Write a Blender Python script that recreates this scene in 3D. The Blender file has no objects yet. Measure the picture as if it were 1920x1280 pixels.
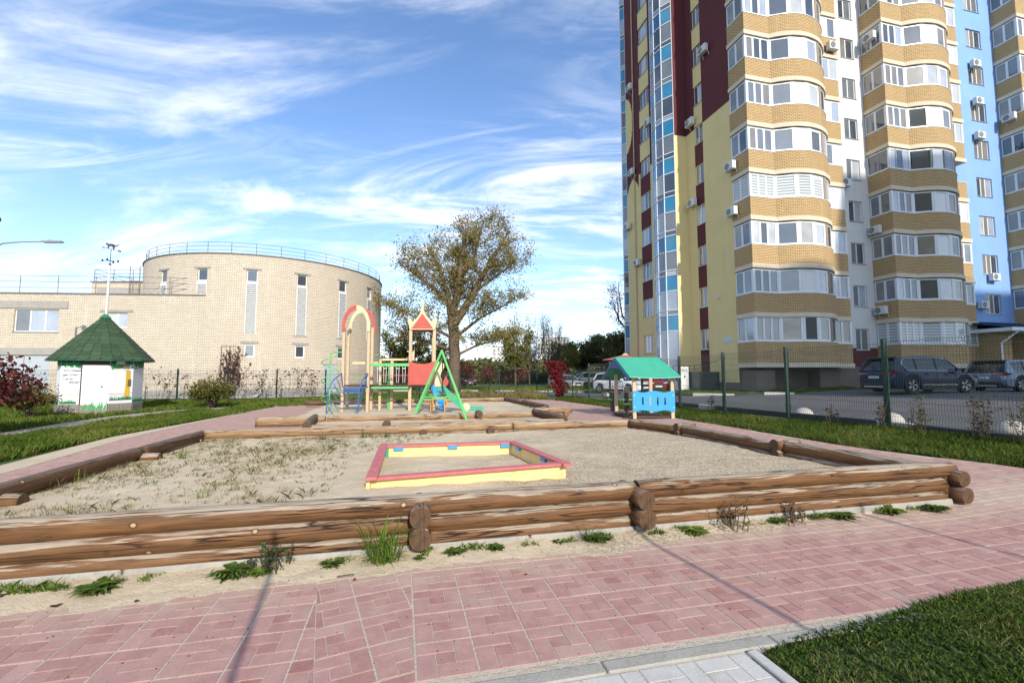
import bpy, bmesh, math, random
import numpy as np
from mathutils import Vector, Matrix, noise

# ------------------------------------------------------------------ camera
scene = bpy.context.scene
C = scene.collection
R = math.radians
PI = math.pi
cam_d = bpy.data.cameras.new('camera')
cam_d.sensor_width = 36.0
cam_d.lens = 16.0
cam_d.clip_start = 0.05
cam_d.clip_end = 4000
cam = bpy.data.objects.new('camera', cam_d)
C.objects.link(cam)
cam.location = (0, 0, 1.45)
cam.rotation_euler = (R(90 + 4.16), 0, 0)
scene.camera = cam

# ------------------------------------------------------------------ sky
SUN_AZ, SUN_EL = 20.0, 28.0          # sun behind the viewer, a little to the right
sd = Vector((math.sin(R(SUN_AZ)) * math.cos(R(SUN_EL)), -math.cos(R(SUN_AZ)) * math.cos(R(SUN_EL)), math.sin(R(SUN_EL))))
world = bpy.data.worlds.new('World')
scene.world = world
world.use_nodes = True
nt = world.node_tree
nt.nodes.clear()
def wn(t, **k):
    n = nt.nodes.new(t)
    for a, b in k.items(): setattr(n, a, b)
    return n
def wl(a, b): nt.links.new(a, b)
def wmath(op, a, b=None, clamp=False):
    n = wn('ShaderNodeMath', operation=op); n.use_clamp = clamp
    for i, v in enumerate((a, b)):
        if v is None: continue
        if isinstance(v, (int, float)): n.inputs[i].default_value = v
        else: wl(v, n.inputs[i])
    return n.outputs[0]
out = wn('ShaderNodeOutputWorld'); bg = wn('ShaderNodeBackground'); wl(bg.outputs[0], out.inputs[0])
sky = wn('ShaderNodeTexSky', sky_type='NISHITA')
sky.sun_disc = False
sky.sun_elevation = R(SUN_EL)
sky.sun_rotation = R(180 - SUN_AZ)
sky.air_density = 1.0; sky.dust_density = 0.6; sky.ozone_density = 2.0
tc = wn('ShaderNodeTexCoord'); sep = wn('ShaderNodeSeparateXYZ'); wl(tc.outputs['Generated'], sep.inputs[0])
zz = wmath('ADD', wmath('MAXIMUM', sep.outputs[2], 0.0), 0.16)
px = wmath('DIVIDE', sep.outputs[0], zz); py = wmath('DIVIDE', sep.outputs[1], zz)
cmb = wn('ShaderNodeCombineXYZ'); wl(px, cmb.inputs[0]); wl(py, cmb.inputs[1])
def cloud(rot, sx, sy, scale, detail, lo, hi, dist, off=(0, 0, 0)):
    mp = wn('ShaderNodeMapping'); wl(cmb.outputs[0], mp.inputs[0])
    mp.inputs['Location'].default_value = off
    mp.inputs['Rotation'].default_value = (0, 0, R(rot)); mp.inputs['Scale'].default_value = (sx, sy, 1)
    n = wn('ShaderNodeTexNoise'); wl(mp.outputs[0], n.inputs['Vector'])
    n.inputs['Scale'].default_value = scale; n.inputs['Detail'].default_value = detail
    n.inputs['Roughness'].default_value = 0.62; n.inputs['Distortion'].default_value = dist
    r = wn('ShaderNodeMapRange', interpolation_type='SMOOTHSTEP'); wl(n.outputs[0], r.inputs[0])
    r.inputs[1].default_value = lo; r.inputs[2].default_value = hi
    return r.outputs[0]
c1 = cloud(-62, 0.62, 1.25, 0.95, 11, 0.455, 0.72, 2.0, (3.1, 1.7, 0))
c2 = cloud(-75, 0.5, 2.0, 2.0, 12, 0.42, 0.74, 1.8, (7.3, 2.2, 0))
c3 = cloud(0, 1, 1, 0.6, 3, 0.36, 0.62, 0.2, (1.7, 5.2, 0))
cl = wmath('ADD', wmath('MULTIPLY', c1, 0.95), wmath('MULTIPLY', wmath('MULTIPLY', c2, c3), 0.85))
hz = wmath('MULTIPLY', wmath('POWER', wmath('SUBTRACT', 1.0, wmath('MAXIMUM', sep.outputs[2], 0.0)), 7.0), 0.60)
cl = wmath('ADD', wmath('MULTIPLY', cl, 1.0), hz, clamp=True)
cl = wmath('MULTIPLY', cl, 0.84)
skm = wn('ShaderNodeMix', data_type='RGBA', blend_type='MULTIPLY'); skm.inputs[0].default_value = 1.0
wl(sky.outputs[0], skm.inputs[6]); skm.inputs[7].default_value = (0.95, 1.08, 1.24, 1)
mix = wn('ShaderNodeMix', data_type='RGBA'); wl(cl, mix.inputs[0]); wl(skm.outputs[2], mix.inputs[6])
mix.inputs[7].default_value = (6.6, 6.8, 7.1, 1)
wl(mix.outputs[2], bg.inputs[0])
bg.inputs[1].default_value = 0.15

# ------------------------------------------------------------------ sun, exposure
sun_d = bpy.data.lights.new('sun', 'SUN'); sun_d.energy = 3.7; sun_d.angle = R(0.53); sun_d.color = (1.0, 0.93, 0.82)
sun = bpy.data.objects.new('sun', sun_d); C.objects.link(sun)
sun.rotation_euler = sd.to_track_quat('Z', 'Y').to_euler()
sun.location = (20, -50, 40)
vs = scene.view_settings
vs.view_transform = 'Standard'; vs.look = 'None'; vs.exposure = 0.46; vs.gamma = 1.0
vs.use_curve_mapping = False

# ------------------------------------------------------------------ helpers
TH = R(13.6)
U = Vector((math.cos(TH), math.sin(TH), 0)); V = Vector((-math.sin(TH), math.cos(TH), 0))
def L(s, t, z=0.0):
    p = U * s + V * t
    return Vector((p.x, p.y, z))
def H(x):
    e = x - 4.5
    if e <= 0: return 0.0
    return 0.042 * min(e, 15.0)
def G(x, y, dz=0.0): return Vector((x, y, H(x) + dz))

class MB:
    """collects faces, builds ONE mesh"""
    def __init__(s): s.v = []; s.f = []; s.m = []; s.uv = []
    def face(s, pts, m=0, uv=None):
        b = len(s.v); s.v += [tuple(p) for p in pts]; s.f.append(tuple(range(b, b + len(pts)))); s.m.append(m)
        s.uv.append(uv)
    def mesh(s, vs, fs, m=0, uvs=None):
        b = len(s.v); s.v += [tuple(p) for p in vs]
        for i, f in enumerate(fs):
            s.f.append(tuple(b + k for k in f)); s.m.append(m if isinstance(m, int) else m[i]); s.uv.append(uvs[i] if uvs else None)
    def box(s, x0, x1, y0, y1, z0, z1, m=0, M=None):
        vs = [Vector((x, y, z)) for z in (z0, z1) for y in (y0, y1) for x in (x0, x1)]
        if M: vs = [M @ p for p in vs]
        s.mesh(vs, [(0, 2, 3, 1), (4, 5, 7, 6), (0, 1, 5, 4), (2, 6, 7, 3), (0, 4, 6, 2), (1, 3, 7, 5)], m)
    def cbox(s, c, sz, m=0, M=None):
        s.box(c[0] - sz[0] / 2, c[0] + sz[0] / 2, c[1] - sz[1] / 2, c[1] + sz[1] / 2, c[2] - sz[2] / 2, c[2] + sz[2] / 2, m, M)
    def bbox(s, x0, x1, y0, y1, z0, z1, b=0.01, m=0, M=None):
        """box with chamfered vertical and top edges"""
        ring = []
        def rg(z, i):
            return [(x0 + i, y0 + b, z), (x0 + b, y0 + i, z), (x1 - b, y0 + i, z), (x1 - i, y0 + b, z), (x1 - i, y1 - b, z), (x1 - b, y1 - i, z), (x0 + b, y1 - i, z), (x0 + i, y1 - b, z)]
        vs = rg(z0, 0) + rg(z1 - b, 0) + rg(z1, b * 0.8)
        if M: vs = [M @ Vector(p) for p in vs]
        fs = [tuple(range(7, -1, -1)), tuple(range(16, 24))]
        for k in range(2):
            for i in range(8):
                j = (i + 1) % 8; fs.append((k * 8 + i, k * 8 + j, k * 8 + 8 + j, k * 8 + 8 + i))
        s.mesh(vs, fs, m)
    def tube(s, pts, r, n=8, m=0, cap=True, mcap=None):
        pts = [Vector(p) for p in pts]
        rs = r if isinstance(r, (list, tuple)) else [r] * len(pts)
        vs = []; up = None
        for i, p in enumerate(pts):
            d = (pts[min(i + 1, len(pts) - 1)] - pts[max(i - 1, 0)]).normalized()
            if up is None:
                up = Vector((0, 0, 1)) if abs(d.z) < 0.9 else Vector((1, 0, 0))
            a = d.cross(up).normalized(); bb = a.cross(d).normalized(); up = bb
            for k in range(n):
                t = 2 * PI * (k + 0.5) / n
                vs.append(p + (a * math.cos(t) + bb * math.sin(t)) * rs[i])
        fs = []; ms = []
        for i in range(len(pts) - 1):
            for k in range(n):
                j = (k + 1) % n
                fs.append((i * n + k, (i + 1) * n + k, (i + 1) * n + j, i * n + j)); ms.append(m)
        if cap:
            e = (len(pts) - 1) * n
            fs.append(tuple(range(0, n))); ms.append(m if mcap is None else mcap)
            fs.append(tuple(e + k for k in range(n - 1, -1, -1))); ms.append(m if mcap is None else mcap)
        s.mesh(vs, fs, ms)
    def prism(s, poly, d, m=0, M=None):
        """poly: list of 3D points (planar), extruded by vector d"""
        n = len(poly); d = Vector(d)
        vs = [Vector(p) for p in poly] + [Vector(p) + d for p in poly]
        if M: vs = [M @ p for p in vs]
        fs = [tuple(range(n - 1, -1, -1)), tuple(range(n, 2 * n))]
        for i in range(n):
            j = (i + 1) % n; fs.append((i, j, n + j, n + i))
        s.mesh(vs, fs, m)
    def lathe(s, prof, c=(0, 0, 0), n=16, m=0, M=None, cap=True):
        vs = []
        for r, z in prof:
            for k in range(n):
                a = 2 * PI * k / n; vs.append(Vector((c[0] + r * math.cos(a), c[1] + r * math.sin(a), c[2] + z)))
        if M: vs = [M @ p for p in vs]
        fs = []
        for i in range(len(prof) - 1):
            for k in range(n):
                j = (k + 1) % n; fs.append((i * n + k, i * n + j, (i + 1) * n + j, (i + 1) * n + k))
        if cap: fs.append(tuple(range(n - 1, -1, -1))); e = (len(prof) - 1) * n; fs.append(tuple(e + k for k in range(n)))
        s.mesh(vs, fs, m)
    def data(s, name, mats, smooth=False):
        me = bpy.data.meshes.new(name)
        me.from_pydata(s.v, [], s.f)
        for m in (mats if isinstance(mats, (list, tuple)) else [mats]): me.materials.append(m)
        me.polygons.foreach_set('material_index', s.m)
        if any(u is not None for u in s.uv):
            ul = me.uv_layers.new(name='UVMap'); k = 0; arr = []
            for f, u in zip(s.f, s.uv):
                if u is None: arr += [0.0] * (2 * len(f))
                else:
                    for q in u: arr += [q[0], q[1]]
            ul.data.foreach_set('uv', arr)
        if smooth: me.shade_smooth()
        me.update()
        return me
    def build(s, name, mats, parent=None, loc=None, rz=None, smooth=False, rot=None):
        return link(name, s.data(name, mats, smooth), parent, loc, rz, rot)
def link(name, me, parent=None, loc=None, rz=None, rot=None):
    o = bpy.data.objects.new(name, me); C.objects.link(o)
    if parent: o.parent = parent
    if loc is not None: o.location = loc
    if rz is not None: o.rotation_euler = (0, 0, rz)
    if rot is not None: o.rotation_euler = rot
    return o
def tag(o, label=None, cat=None, group=None, kind=None):
    if label: o['label'] = label
    if cat: o['category'] = cat
    if group: o['group'] = group
    if kind: o['kind'] = kind
    return o
def thing(name, label, cat, loc=(0, 0, 0), rz=0, group=None, tilt=None):
    o = bpy.data.objects.new(name, None); C.objects.link(o); o.empty_display_size = 0.2
    o.location = loc; o.rotation_euler = (0, 0, rz) if tilt is None else (tilt[0], tilt[1], rz)
    return tag(o, label, cat, group)
def struct(name, mb, mats, smooth=False, **k):
    o = mb.build(name, mats, smooth=smooth, **k) if isinstance(mb, MB) else mb
    o['kind'] = 'structure'; return o
def copy_tree(o, parent=None, loc=None, rz=None):
    c = o.copy(); C.objects.link(c); c.parent = parent
    if loc is not None: c.location = loc
    if rz is not None: c.rotation_euler = (0, 0, rz)
    for ch in list(o.children): copy_tree(ch, c)
    return c
def npmesh(name, verts, faces, mat, smooth=False):
    """verts (n,3) array, faces (m,k) int array"""
    me = bpy.data.meshes.new(name); k = faces.shape[1]; m = len(faces)
    me.vertices.add(len(verts)); me.vertices.foreach_set('co', verts.astype(np.float32).ravel())
    me.loops.add(m * k); me.loops.foreach_set('vertex_index', faces.astype(np.int32).ravel())
    me.polygons.add(m); me.polygons.foreach_set('loop_start', np.arange(0, m * k, k, dtype=np.int32))
    me.update(calc_edges=True); me.materials.append(mat)
    if smooth: me.shade_smooth()
    return me
def inpoly(x, y, poly):
    x = np.asarray(x); y = np.asarray(y); r = np.zeros(x.shape, bool); n = len(poly)
    for i in range(n):
        x0, y0 = poly[i][:2]; x1, y1 = poly[(i + 1) % n][:2]
        if y0 == y1: continue
        c = ((y0 > y) != (y1 > y)) & (x < (x1 - x0) * (y - y0) / (y1 - y0) + x0)
        r ^= c
    return r

# ------------------------------------------------------------------ materials
def newmat(name):
    m = bpy.data.materials.new(name); m.use_nodes = True; t = m.node_tree; t.nodes.clear()
    o = t.nodes.new('ShaderNodeOutputMaterial'); b = t.nodes.new('ShaderNodeBsdfPrincipled'); t.links.new(b.outputs[0], o.inputs[0])
    return m, t, b
def N(t, ty, **k):
    n = t.nodes.new(ty)
    for a, v in k.items(): setattr(n, a, v)
    return n
def noise_n(t, vec, scale, detail=4, rough=0.6, dist=0.0):
    n = N(t, 'ShaderNodeTexNoise'); n.inputs['Scale'].default_value = scale; n.inputs['Detail'].default_value = detail
    n.inputs['Roughness'].default_value = rough; n.inputs['Distortion'].default_value = dist
    if vec is not None: t.links.new(vec, n.inputs['Vector'])
    return n.outputs[0]
def ramp(t, fac, cols):
    r = N(t, 'ShaderNodeValToRGB'); e = r.color_ramp.elements
    while len(e) > 1: e.remove(e[0])
    e[0].position = cols[0][0]; e[0].color = (*cols[0][1], 1)
    for p, c in cols[1:]:
        q = e.new(p); q.color = (*c, 1)
    t.links.new(fac, r.inputs[0]); return r.outputs[0]
def mixc(t, fac, a, b, bt='MIX'):
    n = N(t, 'ShaderNodeMix', data_type='RGBA', blend_type=bt)
    for i, v in ((0, fac), (6, a), (7, b)):
        if isinstance(v, (int, float)): n.inputs[i].default_value = v
        elif isinstance(v, tuple): n.inputs[i].default_value = (*v, 1) if len(v) == 3 else v
        else: t.links.new(v, n.inputs[i])
    return n.outputs[2]
def mth(t, op, a, b=None, clamp=False):
    n = N(t, 'ShaderNodeMath', operation=op); n.use_clamp = clamp
    for i, v in enumerate((a, b)):
        if v is None: continue
        if isinstance(v, (int, float)): n.inputs[i].default_value = v
        else: t.links.new(v, n.inputs[i])
    return n.outputs[0]
def mrange(t, v, a, b, c=0.0, d=1.0):
    r = N(t, 'ShaderNodeMapRange', interpolation_type='SMOOTHSTEP'); t.links.new(v, r.inputs[0])
    for i, q in enumerate((a, b, c, d)): r.inputs[i + 1].default_value = q
    return r.outputs[0]
def bumpn(t, b, h, strength=0.3, dist=0.01, prev=None):
    n = N(t, 'ShaderNodeBump'); n.inputs['Strength'].default_value = strength; n.inputs['Distance'].default_value = dist
    t.links.new(h, n.inputs['Height'])
    if prev is not None: t.links.new(prev, n.inputs['Normal'])
    if b is not None: t.links.new(n.outputs[0], b.inputs['Normal'])
    return n.outputs[0]
def objc(t): return N(t, 'ShaderNodeTexCoord').outputs['Object']
def posn(t): return N(t, 'ShaderNodeNewGeometry').outputs['Position']
def isl(t): return N(t, 'ShaderNodeNewGeometry').outputs['Random Per Island']
def orand(t): return N(t, 'ShaderNodeObjectInfo').outputs['Random']
def setv(b, **k):
    for a, v in k.items(): b.inputs[a.replace('_', ' ')].default_value = v

def paint(name, col, rough=0.5, var=0.12, bump=0.0, scale=3.0, dirt=0.0, metal=0.0, coat=0.0, spec=0.5):
    m, t, b = newmat(name); v = objc(t)
    n1 = noise_n(t, v, scale, 5); n2 = noise_n(t, v, scale * 9, 4)
    f = mth(t, 'ADD', mth(t, 'MULTIPLY', n1, 0.6), mth(t, 'MULTIPLY', n2, 0.4))
    lo = tuple(c * (1 - var) for c in col); hi = tuple(min(1, c * (1 + var)) for c in col)
    c = ramp(t, f, [(0.3, lo), (0.7, hi)])
    if dirt > 0:
        d = mrange(t, noise_n(t, v, scale * 2.5, 8, 0.7), 0.5, 0.72)
        c = mixc(t, mth(t, 'MULTIPLY', d, dirt), c, (0.16, 0.13, 0.09))
    t.links.new(c, b.inputs['Base Color']); b.inputs['Roughness'].default_value = rough
    b.inputs['Metallic'].default_value = metal; b.inputs['Coat Weight'].default_value = coat; b.inputs['Coat Roughness'].default_value = 0.05
    b.inputs['Specular IOR Level'].default_value = spec
    if bump > 0: bumpn(t, b, noise_n(t, v, scale * 25, 4), bump, 0.01)
    return m
def glassm(name, base, rough=0.04, rvar=0.0):
    m, t, b = newmat(name); v = posn(t)
    c = mixc(t, noise_n(t, v, 0.9, 2), tuple(x * 0.65 for x in base), tuple(x * 1.35 for x in base))
    t.links.new(c, b.inputs['Base Color']); b.inputs['Roughness'].default_value = rough
    b.inputs['IOR'].default_value = 1.75; b.inputs['Specular IOR Level'].default_value = 0.75
    # slight unevenness of float glass, so that each pane mirrors the sky differently
    bumpn(t, b, noise_n(t, v, 1.3, 1), 0.06, 0.05)
    return m
def blindm(name, a, c2, step):
    m, t, b = newmat(name); v = objc(t); s = N(t, 'ShaderNodeSeparateXYZ'); t.links.new(v, s.inputs[0])
    w = mth(t, 'PINGPONG', s.outputs[2], step)
    f = mrange(t, w, step * 0.35, step * 0.6)
    t.links.new(mixc(t, f, a, c2), b.inputs['Base Color'])
    b.inputs['Roughness'].default_value = 0.08; b.inputs['IOR'].default_value = 1.5
    return m
def brickm(name, bricks, mortar, bw=0.26, bh=0.1, ms=0.012, rough=0.85, bump=0.5, off=0.5, scalev=1.0):
    m, t, b = newmat(name); uv = N(t, 'ShaderNodeUVMap'); uv.uv_map = 'UVMap'
    bt = N(t, 'ShaderNodeTexBrick'); t.links.new(uv.outputs[0], bt.inputs['Vector'])
    bt.offset = off; bt.inputs['Scale'].default_value = 1.0
    bt.inputs['Mortar Size'].default_value = ms; bt.inputs['Mortar Smooth'].default_value = 0.3
    bt.inputs['Brick Width'].default_value = bw; bt.inputs['Row Height'].default_value = bh
    bt.inputs['Color1'].default_value = (*bricks[0], 1); bt.inputs['Color2'].default_value = (*bricks[1], 1); bt.inputs['Mortar'].default_value = (*mortar, 1)
    n = noise_n(t, posn(t), 0.7, 6, 0.7)
    c = mixc(t, mrange(t, n, 0.35, 0.75, 0.0, 0.4), bt.outputs[0], tuple(x * 0.7 for x in bricks[0]))
    mps = N(t, 'ShaderNodeMapping'); t.links.new(posn(t), mps.inputs[0]); mps.inputs['Scale'].default_value = (1.6, 1.6, 0.16)
    c = mixc(t, mrange(t, noise_n(t, mps.outputs[0], 1.5, 6, 0.7), 0.54, 0.76, 0.0, 0.32), c, tuple(min(1, x * 1.15) for x in bricks[1]))
    n2 = noise_n(t, posn(t), 14, 3)
    c = mixc(t, mrange(t, n2, 0.3, 0.8, 0.0, 0.22), c, tuple(x * 0.6 for x in bricks[1]))
    t.links.new(c, b.inputs['Base Color']); b.inputs['Roughness'].default_value = rough
    inv = mth(t, 'SUBTRACT', 1.0, bt.outputs['Fac'])
    bumpn(t, b, inv, bump, 0.01)
    return m

def plaster(name, col, var=0.06):
    m = paint(name, col, 0.9, var, 0.0, 0.9); t = m.node_tree; b = [n for n in t.nodes if n.type == 'BSDF_PRINCIPLED'][0]
    p = posn(t); mp = N(t, 'ShaderNodeMapping'); t.links.new(p, mp.inputs[0]); mp.inputs['Scale'].default_value = (2.2, 2.2, 0.12)
    st = noise_n(t, mp.outputs[0], 1.6, 6, 0.7); pa = noise_n(t, p, 0.35, 5, 0.6); src = b.inputs['Base Color'].links[0].from_socket
    c = mixc(t, mrange(t, st, 0.5, 0.75, 0.0, 0.35), src, tuple(x * 0.72 for x in col)); c = mixc(t, mrange(t, pa, 0.45, 0.7, 0.0, 0.3), c, tuple(min(1, x * 1.12 + 0.01) for x in col))
    t.links.new(c, b.inputs['Base Color']); bumpn(t, b, noise_n(t, p, 30, 4), 0.35, 0.01); return m
WHITE = paint('white_pvc', (0.68, 0.69, 0.70), 0.35, 0.05)
WHITEW = plaster('white_plaster', (0.62, 0.61, 0.59))
BLUEW = plaster('blue_plaster', (0.22, 0.38, 0.66))
YELW = plaster('yellow_plaster', (0.70, 0.56, 0.27))
BURG = plaster('burgundy_plaster', (0.105, 0.02, 0.024))
BROWNP = paint('brown_plinth', (0.17, 0.13, 0.11), 0.9, 0.1, 0.3, 1.0)
CREAM = paint('cream_band', (0.62, 0.53, 0.40), 0.9, 0.1, 0.3, 1.5, 0.25)
CONC = paint('concrete', (0.33, 0.31, 0.28), 0.92, 0.16, 0.4, 2.5, 0.2)
KERB = paint('kerb_concrete', (0.33, 0.31, 0.27), 0.93, 0.2, 0.5, 4.0, 0.35)
STONEG = paint('split_stone', (0.26, 0.23, 0.20), 0.95, 0.3, 1.0, 3.0, 0.3)
TILED = paint('dark_tile', (0.055, 0.06, 0.062), 0.35, 0.3, 0.1, 2.0)
GALV = paint('galvanised_metal', (0.42, 0.43, 0.44), 0.4, 0.1, 0, 4, metal=0.6)
RUST = paint('rusty_rail', (0.20, 0.12, 0.08), 0.7, 0.35, 0.2, 6)
RAILG = paint('grey_rail', (0.17, 0.16, 0.155), 0.6, 0.3, 0.1, 6)
DGREEN = paint('dark_green_metal', (0.002, 0.032, 0.019), 0.45, 0.15, 0, 6)
LGREEN = paint('light_green_metal', (0.13, 0.46, 0.14), 0.4, 0.12, 0, 6, 0.1)
TEAL = paint('green_board', (0.045, 0.34, 0.22), 0.45, 0.12, 0.05, 5, 0.12)
BLUEB = paint('blue_board', (0.025, 0.30, 0.66), 0.45, 0.12, 0.05, 5, 0.14)
BLUED = paint('blue_metal', (0.035, 0.10, 0.24), 0.45, 0.2, 0, 6, 0.2)
REDB = paint('red_board', (0.47, 0.085, 0.065), 0.5, 0.16, 0.05, 5, 0.16)
CREAMB = paint('cream_board', (0.64, 0.51, 0.30), 0.5, 0.12, 0.05, 5, 0.2)
TANP = paint('tan_post', (0.54, 0.40, 0.25), 0.6, 0.18, 0.1, 5, 0.22)
ORANGEM = paint('orange_metal', (0.72, 0.34, 0.07), 0.45, 0.12, 0, 6)
BLACK = paint('black_metal', (0.012, 0.012, 0.013), 0.5, 0.3)
RUBBER = paint('rubber', (0.015, 0.015, 0.016), 0.8, 0.3, 0.2, 8)
DARKW = paint('dark_wood', (0.07, 0.045, 0.03), 0.7, 0.35, 0.4, 6)
ACW = paint('appliance_white', (0.62, 0.62, 0.60), 0.5, 0.06)
ACD = paint('appliance_dark', (0.06, 0.065, 0.07), 0.5, 0.2)
BLUEROOF = paint('blue_roof_metal', (0.02, 0.06, 0.17), 0.35, 0.15, 0, 3)
GREYDOOR = paint('grey_door', (0.40, 0.43, 0.46), 0.5, 0.06)
SANDY_Y = paint('yellow_board', (0.74, 0.56, 0.25), 0.55, 0.1, 0.05, 4, 0.22)
PINKB = None
G_DARK = glassm('glass_dark', (0.05, 0.06, 0.075))
G_MID = glassm('glass_mid', (0.15, 0.165, 0.18))
G_LIGHT = glassm('glass_curtained', (0.42, 0.44, 0.45), 0.08)
G_BLUE = glassm('glass_blue_panel', (0.012, 0.20, 0.36))
G_BLUED = glassm('glass_blue_panel_deep', (0.006, 0.11, 0.25))
G_PALE = glassm('glass_pale', (0.34, 0.38, 0.45))
G_WARM = glassm('glass_warm', (0.20, 0.18, 0.15))
BLIND = blindm('glass_blind', (0.62, 0.64, 0.62), (0.28, 0.31, 0.33), 0.09)
PANELW = paint('white_panel', (0.70, 0.70, 0.69), 0.25, 0.04)
BR_Y = brickm('yellow_brick', ((0.54, 0.36, 0.16), (0.62, 0.43, 0.21)), (0.07, 0.042, 0.025), 0.26, 0.1, 0.016)
BR_W = brickm('cream_brick', ((0.57, 0.495, 0.385), (0.66, 0.585, 0.47)), (0.27, 0.195, 0.14), 0.26, 0.098, 0.014)

def pinkboard():
    m, t, b = newmat('weathered_pink_board'); v = objc(t)
    mp = N(t, 'ShaderNodeMapping'); t.links.new(v, mp.inputs[0]); mp.inputs['Scale'].default_value = (1, 12, 12)
    n = noise_n(t, mp.outputs[0], 3.0, 8, 0.7)
    c = ramp(t, noise_n(t, v, 8, 4), [(0.3, (0.42, 0.10, 0.10)), (0.7, (0.50, 0.15, 0.14))])
    c = mixc(t, mrange(t, n, 0.62, 0.70), c, (0.50, 0.40, 0.32))
    t.links.new(c, b.inputs['Base Color']); setv(b, Roughness=0.6); bumpn(t, b, n, 0.3, 0.005); return m
PINKB = pinkboard()

def pavm(name, lo, mid, hi, sandf=0.35):
    m, t, b = newmat(name); p = posn(t)
    r = mth(t, 'FRACT', mth(t, 'ADD', isl(t), orand(t)))
    c = ramp(t, r, [(0.0, lo), (0.35, mid), (0.8, mid), (1.0, hi)])
    n = noise_n(t, p, 2.2, 6, 0.65); n2 = noise_n(t, p, 60, 4, 0.7); n3 = noise_n(t, p, 9, 6, 0.7)
    c = mixc(t, mrange(t, n3, 0.35, 0.8, 0, 0.5), c, tuple(x * 1.35 for x in hi))
    c = mixc(t, mrange(t, n, 0.5, 0.75, 0.0, sandf), c, (0.40, 0.31, 0.24))
    c = mixc(t, mrange(t, n2, 0.45, 0.75, 0.0, 0.35), c, tuple(x * 0.6 for x in lo))
    sxy = N(t, 'ShaderNodeSeparateXYZ'); t.links.new(p, sxy.inputs[0])
    dd = mth(t, 'ADD', mth(t, 'MULTIPLY', sxy.outputs[0], -0.235), mth(t, 'MULTIPLY', sxy.outputs[1], 0.972))   # sand dust carried off the drift along the wall
    du = mth(t, 'ADD', dd, mth(t, 'MULTIPLY', noise_n(t, p, 1.7, 7, 0.7), 1.5))
    c = mixc(t, mth(t, 'MULTIPLY', mth(t, 'MULTIPLY', mrange(t, du, 3.85, 4.6), mrange(t, dd, 4.0, 4.6, 0.6, 0.16)), 1.0 if sandf > 0.3 else 0.0), c, (0.52, 0.42, 0.31))
    sp = N(t, 'ShaderNodeTexVoronoi'); t.links.new(p, sp.inputs['Vector']); sp.inputs['Scale'].default_value = 5.0
    c = mixc(t, mrange(t, sp.outputs['Distance'], 0.03, 0.05, 0.75, 0.0), c, (0.06, 0.05, 0.04))
    t.links.new(c, b.inputs['Base Color']); setv(b, Roughness=0.86)
    bumpn(t, b, n2, 0.25, 0.004); return m
PAVER = pavm('red_paver', (0.32, 0.160, 0.138), (0.365, 0.205, 0.175), (0.41, 0.25, 0.212), 0.7)
PAVERC = pavm('red_paver_dark', (0.28, 0.122, 0.105), (0.325, 0.165, 0.142), (0.38, 0.22, 0.188), 0.6)
GPAVER = pavm('grey_paver', (0.38, 0.365, 0.335), (0.44, 0.425, 0.39), (0.48, 0.465, 0.43), 0.25)

def sandm(name, a, bcol, speck):
    m, t, b = newmat(name); p = posn(t)
    n = noise_n(t, p, 1.3, 6, 0.65); n2 = noise_n(t, p, 26, 6, 0.75); n3 = noise_n(t, p, 220, 3)
    c = ramp(t, n, [(0.3, a), (0.7, bcol)])
    c = mixc(t, mrange(t, n2, 0.5, 0.75, 0, 0.5), c, tuple(x * 0.6 for x in a))
    c = mixc(t, mrange(t, n3, 0.35, 0.7, 0.35, 0.0), c, tuple(x * 0.55 for x in a))
    # dark organic litter over part of the pit
    sxp = N(t, 'ShaderNodeSeparateXYZ'); t.links.new(p, sxp.inputs[0])
    msk = mrange(t, mth(t, 'ADD', mth(t, 'MULTIPLY', sxp.outputs[0], 0.10), noise_n(t, p, 0.55, 4)), 0.42, 0.62)
    n4 = noise_n(t, p, 34, 6, 0.85)
    c = mixc(t, mth(t, 'MULTIPLY', mth(t, 'MULTIPLY', msk, mrange(t, n4, 0.47, 0.58)), speck), c, (0.16, 0.115, 0.08))
    t.links.new(c, b.inputs['Base Color']); setv(b, Roughness=0.95)
    nb = bumpn(t, None, n2, 0.7, 0.03); bumpn(t, b, n3, 0.35, 0.004, nb); return m
SAND = sandm('sand', (0.57, 0.455, 0.30), (0.69, 0.575, 0.405), 0.85)
SANDJ = sandm('joint_sand', (0.56, 0.48, 0.37), (0.64, 0.56, 0.45), 0.2)

def groundm(name, cols, scale=2.0):
    m, t, b = newmat(name); p = posn(t)
    n = noise_n(t, p, scale * 0.3, 4); n2 = noise_n(t, p, scale * 12, 6, 0.75)
    f = mth(t, 'ADD', mth(t, 'MULTIPLY', n, 0.5), mth(t, 'MULTIPLY', n2, 0.5))
    c = ramp(t, f, cols); t.links.new(c, b.inputs['Base Color']); setv(b, Roughness=0.95); bumpn(t, b, n2, 0.8, 0.04); return m
LAWN = groundm('lawn_soil', [(0.35, (0.035, 0.05, 0.012)), (0.5, (0.07, 0.10, 0.02)), (0.62, (0.13, 0.14, 0.035)), (0.72, (0.20, 0.165, 0.09))])
ASPH = groundm('asphalt', [(0.35, (0.075, 0.075, 0.078)), (0.6, (0.115, 0.112, 0.11)), (0.75, (0.145, 0.14, 0.13))], 3)
DIRT = groundm('dirt_path', [(0.35, (0.30, 0.255, 0.21)), (0.6, (0.40, 0.35, 0.29)), (0.75, (0.46, 0.41, 0.34))], 3)

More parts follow.
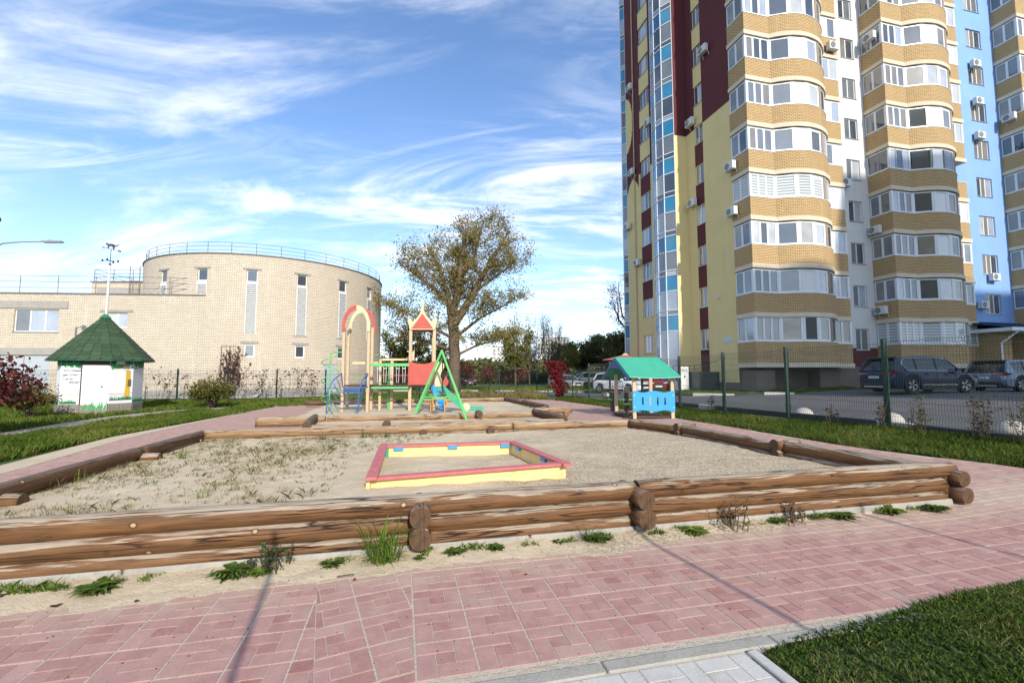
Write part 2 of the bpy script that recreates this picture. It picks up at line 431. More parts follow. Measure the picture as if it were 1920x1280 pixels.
def bladem(name, cols, trans=0.25):
    m = bpy.data.materials.new(name); m.use_nodes = True; t = m.node_tree; t.nodes.clear()
    o = N(t, 'ShaderNodeOutputMaterial'); d = N(t, 'ShaderNodeBsdfDiffuse'); tr = N(t, 'ShaderNodeBsdfTranslucent'); mx = N(t, 'ShaderNodeMixShader')
    pn = noise_n(t, posn(t), 0.55, 4)
    f = mth(t, 'ADD', mth(t, 'MULTIPLY', isl(t), 0.65), mth(t, 'MULTIPLY', mrange(t, pn, 0.3, 0.7), 0.35))
    c = ramp(t, f, cols)
    t.links.new(c, d.inputs[0]); t.links.new(c, tr.inputs[0]); mx.inputs[0].default_value = trans
    t.links.new(d.outputs[0], mx.inputs[1]); t.links.new(tr.outputs[0], mx.inputs[2]); t.links.new(mx.outputs[0], o.inputs[0]); return m
GR_A = bladem('grass_blades', [(0.0, (0.035, 0.07, 0.012)), (0.4, (0.085, 0.145, 0.022)), (0.7, (0.17, 0.21, 0.04)), (0.85, (0.27, 0.25, 0.075)), (1.0, (0.40, 0.32, 0.13))])
GR_V = bladem('verge_blades', [(0.0, (0.03, 0.05, 0.012)), (0.4, (0.07, 0.105, 0.02)), (0.75, (0.13, 0.17, 0.035)), (1.0, (0.30, 0.26, 0.10))])
GR_B = bladem('clover_leaves', [(0.0, (0.028, 0.052, 0.013)), (0.5, (0.07, 0.115, 0.025)), (0.85, (0.12, 0.17, 0.04)), (1.0, (0.26, 0.20, 0.09))])
GR_DRY = bladem('dry_sprouts', [(0.0, (0.10, 0.11, 0.035)), (0.4, (0.22, 0.20, 0.08)), (0.75, (0.30, 0.22, 0.10)), (1.0, (0.42, 0.30, 0.16))])
GR_TUFT = bladem('tuft_blades', [(0.0, (0.05, 0.10, 0.015)), (0.5, (0.12, 0.19, 0.03)), (0.8, (0.22, 0.26, 0.06)), (1.0, (0.36, 0.32, 0.12))])
WEED = bladem('weed_leaves', [(0.0, (0.03, 0.05, 0.015)), (0.5, (0.08, 0.13, 0.025)), (0.85, (0.16, 0.20, 0.05)), (1.0, (0.24, 0.12, 0.07))])
WEEDP = bladem('purple_weed', [(0.0, (0.05, 0.03, 0.025)), (0.5, (0.10, 0.06, 0.035)), (1.0, (0.09, 0.12, 0.035))])
LF_BIG = bladem('autumn_leaves', [(0.0, (0.12, 0.11, 0.04)), (0.4, (0.25, 0.22, 0.075)), (0.75, (0.40, 0.33, 0.13)), (1.0, (0.42, 0.24, 0.12))], 0.45)
LF_GRN = bladem('bush_leaves', [(0.0, (0.04, 0.06, 0.015)), (0.5, (0.11, 0.12, 0.03)), (0.85, (0.20, 0.15, 0.05)), (1.0, (0.28, 0.07, 0.04))], 0.3)
LF_RED = bladem('red_leaves', [(0.0, (0.04, 0.014, 0.014)), (0.5, (0.10, 0.028, 0.028)), (0.85, (0.16, 0.055, 0.045)), (1.0, (0.13, 0.14, 0.04))], 0.25)
LF_DULL = bladem('dull_red_leaves', [(0.0, (0.07, 0.03, 0.025)), (0.5, (0.17, 0.06, 0.055)), (0.85, (0.22, 0.12, 0.07)), (1.0, (0.20, 0.18, 0.07))], 0.3)
LF_CRIM = bladem('crimson_leaves', [(0.0, (0.10, 0.012, 0.018)), (0.6, (0.27, 0.03, 0.04)), (1.0, (0.30, 0.13, 0.05))], 0.35)
LF_DK = bladem('dark_leaves', [(0.0, (0.07, 0.08, 0.035)), (0.6, (0.14, 0.15, 0.06)), (1.0, (0.22, 0.20, 0.09))], 0.35)
LF_YEL = bladem('yellow_green_leaves', [(0.0, (0.07, 0.085, 0.02)), (0.6, (0.18, 0.19, 0.045)), (1.0, (0.30, 0.24, 0.07))], 0.35)
LF_TW = bladem('twig_haze', [(0.0, (0.07, 0.05, 0.04)), (0.6, (0.14, 0.11, 0.085)), (1.0, (0.20, 0.16, 0.12))], 0.1)
BARK = paint('bark', (0.12, 0.085, 0.055), 0.95, 0.4, 1.0, 2.5)
BARKD = paint('bark_dark', (0.05, 0.038, 0.03), 0.95, 0.4, 0.8, 2.5)

def woodm(name, base, dark, weather, wamt):
    m, t, b = newmat(name); v = objc(t)
    rnd = orand(t)
    cm = N(t, 'ShaderNodeCombineXYZ'); t.links.new(mth(t, 'MULTIPLY', rnd, 37.0), cm.inputs[0]); t.links.new(mth(t, 'MULTIPLY', rnd, 11.0), cm.inputs[1])
    va = N(t, 'ShaderNodeVectorMath', operation='ADD'); t.links.new(v, va.inputs[0]); t.links.new(cm.outputs[0], va.inputs[1])
    mp = N(t, 'ShaderNodeMapping'); t.links.new(va.outputs[0], mp.inputs[0]); mp.inputs['Scale'].default_value = (1, 14, 14)
    gr = noise_n(t, mp.outputs[0], 2.2, 9, 0.68, 0.6)
    mp2 = N(t, 'ShaderNodeMapping'); t.links.new(va.outputs[0], mp2.inputs[0]); mp2.inputs['Scale'].default_value = (0.5, 9, 9)
    gl = noise_n(t, mp2.outputs[0], 2.0, 6, 0.6, 1.2)
    c = ramp(t, gr, [(0.33, dark), (0.44, tuple((x + y) / 2 for x, y in zip(base, dark))), (0.53, base), (0.68, tuple(x * 1.3 for x in base))])
    # weathered bleached wood where rain and sun reach (upper side of the log)
    geo = N(t, 'ShaderNodeNewGeometry'); sx = N(t, 'ShaderNodeSeparateXYZ'); t.links.new(geo.outputs['Normal'], sx.inputs[0])
    up = mrange(t, sx.outputs[2], -0.25, 1.0)
    wf = mth(t, 'ADD', mth(t, 'MULTIPLY', up, 0.30), mth(t, 'ADD', mth(t, 'MULTIPLY', gl, 0.62), mth(t, 'MULTIPLY', gr, 0.36)))
    wf = mth(t, 'MULTIPLY', mrange(t, wf, 0.685, 0.755), wamt)
    wc = ramp(t, gr, [(0.36, tuple(x * 0.55 for x in weather)), (0.5, tuple(x * 0.88 for x in weather)), (0.64, tuple(x * 1.1 for x in weather))])
    c = mixc(t, wf, c, wc)
    # long drying cracks
    mp3 = N(t, 'ShaderNodeMapping'); t.links.new(va.outputs[0], mp3.inputs[0]); mp3.inputs['Scale'].default_value = (0.35, 7, 7)
    cr = noise_n(t, mp3.outputs[0], 1.6, 3, 0.5, 0.3)
    crk = mrange(t, mth(t, 'ABSOLUTE', mth(t, 'SUBTRACT', cr, 0.5)), 0.0, 0.016, 1.0, 0.0)
    crk = mth(t, 'MULTIPLY', crk, mrange(t, noise_n(t, va.outputs[0], 0.8, 2), 0.42, 0.5))
    c = mixc(t, crk, c, (0.02, 0.012, 0.008))
    # knots
    vk = N(t, 'ShaderNodeTexVoronoi'); mp4 = N(t, 'ShaderNodeMapping'); t.links.new(va.outputs[0], mp4.inputs[0]); mp4.inputs['Scale'].default_value = (1.0, 1.25, 1.25)
    t.links.new(mp4.outputs[0], vk.inputs['Vector']); vk.inputs['Scale'].default_value = 2.9
    kd = vk.outputs['Distance']
    c = mixc(t, mrange(t, kd, 0.055, 0.12, 0.6, 0.0), c, tuple(x * 0.5 for x in dark))
    c = mixc(t, mrange(t, kd, 0.045, 0.06, 0.85, 0.0), c, (0.46, 0.33, 0.17))
    c = mixc(t, mrange(t, kd, 0.006, 0.014, 0.8, 0.0), c, (0.05, 0.03, 0.02))
    t.links.new(c, b.inputs['Base Color']); setv(b, Roughness=0.62); b.inputs['Specular IOR Level'].default_value = 0.35
    hb = mth(t, 'SUBTRACT', mth(t, 'MULTIPLY', gr, 0.6), mth(t, 'MULTIPLY', crk, 1.5))
    bumpn(t, b, hb, 0.8, 0.014); return m
WOOD = woodm('log_brown', (0.150, 0.070, 0.025), (0.078, 0.034, 0.013), (0.34, 0.28, 0.21), 0.95)
WOODP = woodm('log_pale', (0.29, 0.175, 0.085), (0.19, 0.105, 0.048), (0.38, 0.315, 0.235), 0.95)
WOODD = woodm('log_dark', (0.115, 0.052, 0.020), (0.055, 0.026, 0.012), (0.19, 0.145, 0.105), 0.6)
def endm(name, base, dark):
    m, t, b = newmat(name); v = objc(t)
    s = N(t, 'ShaderNodeSeparateXYZ'); t.links.new(v, s.inputs[0]); cb = N(t, 'ShaderNodeCombineXYZ')
    t.links.new(s.outputs[1], cb.inputs[1]); t.links.new(s.outputs[2], cb.inputs[2])
    ln = N(t, 'ShaderNodeVectorMath', operation='LENGTH'); t.links.new(cb.outputs[0], ln.inputs[0])
    rr = mth(t, 'SINE', mth(t, 'MULTIPLY', mth(t, 'ADD', ln.outputs['Value'], mth(t, 'MULTIPLY', noise_n(t, v, 9, 3), 0.02)), 700.0))
    c = mixc(t, mrange(t, rr, -1, 1), dark, base)
    n = noise_n(t, v, 14, 5)
    c = mixc(t, mrange(t, n, 0.45, 0.7), c, dark)
    ck = mth(t, 'ABSOLUTE', mth(t, 'ADD', s.outputs[1], mth(t, 'MULTIPLY', noise_n(t, v, 7, 2), 0.03)))
    c = mixc(t, mrange(t, mth(t, 'ABSOLUTE', mth(t, 'SUBTRACT', ck, 0.015)), 0.0008, 0.003, 0.9, 0.0), c, (0.01, 0.006, 0.004))
    t.links.new(c, b.inputs['Base Color']); setv(b, Roughness=0.7); bumpn(t, b, n, 0.4, 0.01); return m
ENDG = endm('log_end_grain', (0.13, 0.062, 0.022), (0.05, 0.024, 0.010))
ENDP = endm('log_end_pale', (0.30, 0.17, 0.07), (0.14, 0.07, 0.03))

# ================================================================== GROUND
def sheet(name, poly, mat, dz, kind='structure', step=1.5):
    """flat polygon laid over the gently rising ground"""
    bm = bmesh.new()
    bm.faces.new([bm.verts.new((p[0], p[1], 0)) for p in poly])
    xs = [p[0] for p in poly]
    cuts = [4.5] + [4.5 + step * k for k in range(1, 11)]
    for c in cuts:
        if min(xs) < c < max(xs):
            bmesh.ops.bisect_plane(bm, geom=bm.verts[:] + bm.edges[:] + bm.faces[:], plane_co=(c, 0, 0), plane_no=(1, 0, 0))
    bmesh.ops.triangulate(bm, faces=bm.faces[:])
    for v in bm.verts: v.co.z = H(v.co.x) + dz
    me = bpy.data.meshes.new(name); bm.to_mesh(me); bm.free(); me.materials.append(mat)
    o = link(name, me); o['kind'] = kind
    if len(me.polygons) and me.polygons[0].normal.z < 0: me.flip_normals()
    return o
sheet('ground', [(-900, -300), (900, -300), (900, 1500), (-900, 1500)], LAWN, -0.06, step=1.5)

PAVE_OUT = [tuple(L(-9.5, 2.29)[:2]), tuple(L(9.3, 2.29)[:2]), (8.55, 4.4), (7.32, 6.6), (6.46, 8.73), (5.95, 11.67), (5.49, 14.3), (4.6, 18.9), (3.7, 22.3), (2.43, 26.0),
            (0.4, 27.3), (-0.2, 24.0), (0.35, 20.7), (1.0, 17.4), (-6.5, 15.0), (-7.9, 19.6), (-8.6, 21.8), (-9.3, 22.4), (-10.5, 20.8), (-10.1, 17.15), (-9.45, 12.8), (-9.2, 10.65), (-8.0, 7.3), (-7.6, 5.0)]
sheet('paving_bed', PAVE_OUT, SANDJ, -0.0035)
PIT1 = [(-4.58, 3.0), tuple(L(6.05, 4.0)[:2]), (4.12, 7.05), (3.45, 9.5), (2.73, 10.67), (-5.83, 8.57), (-5.4, 6.7)]
PIT2 = [(-5.2, 11.05), (1.3, 12.6), (1.5, 12.9), (0.75, 14.9), (1.3, 17.2), (0.48, 20.6), (-0.33, 23.5), (-8.4, 20.9), (-7.0, 15.0), (-5.8, 13.3)]

def clip(poly, a, b, c):
    """keep the side a*x+b*y+c >= 0"""
    r = []
    for i in range(len(poly)):
        p, q = poly[i], poly[(i + 1) % len(poly)]
        dp = a * p[0] + b * p[1] + c; dq = a * q[0] + b * q[1] + c
        if dp >= 0: r.append(p)
        if (dp >= 0) != (dq >= 0):
            k = dp / (dp - dq); r.append((p[0] + (q[0] - p[0]) * k, p[1] + (q[1] - p[1]) * k))
    return r
rp = random.Random(5)
PW = 0.306
def pinwheel(o, rot, i, j):
    """five pavers of a block, in local (s,t) coordinates"""
    k = (PW - 0.006) / 3; bs = []
    for x0, y0, x1, y1 in ((0, 2, 2, 3), (2, 1, 3, 3), (1, 0, 3, 1), (0, 0, 1, 2), (1, 1, 2, 2)):
        q = [(x0 * k, y0 * k), (x1 * k, y0 * k), (x1 * k, y1 * k), (x0 * k, y1 * k)]
        bs.append([(p[0] + i * PW + 0.003, p[1] + j * PW + 0.003) for p in q])
    c, s = math.cos(rot), math.sin(rot)
    return [[(o[0] + p[0] * c - p[1] * s, o[1] + p[0] * s + p[1] * c) for p in b] for b in bs]
def shrink(poly, d):
    cx = sum(p[0] for p in poly) / len(poly); cy = sum(p[1] for p in poly) / len(poly); r = []
    n = len(poly)
    # inset each edge by d
    out = poly[:]
    for i in range(n):
        p, q = poly[i], poly[(i + 1) % n]; ex, ey = q[0] - p[0], q[1] - p[1]; l = math.hypot(ex, ey)
        if l < 1e-6: continue
        nx, ny = -ey / l, ex / l
        out = clip(out, nx, ny, -(nx * p[0] + ny * p[1]) - d)
        if len(out) < 3: return None
    return out
def area(p): return 0.5 * sum(p[i][0] * p[(i + 1) % len(p)][1] - p[(i + 1) % len(p)][0] * p[i][1] for i in range(len(p)))
pieces = []
def addpiece(b, wide):
    if len(b) < 3 or area(b) < 0.0008: return
    q = shrink(b, 0.0026)
    if q and area(q) > 0.0006: pieces.append(q)
def outer(b, i, j): return False
for i in range(-34, 34):
    for j in range(0, 80):
        s0, t0 = 0.094 + i * PW, 2.31 + j * PW
        c = L(s0 + PW / 2, t0 + PW / 2)
        if not inpoly([c.x], [c.y], PAVE_OUT)[0]: continue
        ci = L(s0 + PW / 2, t0 + PW / 2)
        inside = all(inpoly([L(s0 + a, t0 + b_).x], [L(s0 + a, t0 + b_).y], PIT1)[0] or inpoly([L(s0 + a, t0 + b_).x], [L(s0 + a, t0 + b_).y], PIT2)[0] for a in (0, PW) for b_ in (0, PW))
        if inside: continue
        for b in pinwheel((0.094, 2.31), 0, i, j):
            # leave the crooked seam column free
            if j < 6 and i in (-3, -2, -1):
                b = clip(b, -1, -0.155, -0.36 + 0.155 * 2.29 - 0.0)
                if len(b) < 3: continue
            addpiece(b, False)
for i in range(-4, 5):
    for j in range(-2, 8):
        for b in pinwheel((-0.084, 2.355), R(12), i, j):
            b = clip(b, -1, 0, 0.090); b = clip(b, 1, 0.155, 0.36 - 0.155 * 2.29); b = clip(b, 0, 1, -2.31); b = clip(b, 0, -1, 2.31 + 6 * PW)
            if len(b) >= 3: addpiece(b, False)
def toW(p): v = L(p[0], p[1]); return (v.x, v.y)
def centre(q): return abs(area(q)) < 0.0102 and len(q) == 4
def paver_geo(mb, q, off=(0, 0), z=0.0, mi_=0):
    n = len(q); dz = rp.uniform(-0.001, 0.001) + z; tx = rp.uniform(-0.003, 0.003); ty = rp.uniform(-0.003, 0.003)
    q2 = shrink(q, 0.0016) or q
    if len(q2) != n: q2 = q
    cx = sum(p[0] for p in q) / n; cy = sum(p[1] for p in q) / n
    lo = []; mi = []; hi = []
    for p, r_ in zip(q, q2):
        w = toW(p); w2 = toW(r_); h = H(w[0]) + dz + (p[0] - cx) * tx + (p[1] - cy) * ty
        lo.append((w[0] - off[0], w[1] - off[1], h - 0.022)); mi.append((w[0] - off[0], w[1] - off[1], h - 0.0015)); hi.append((w2[0] - off[0], w2[1] - off[1], h))
    fs = [tuple(range(2 * n, 3 * n))]
    for k in range(n):
        l = (k + 1) % n; fs.append((k, l, n + l, n + k)); fs.append((n + k, n + l, 2 * n + l, 2 * n + k))
    mb.mesh(lo + mi + hi, fs, mi_)
def size_px(q):
    w = toW((sum(p[0] for p in q) / len(q), sum(p[1] for p in q) / len(q)))
    if w[1] < 1.75 or abs(w[0] / w[1]) > 1.25: return 0
    return math.sqrt(abs(area(q))) / w[1]
def covered(q):
    s_ = sum(p[0] for p in q) / len(q); t_ = sum(p[1] for p in q) / len(q)
    return 3.62 < t_ < 4.2 and -5 < s_ < 4.6
order = sorted(pieces, key=lambda q: -(0 if covered(q) else size_px(q)))
pav = thing('red_paving', 'pink-red concrete paving with sand-filled joints running round the log sand pits', 'paving')
pav['kind'] = 'structure'
del pav['category']
for q in order[:300]:
    w = toW((sum(p[0] for p in q) / len(q), sum(p[1] for p in q) / len(q)))
    mb = MB(); paver_geo(mb, q, w); mb.build('paver', PAVERC if centre(q) else PAVER, pav, loc=(w[0], w[1], 0))
mb = MB()
for q in order[300:]: paver_geo(mb, q, mi_=1 if centre(q) else 0)
tag(mb.build('pavers', [PAVER, PAVERC], pav), kind='stuff')

# grey kerb between the red paving and the grey path, and the grey path itself
kb = thing('paving_kerb', 'flush grey kerb stones along the near edge of the red paving', 'kerb', L(0, 2.2), TH)
for k in range(-5, 9):
    mb = MB(); g = rp.uniform(-0.004, 0.004)
    mb.bbox(k * 1.0 + 0.006, k * 1.0 + 0.994, -0.05, 0.035, -0.08, H(L(k + .5, 2.2).x) + 0.006 + g, 0.008)
    mb.build('kerb_stone', KERB, kb)
sheet('joint_sand', [tuple(L(a, b)[:2]) for a, b in ((-6, 2.1), (9, 2.1), (9, 2.34), (-6, 2.34))], SANDJ, -0.006)
gp_ = [tuple(L(a, b)[:2]) for a, b in ((-3, -1.5), (1.77, -1.5), (1.77, 2.14), (-3, 2.14))]
sheet('path_bed', gp_, SANDJ, -0.0035)
gpt = thing('grey_path', 'pale grey block path meeting the red paving at the bottom edge', 'path'); gpt['kind'] = 'structure'; del gpt['category']
gl = []
for i in range(-8, 6):
    for j in range(-1, 9):
        for b in pinwheel((1.77 - 6 * PW, 2.145 - 9 * PW), 0, i, j):
            q = shrink(clip(clip(b, -1, 0, 1.765), 0, -1, 2.143), 0.003) if len(clip(b, -1, 0, 1.765)) > 2 and len(clip(clip(b, -1, 0, 1.765), 0, -1, 2.143)) > 2 else None
            if q and area(q) > 0.001: gl.append(q)
gl.sort(key=lambda q: -sum(p[1] for p in q) / len(q))
for q in gl[:150]:
    w = toW(q[0]); mb = MB(); paver_geo(mb, q, w); mb.build('paver', GPAVER, gpt, loc=(w[0], w[1], 0))
mb = MB()
for q in gl[150:]: paver_geo(mb, q)
tag(mb.build('pavers', GPAVER, gpt), kind='stuff')
mb = MB()
for k in range(4):
    mb.bbox(1.78, 1.84, 2.14 - k * 1.0 - 0.994, 2.14 - k - 0.006, -0.08, 0.012, 0.006)
tag(mb.build('path_edging', GPAVER, None, loc=(0, 0, 0), rz=TH), 'thin pale edging strip between the grey path and the lawn', 'kerb')

# ------------------------------------------------------------------ sand
def heightfield(name, x0, x1, y0, y1, res, zf, mask, mat, kind='stuff', label=None, cat=None):
    nx = int((x1 - x0) / res) + 1; ny = int((y1 - y0) / res) + 1
    X, Y = np.meshgrid(np.linspace(x0, x1, nx), np.linspace(y0, y1, ny))
    Z = np.array([zf(a, b) for a, b in zip(X.ravel(), Y.ravel())])
    vs = np.stack([X.ravel(), Y.ravel(), Z], 1)
    ii, jj = np.meshgrid(np.arange(nx - 1), np.arange(ny - 1)); a = (jj * nx + ii).ravel()
    f = np.stack([a, a + 1, a + nx + 1, a + nx], 1)
    cx = X.ravel()[a] + res / 2; cy = Y.ravel()[a] + res / 2
    f = f[mask(cx, cy)]
    used = np.unique(f); mp = -np.ones(len(vs), int); mp[used] = np.arange(len(used))
    me = npmesh(name, vs[used], mp[f], mat, True); o = link(name, me); o['kind'] = kind
    if label: tag(o, label, cat)
    return o
def fn(x, y, s, z=0.0): return noise.noise(Vector((x * s, y * s, z)))
def sand_z(x, y):
    z = 0.222 + 0.022 * fn(x, y, 0.7) + 0.014 * fn(x, y, 3.1, 2)
    f = fn(x, y, 6.5, 5); z += 0.013 * f
    z += 0.007 * fn(x, y, 15.0, 8)
    return z
heightfield('sand', -6.0, 5.6, 2.8, 10.9, 0.045, sand_z, lambda x, y: inpoly(x, y, PIT1), SAND, 'structure')
heightfield('sand_bed', -8.6, 1.9, 10.9, 24, 0.12, lambda x, y: 0.10 + 0.03 * fn(x, y, 0.5) + 0.02 * fn(x, y, 2.4, 3), lambda x, y: inpoly(x, y, PIT2), SAND, 'structure')
ST = {}
def spill_z(s, t):
    w = 0.40 - 0.035 * (s + 2) + 0.10 * fn(s, 0, 0.9, 4) + 0.05 * fn(s, 0, 3.3, 1)
    if s > 3.3: w -= (s - 3.3) * 0.22
    d = (3.89 - t) / max(w, 0.02)
    z = 0.040 * (1 - d) + 0.011 * fn(s, t, 4.2, 7) + 0.006 * fn(s, t, 12, 3)
    return z
def spill(xx, yy):
    s = xx; t = yy; return spill_z(s, t)
o = heightfield('spilled_sand', -6.0, 5.6, 3.15, 3.95, 0.022, spill, lambda x, y: np.ones(x.shape, bool), SAND, 'stuff', 'drifted sand spilled from the pit onto the paving along the front log wall', 'sand')
o.rotation_euler = (0, 0, TH)
sheet('sandy_verge', [(-7.75, 5.0), (-8.15, 7.3), (-9.3, 10.65), (-9.6, 12.8), (-10.2, 17.1), (-10.7, 20.9), (-10.5, 20.9), (-10.15, 17.1), (-9.30, 12.6), (-8.7, 10.2), (-7.6, 7.2), (-7.1, 5.4), (-6.9, 4.4)], SAND, 0.004)

# ------------------------------------------------------------------ logs
rl = random.Random(11)
def log(p0, p1, r, mats, parent, name='log', taper=0.06, bend=0.012, n=20):
    p0 = Vector(p0); p1 = Vector(p1); d = p1 - p0; ln = d.length; seg = max(3, int(ln / 0.09)); mb = MB(); sd_ = rl.uniform(0, 99)
    rings = []
    for i in range(seg + 1):
        x = ln * i / seg; k = i / seg
        rr = r * (1 + taper * (0.5 - k)); 
        if i == 0 or i == seg: rr -= 0.006
        cy = bend * noise.noise(Vector((x * 0.5, sd_, 0))); cz = bend * noise.noise(Vector((x * 0.5, sd_, 9)))
        ring = []
        for a in range(n):
            an = 2 * PI * a / n
            q = rr * (1 + 0.035 * noise.noise(Vector((x * 1.1, math.cos(an) * 1.2 + sd_, math.sin(an) * 1.2))) + 0.012 * noise.noise(Vector((x * 5, an, sd_))))
            ring.append((x, cy + q * math.cos(an), cz + q * math.sin(an)))
        rings.append(ring)
    # extra ring just inside each end for a rounded edge
    e0 = [(x + 0.012, y / max(0.001, 1) * 1.0, z) for x, y, z in rings[0]]
    vs = [p for rg in rings for p in rg]; fs = []; ms = []
    for i in range(seg):
        for a in range(n):
            b = (a + 1) % n; fs.append((i * n + a, i * n + b, (i + 1) * n + b, (i + 1) * n + a)); ms.append(0)
    fs.append(tuple(range(n - 1, -1, -1))); ms.append(1); fs.append(tuple(seg * n + a for a in range(n))); ms.append(1)
    mb.mesh(vs, fs, ms)
    me = mb.data(name, mats)
    me.polygons.foreach_set('use_smooth', [len(f) == 4 for f in fs]); me.update()
    o = link(name, me, parent); o.location = p0
    q = d.to_track_quat('X', 'Z'); o.rotation_mode = 'QUATERNION'; o.rotation_quaternion = q
    return o
BR = (WOOD, ENDG); PL = (WOODP, ENDP); DK = (WOODD, ENDG)
fw = thing('log_wall', 'long low front wall of stacked brown logs on grey kerb stones, nearest the camera', 'log wall')
def fl(s0, s1, z, r, dt=0.0): return log(L(s0, 3.975 + dt, z), L(s1, 3.975 + dt, z), r, BR, fw)
fl(-3.95, 2.135, 0.372, 0.086); fl(2.165, 6.12, 0.375, 0.088)
fl(-3.95, 0.115, 0.222, 0.085); fl(0.205, 2.1, 0.222, 0.085); fl(2.2, 6.0, 0.225, 0.085)
fl(-3.95, 0.12, 0.085, 0.083); fl(0.2, 2.1, 0.085, 0.083); fl(2.2, 5.95, 0.085, 0.083)
for s, z1, z2 in ((0.16, 0.318, 0.155), (2.15, 0.325, 0.16), (6.06, 0.30, 0.125)):
    log(L(s, 3.76 if s < 6 else 3.8, z1), L(s + 0.01, 4.25, z1), 0.087, (WOODD, ENDG), fw, 'log_end')
    log(L(s + 0.005, 3.75 if s < 6 else 3.78, z2), L(s, 4.22, z2 - .005), 0.089, (WOODD, ENDG), fw, 'log_end')
CRK = paint('drying_crack', (0.012, 0.008, 0.005), 0.9)
rk = random.Random(21)
def crack(s0, s1, zc, ang, w=0.0032):
    m = MB(); n = 26; pts = []
    for i in range(n + 1):
        k = i / n; a = R(ang) + 0.10 * noise.noise(Vector((s0 + k * 3, zc * 9, 1))) + 0.05 * (k - .5); s = s0 + (s1 - s0) * k; r_ = 0.0935
        ww = w * math.sin(PI * min(1, max(0, k))) ** 0.5 * (0.7 + 0.5 * noise.noise(Vector((s * 6, zc, 4))))
        p = L(s, 3.975 - r_ * math.cos(a), zc + r_ * math.sin(a)); pts.append((p + Vector((0, 0, ww)), p - Vector((0, 0, ww))))
    for (a, b), (c, d) in zip(pts, pts[1:]): m.face([a, b, d, c])
    m.build('drying_crack', CRK, fw)
for a in ((-2.3, -0.9, 0.372, 42), (-0.9, 0.1, 0.222, 35, .0045), (-2.9, -1.5, 0.222, -5, .0022), (0.22, 1.3, 0.222, 40, .004), (1.0, 2.0, 0.372, 50, .003), (2.7, 4.0, 0.375, 48, .003), (3.2, 4.9, 0.225, 15, .002), (-3.6, -2.2, 0.222, 50, .0028), (4.4, 5.8, 0.375, 20, .0022), (-0.4, 0.8, 0.372, 5, .0018)): crack(*a)
x = -3.9
while x < 5.9:
    w = 1.0 if x < 5 else 0.9; mb = MB(); mb.bbox(x + 0.006, x + w - 0.008, 3.875 + rl.uniform(-.004, .004), 4.06, -0.1, 0.072 + rl.uniform(-.003, .003), 0.012)
    mb.build('kerb_stone', KERB, fw, rz=TH); x += w
lw = thing('log_wall', 'low left wall of dark weathered logs beside the pink path, with two stub logs inside', 'log wall')
log((-4.56, 2.9, 0.33), (-5.36, 6.62, 0.33), 0.088, DK, lw); log((-5.37, 6.68, 0.335), (-5.83, 8.68, 0.33), 0.082, DK, lw)
log((-4.60, 2.95, 0.185), (-5.38, 6.6, 0.185), 0.085, BR, lw); log((-5.40, 6.7, 0.19), (-5.80, 8.5, 0.185), 0.08, BR, lw)
log((-4.60, 2.95, 0.06), (-5.38, 6.6, 0.06), 0.085, BR, lw); log((-5.40, 6.7, 0.06), (-5.80, 8.5, 0.06), 0.08, BR, lw)
log((-5.12, 4.32, 0.25), (-4.64, 4.42, 0.25), 0.085, BR, lw, 'log_end'); log((-5.5, 6.6, 0.25), (-5.08, 6.68, 0.25), 0.08, BR, lw, 'log_end')
bw_ = thing('log_wall', 'back wall of pale single logs between the sand pit and the pink path', 'log wall')
log((-5.78, 8.62, 0.325), (0.0, 10.03, 0.325), 0.08, PL, bw_); log((0.02, 10.035, 0.325), (2.72, 10.70, 0.325), 0.084, PL, bw_)
log((-5.78, 8.62, 0.18), (-1.4, 9.68, 0.18), 0.08, BR, bw_); log((-1.38, 9.69, 0.18), (2.72, 10.70, 0.18), 0.08, BR, bw_)
log((-5.78, 8.62, 0.06), (2.72, 10.70, 0.06), 0.08, PL, bw_)
log((-1.80, 9.36, 0.255), (-1.86, 9.66, 0.255), 0.08, DK, bw_, 'log_end'); log((-0.43, 9.68, 0.265), (-0.49, 9.98, 0.265), 0.08, DK, bw_, 'log_end')
rw = thing('log_wall', 'stepped right wall of dark brown double logs with three cross-log joints', 'log wall')
for (a, b) in (((2.75, 10.62), (3.42, 9.52)), ((3.50, 9.42), (4.08, 7.18)), ((4.18, 7.08), (4.92, 5.22))):
    log((*a, 0.345), (*b, 0.335), 0.088, BR, rw); log((*a, 0.19), (*b, 0.18), 0.085, BR, rw); log((*a, 0.06), (*b, 0.05), 0.08, BR, rw)
for (x, y, r_) in ((3.36, 9.44, 0.085), (4.02, 7.08, 0.09)):
    for z in (0.375, 0.225, 0.09): log((x, y, z), (x + (0.42 if z > .3 else 0.22), y + (0.1 if z > .3 else .05), z), r_, (WOOD, ENDG), rw, 'log_end')

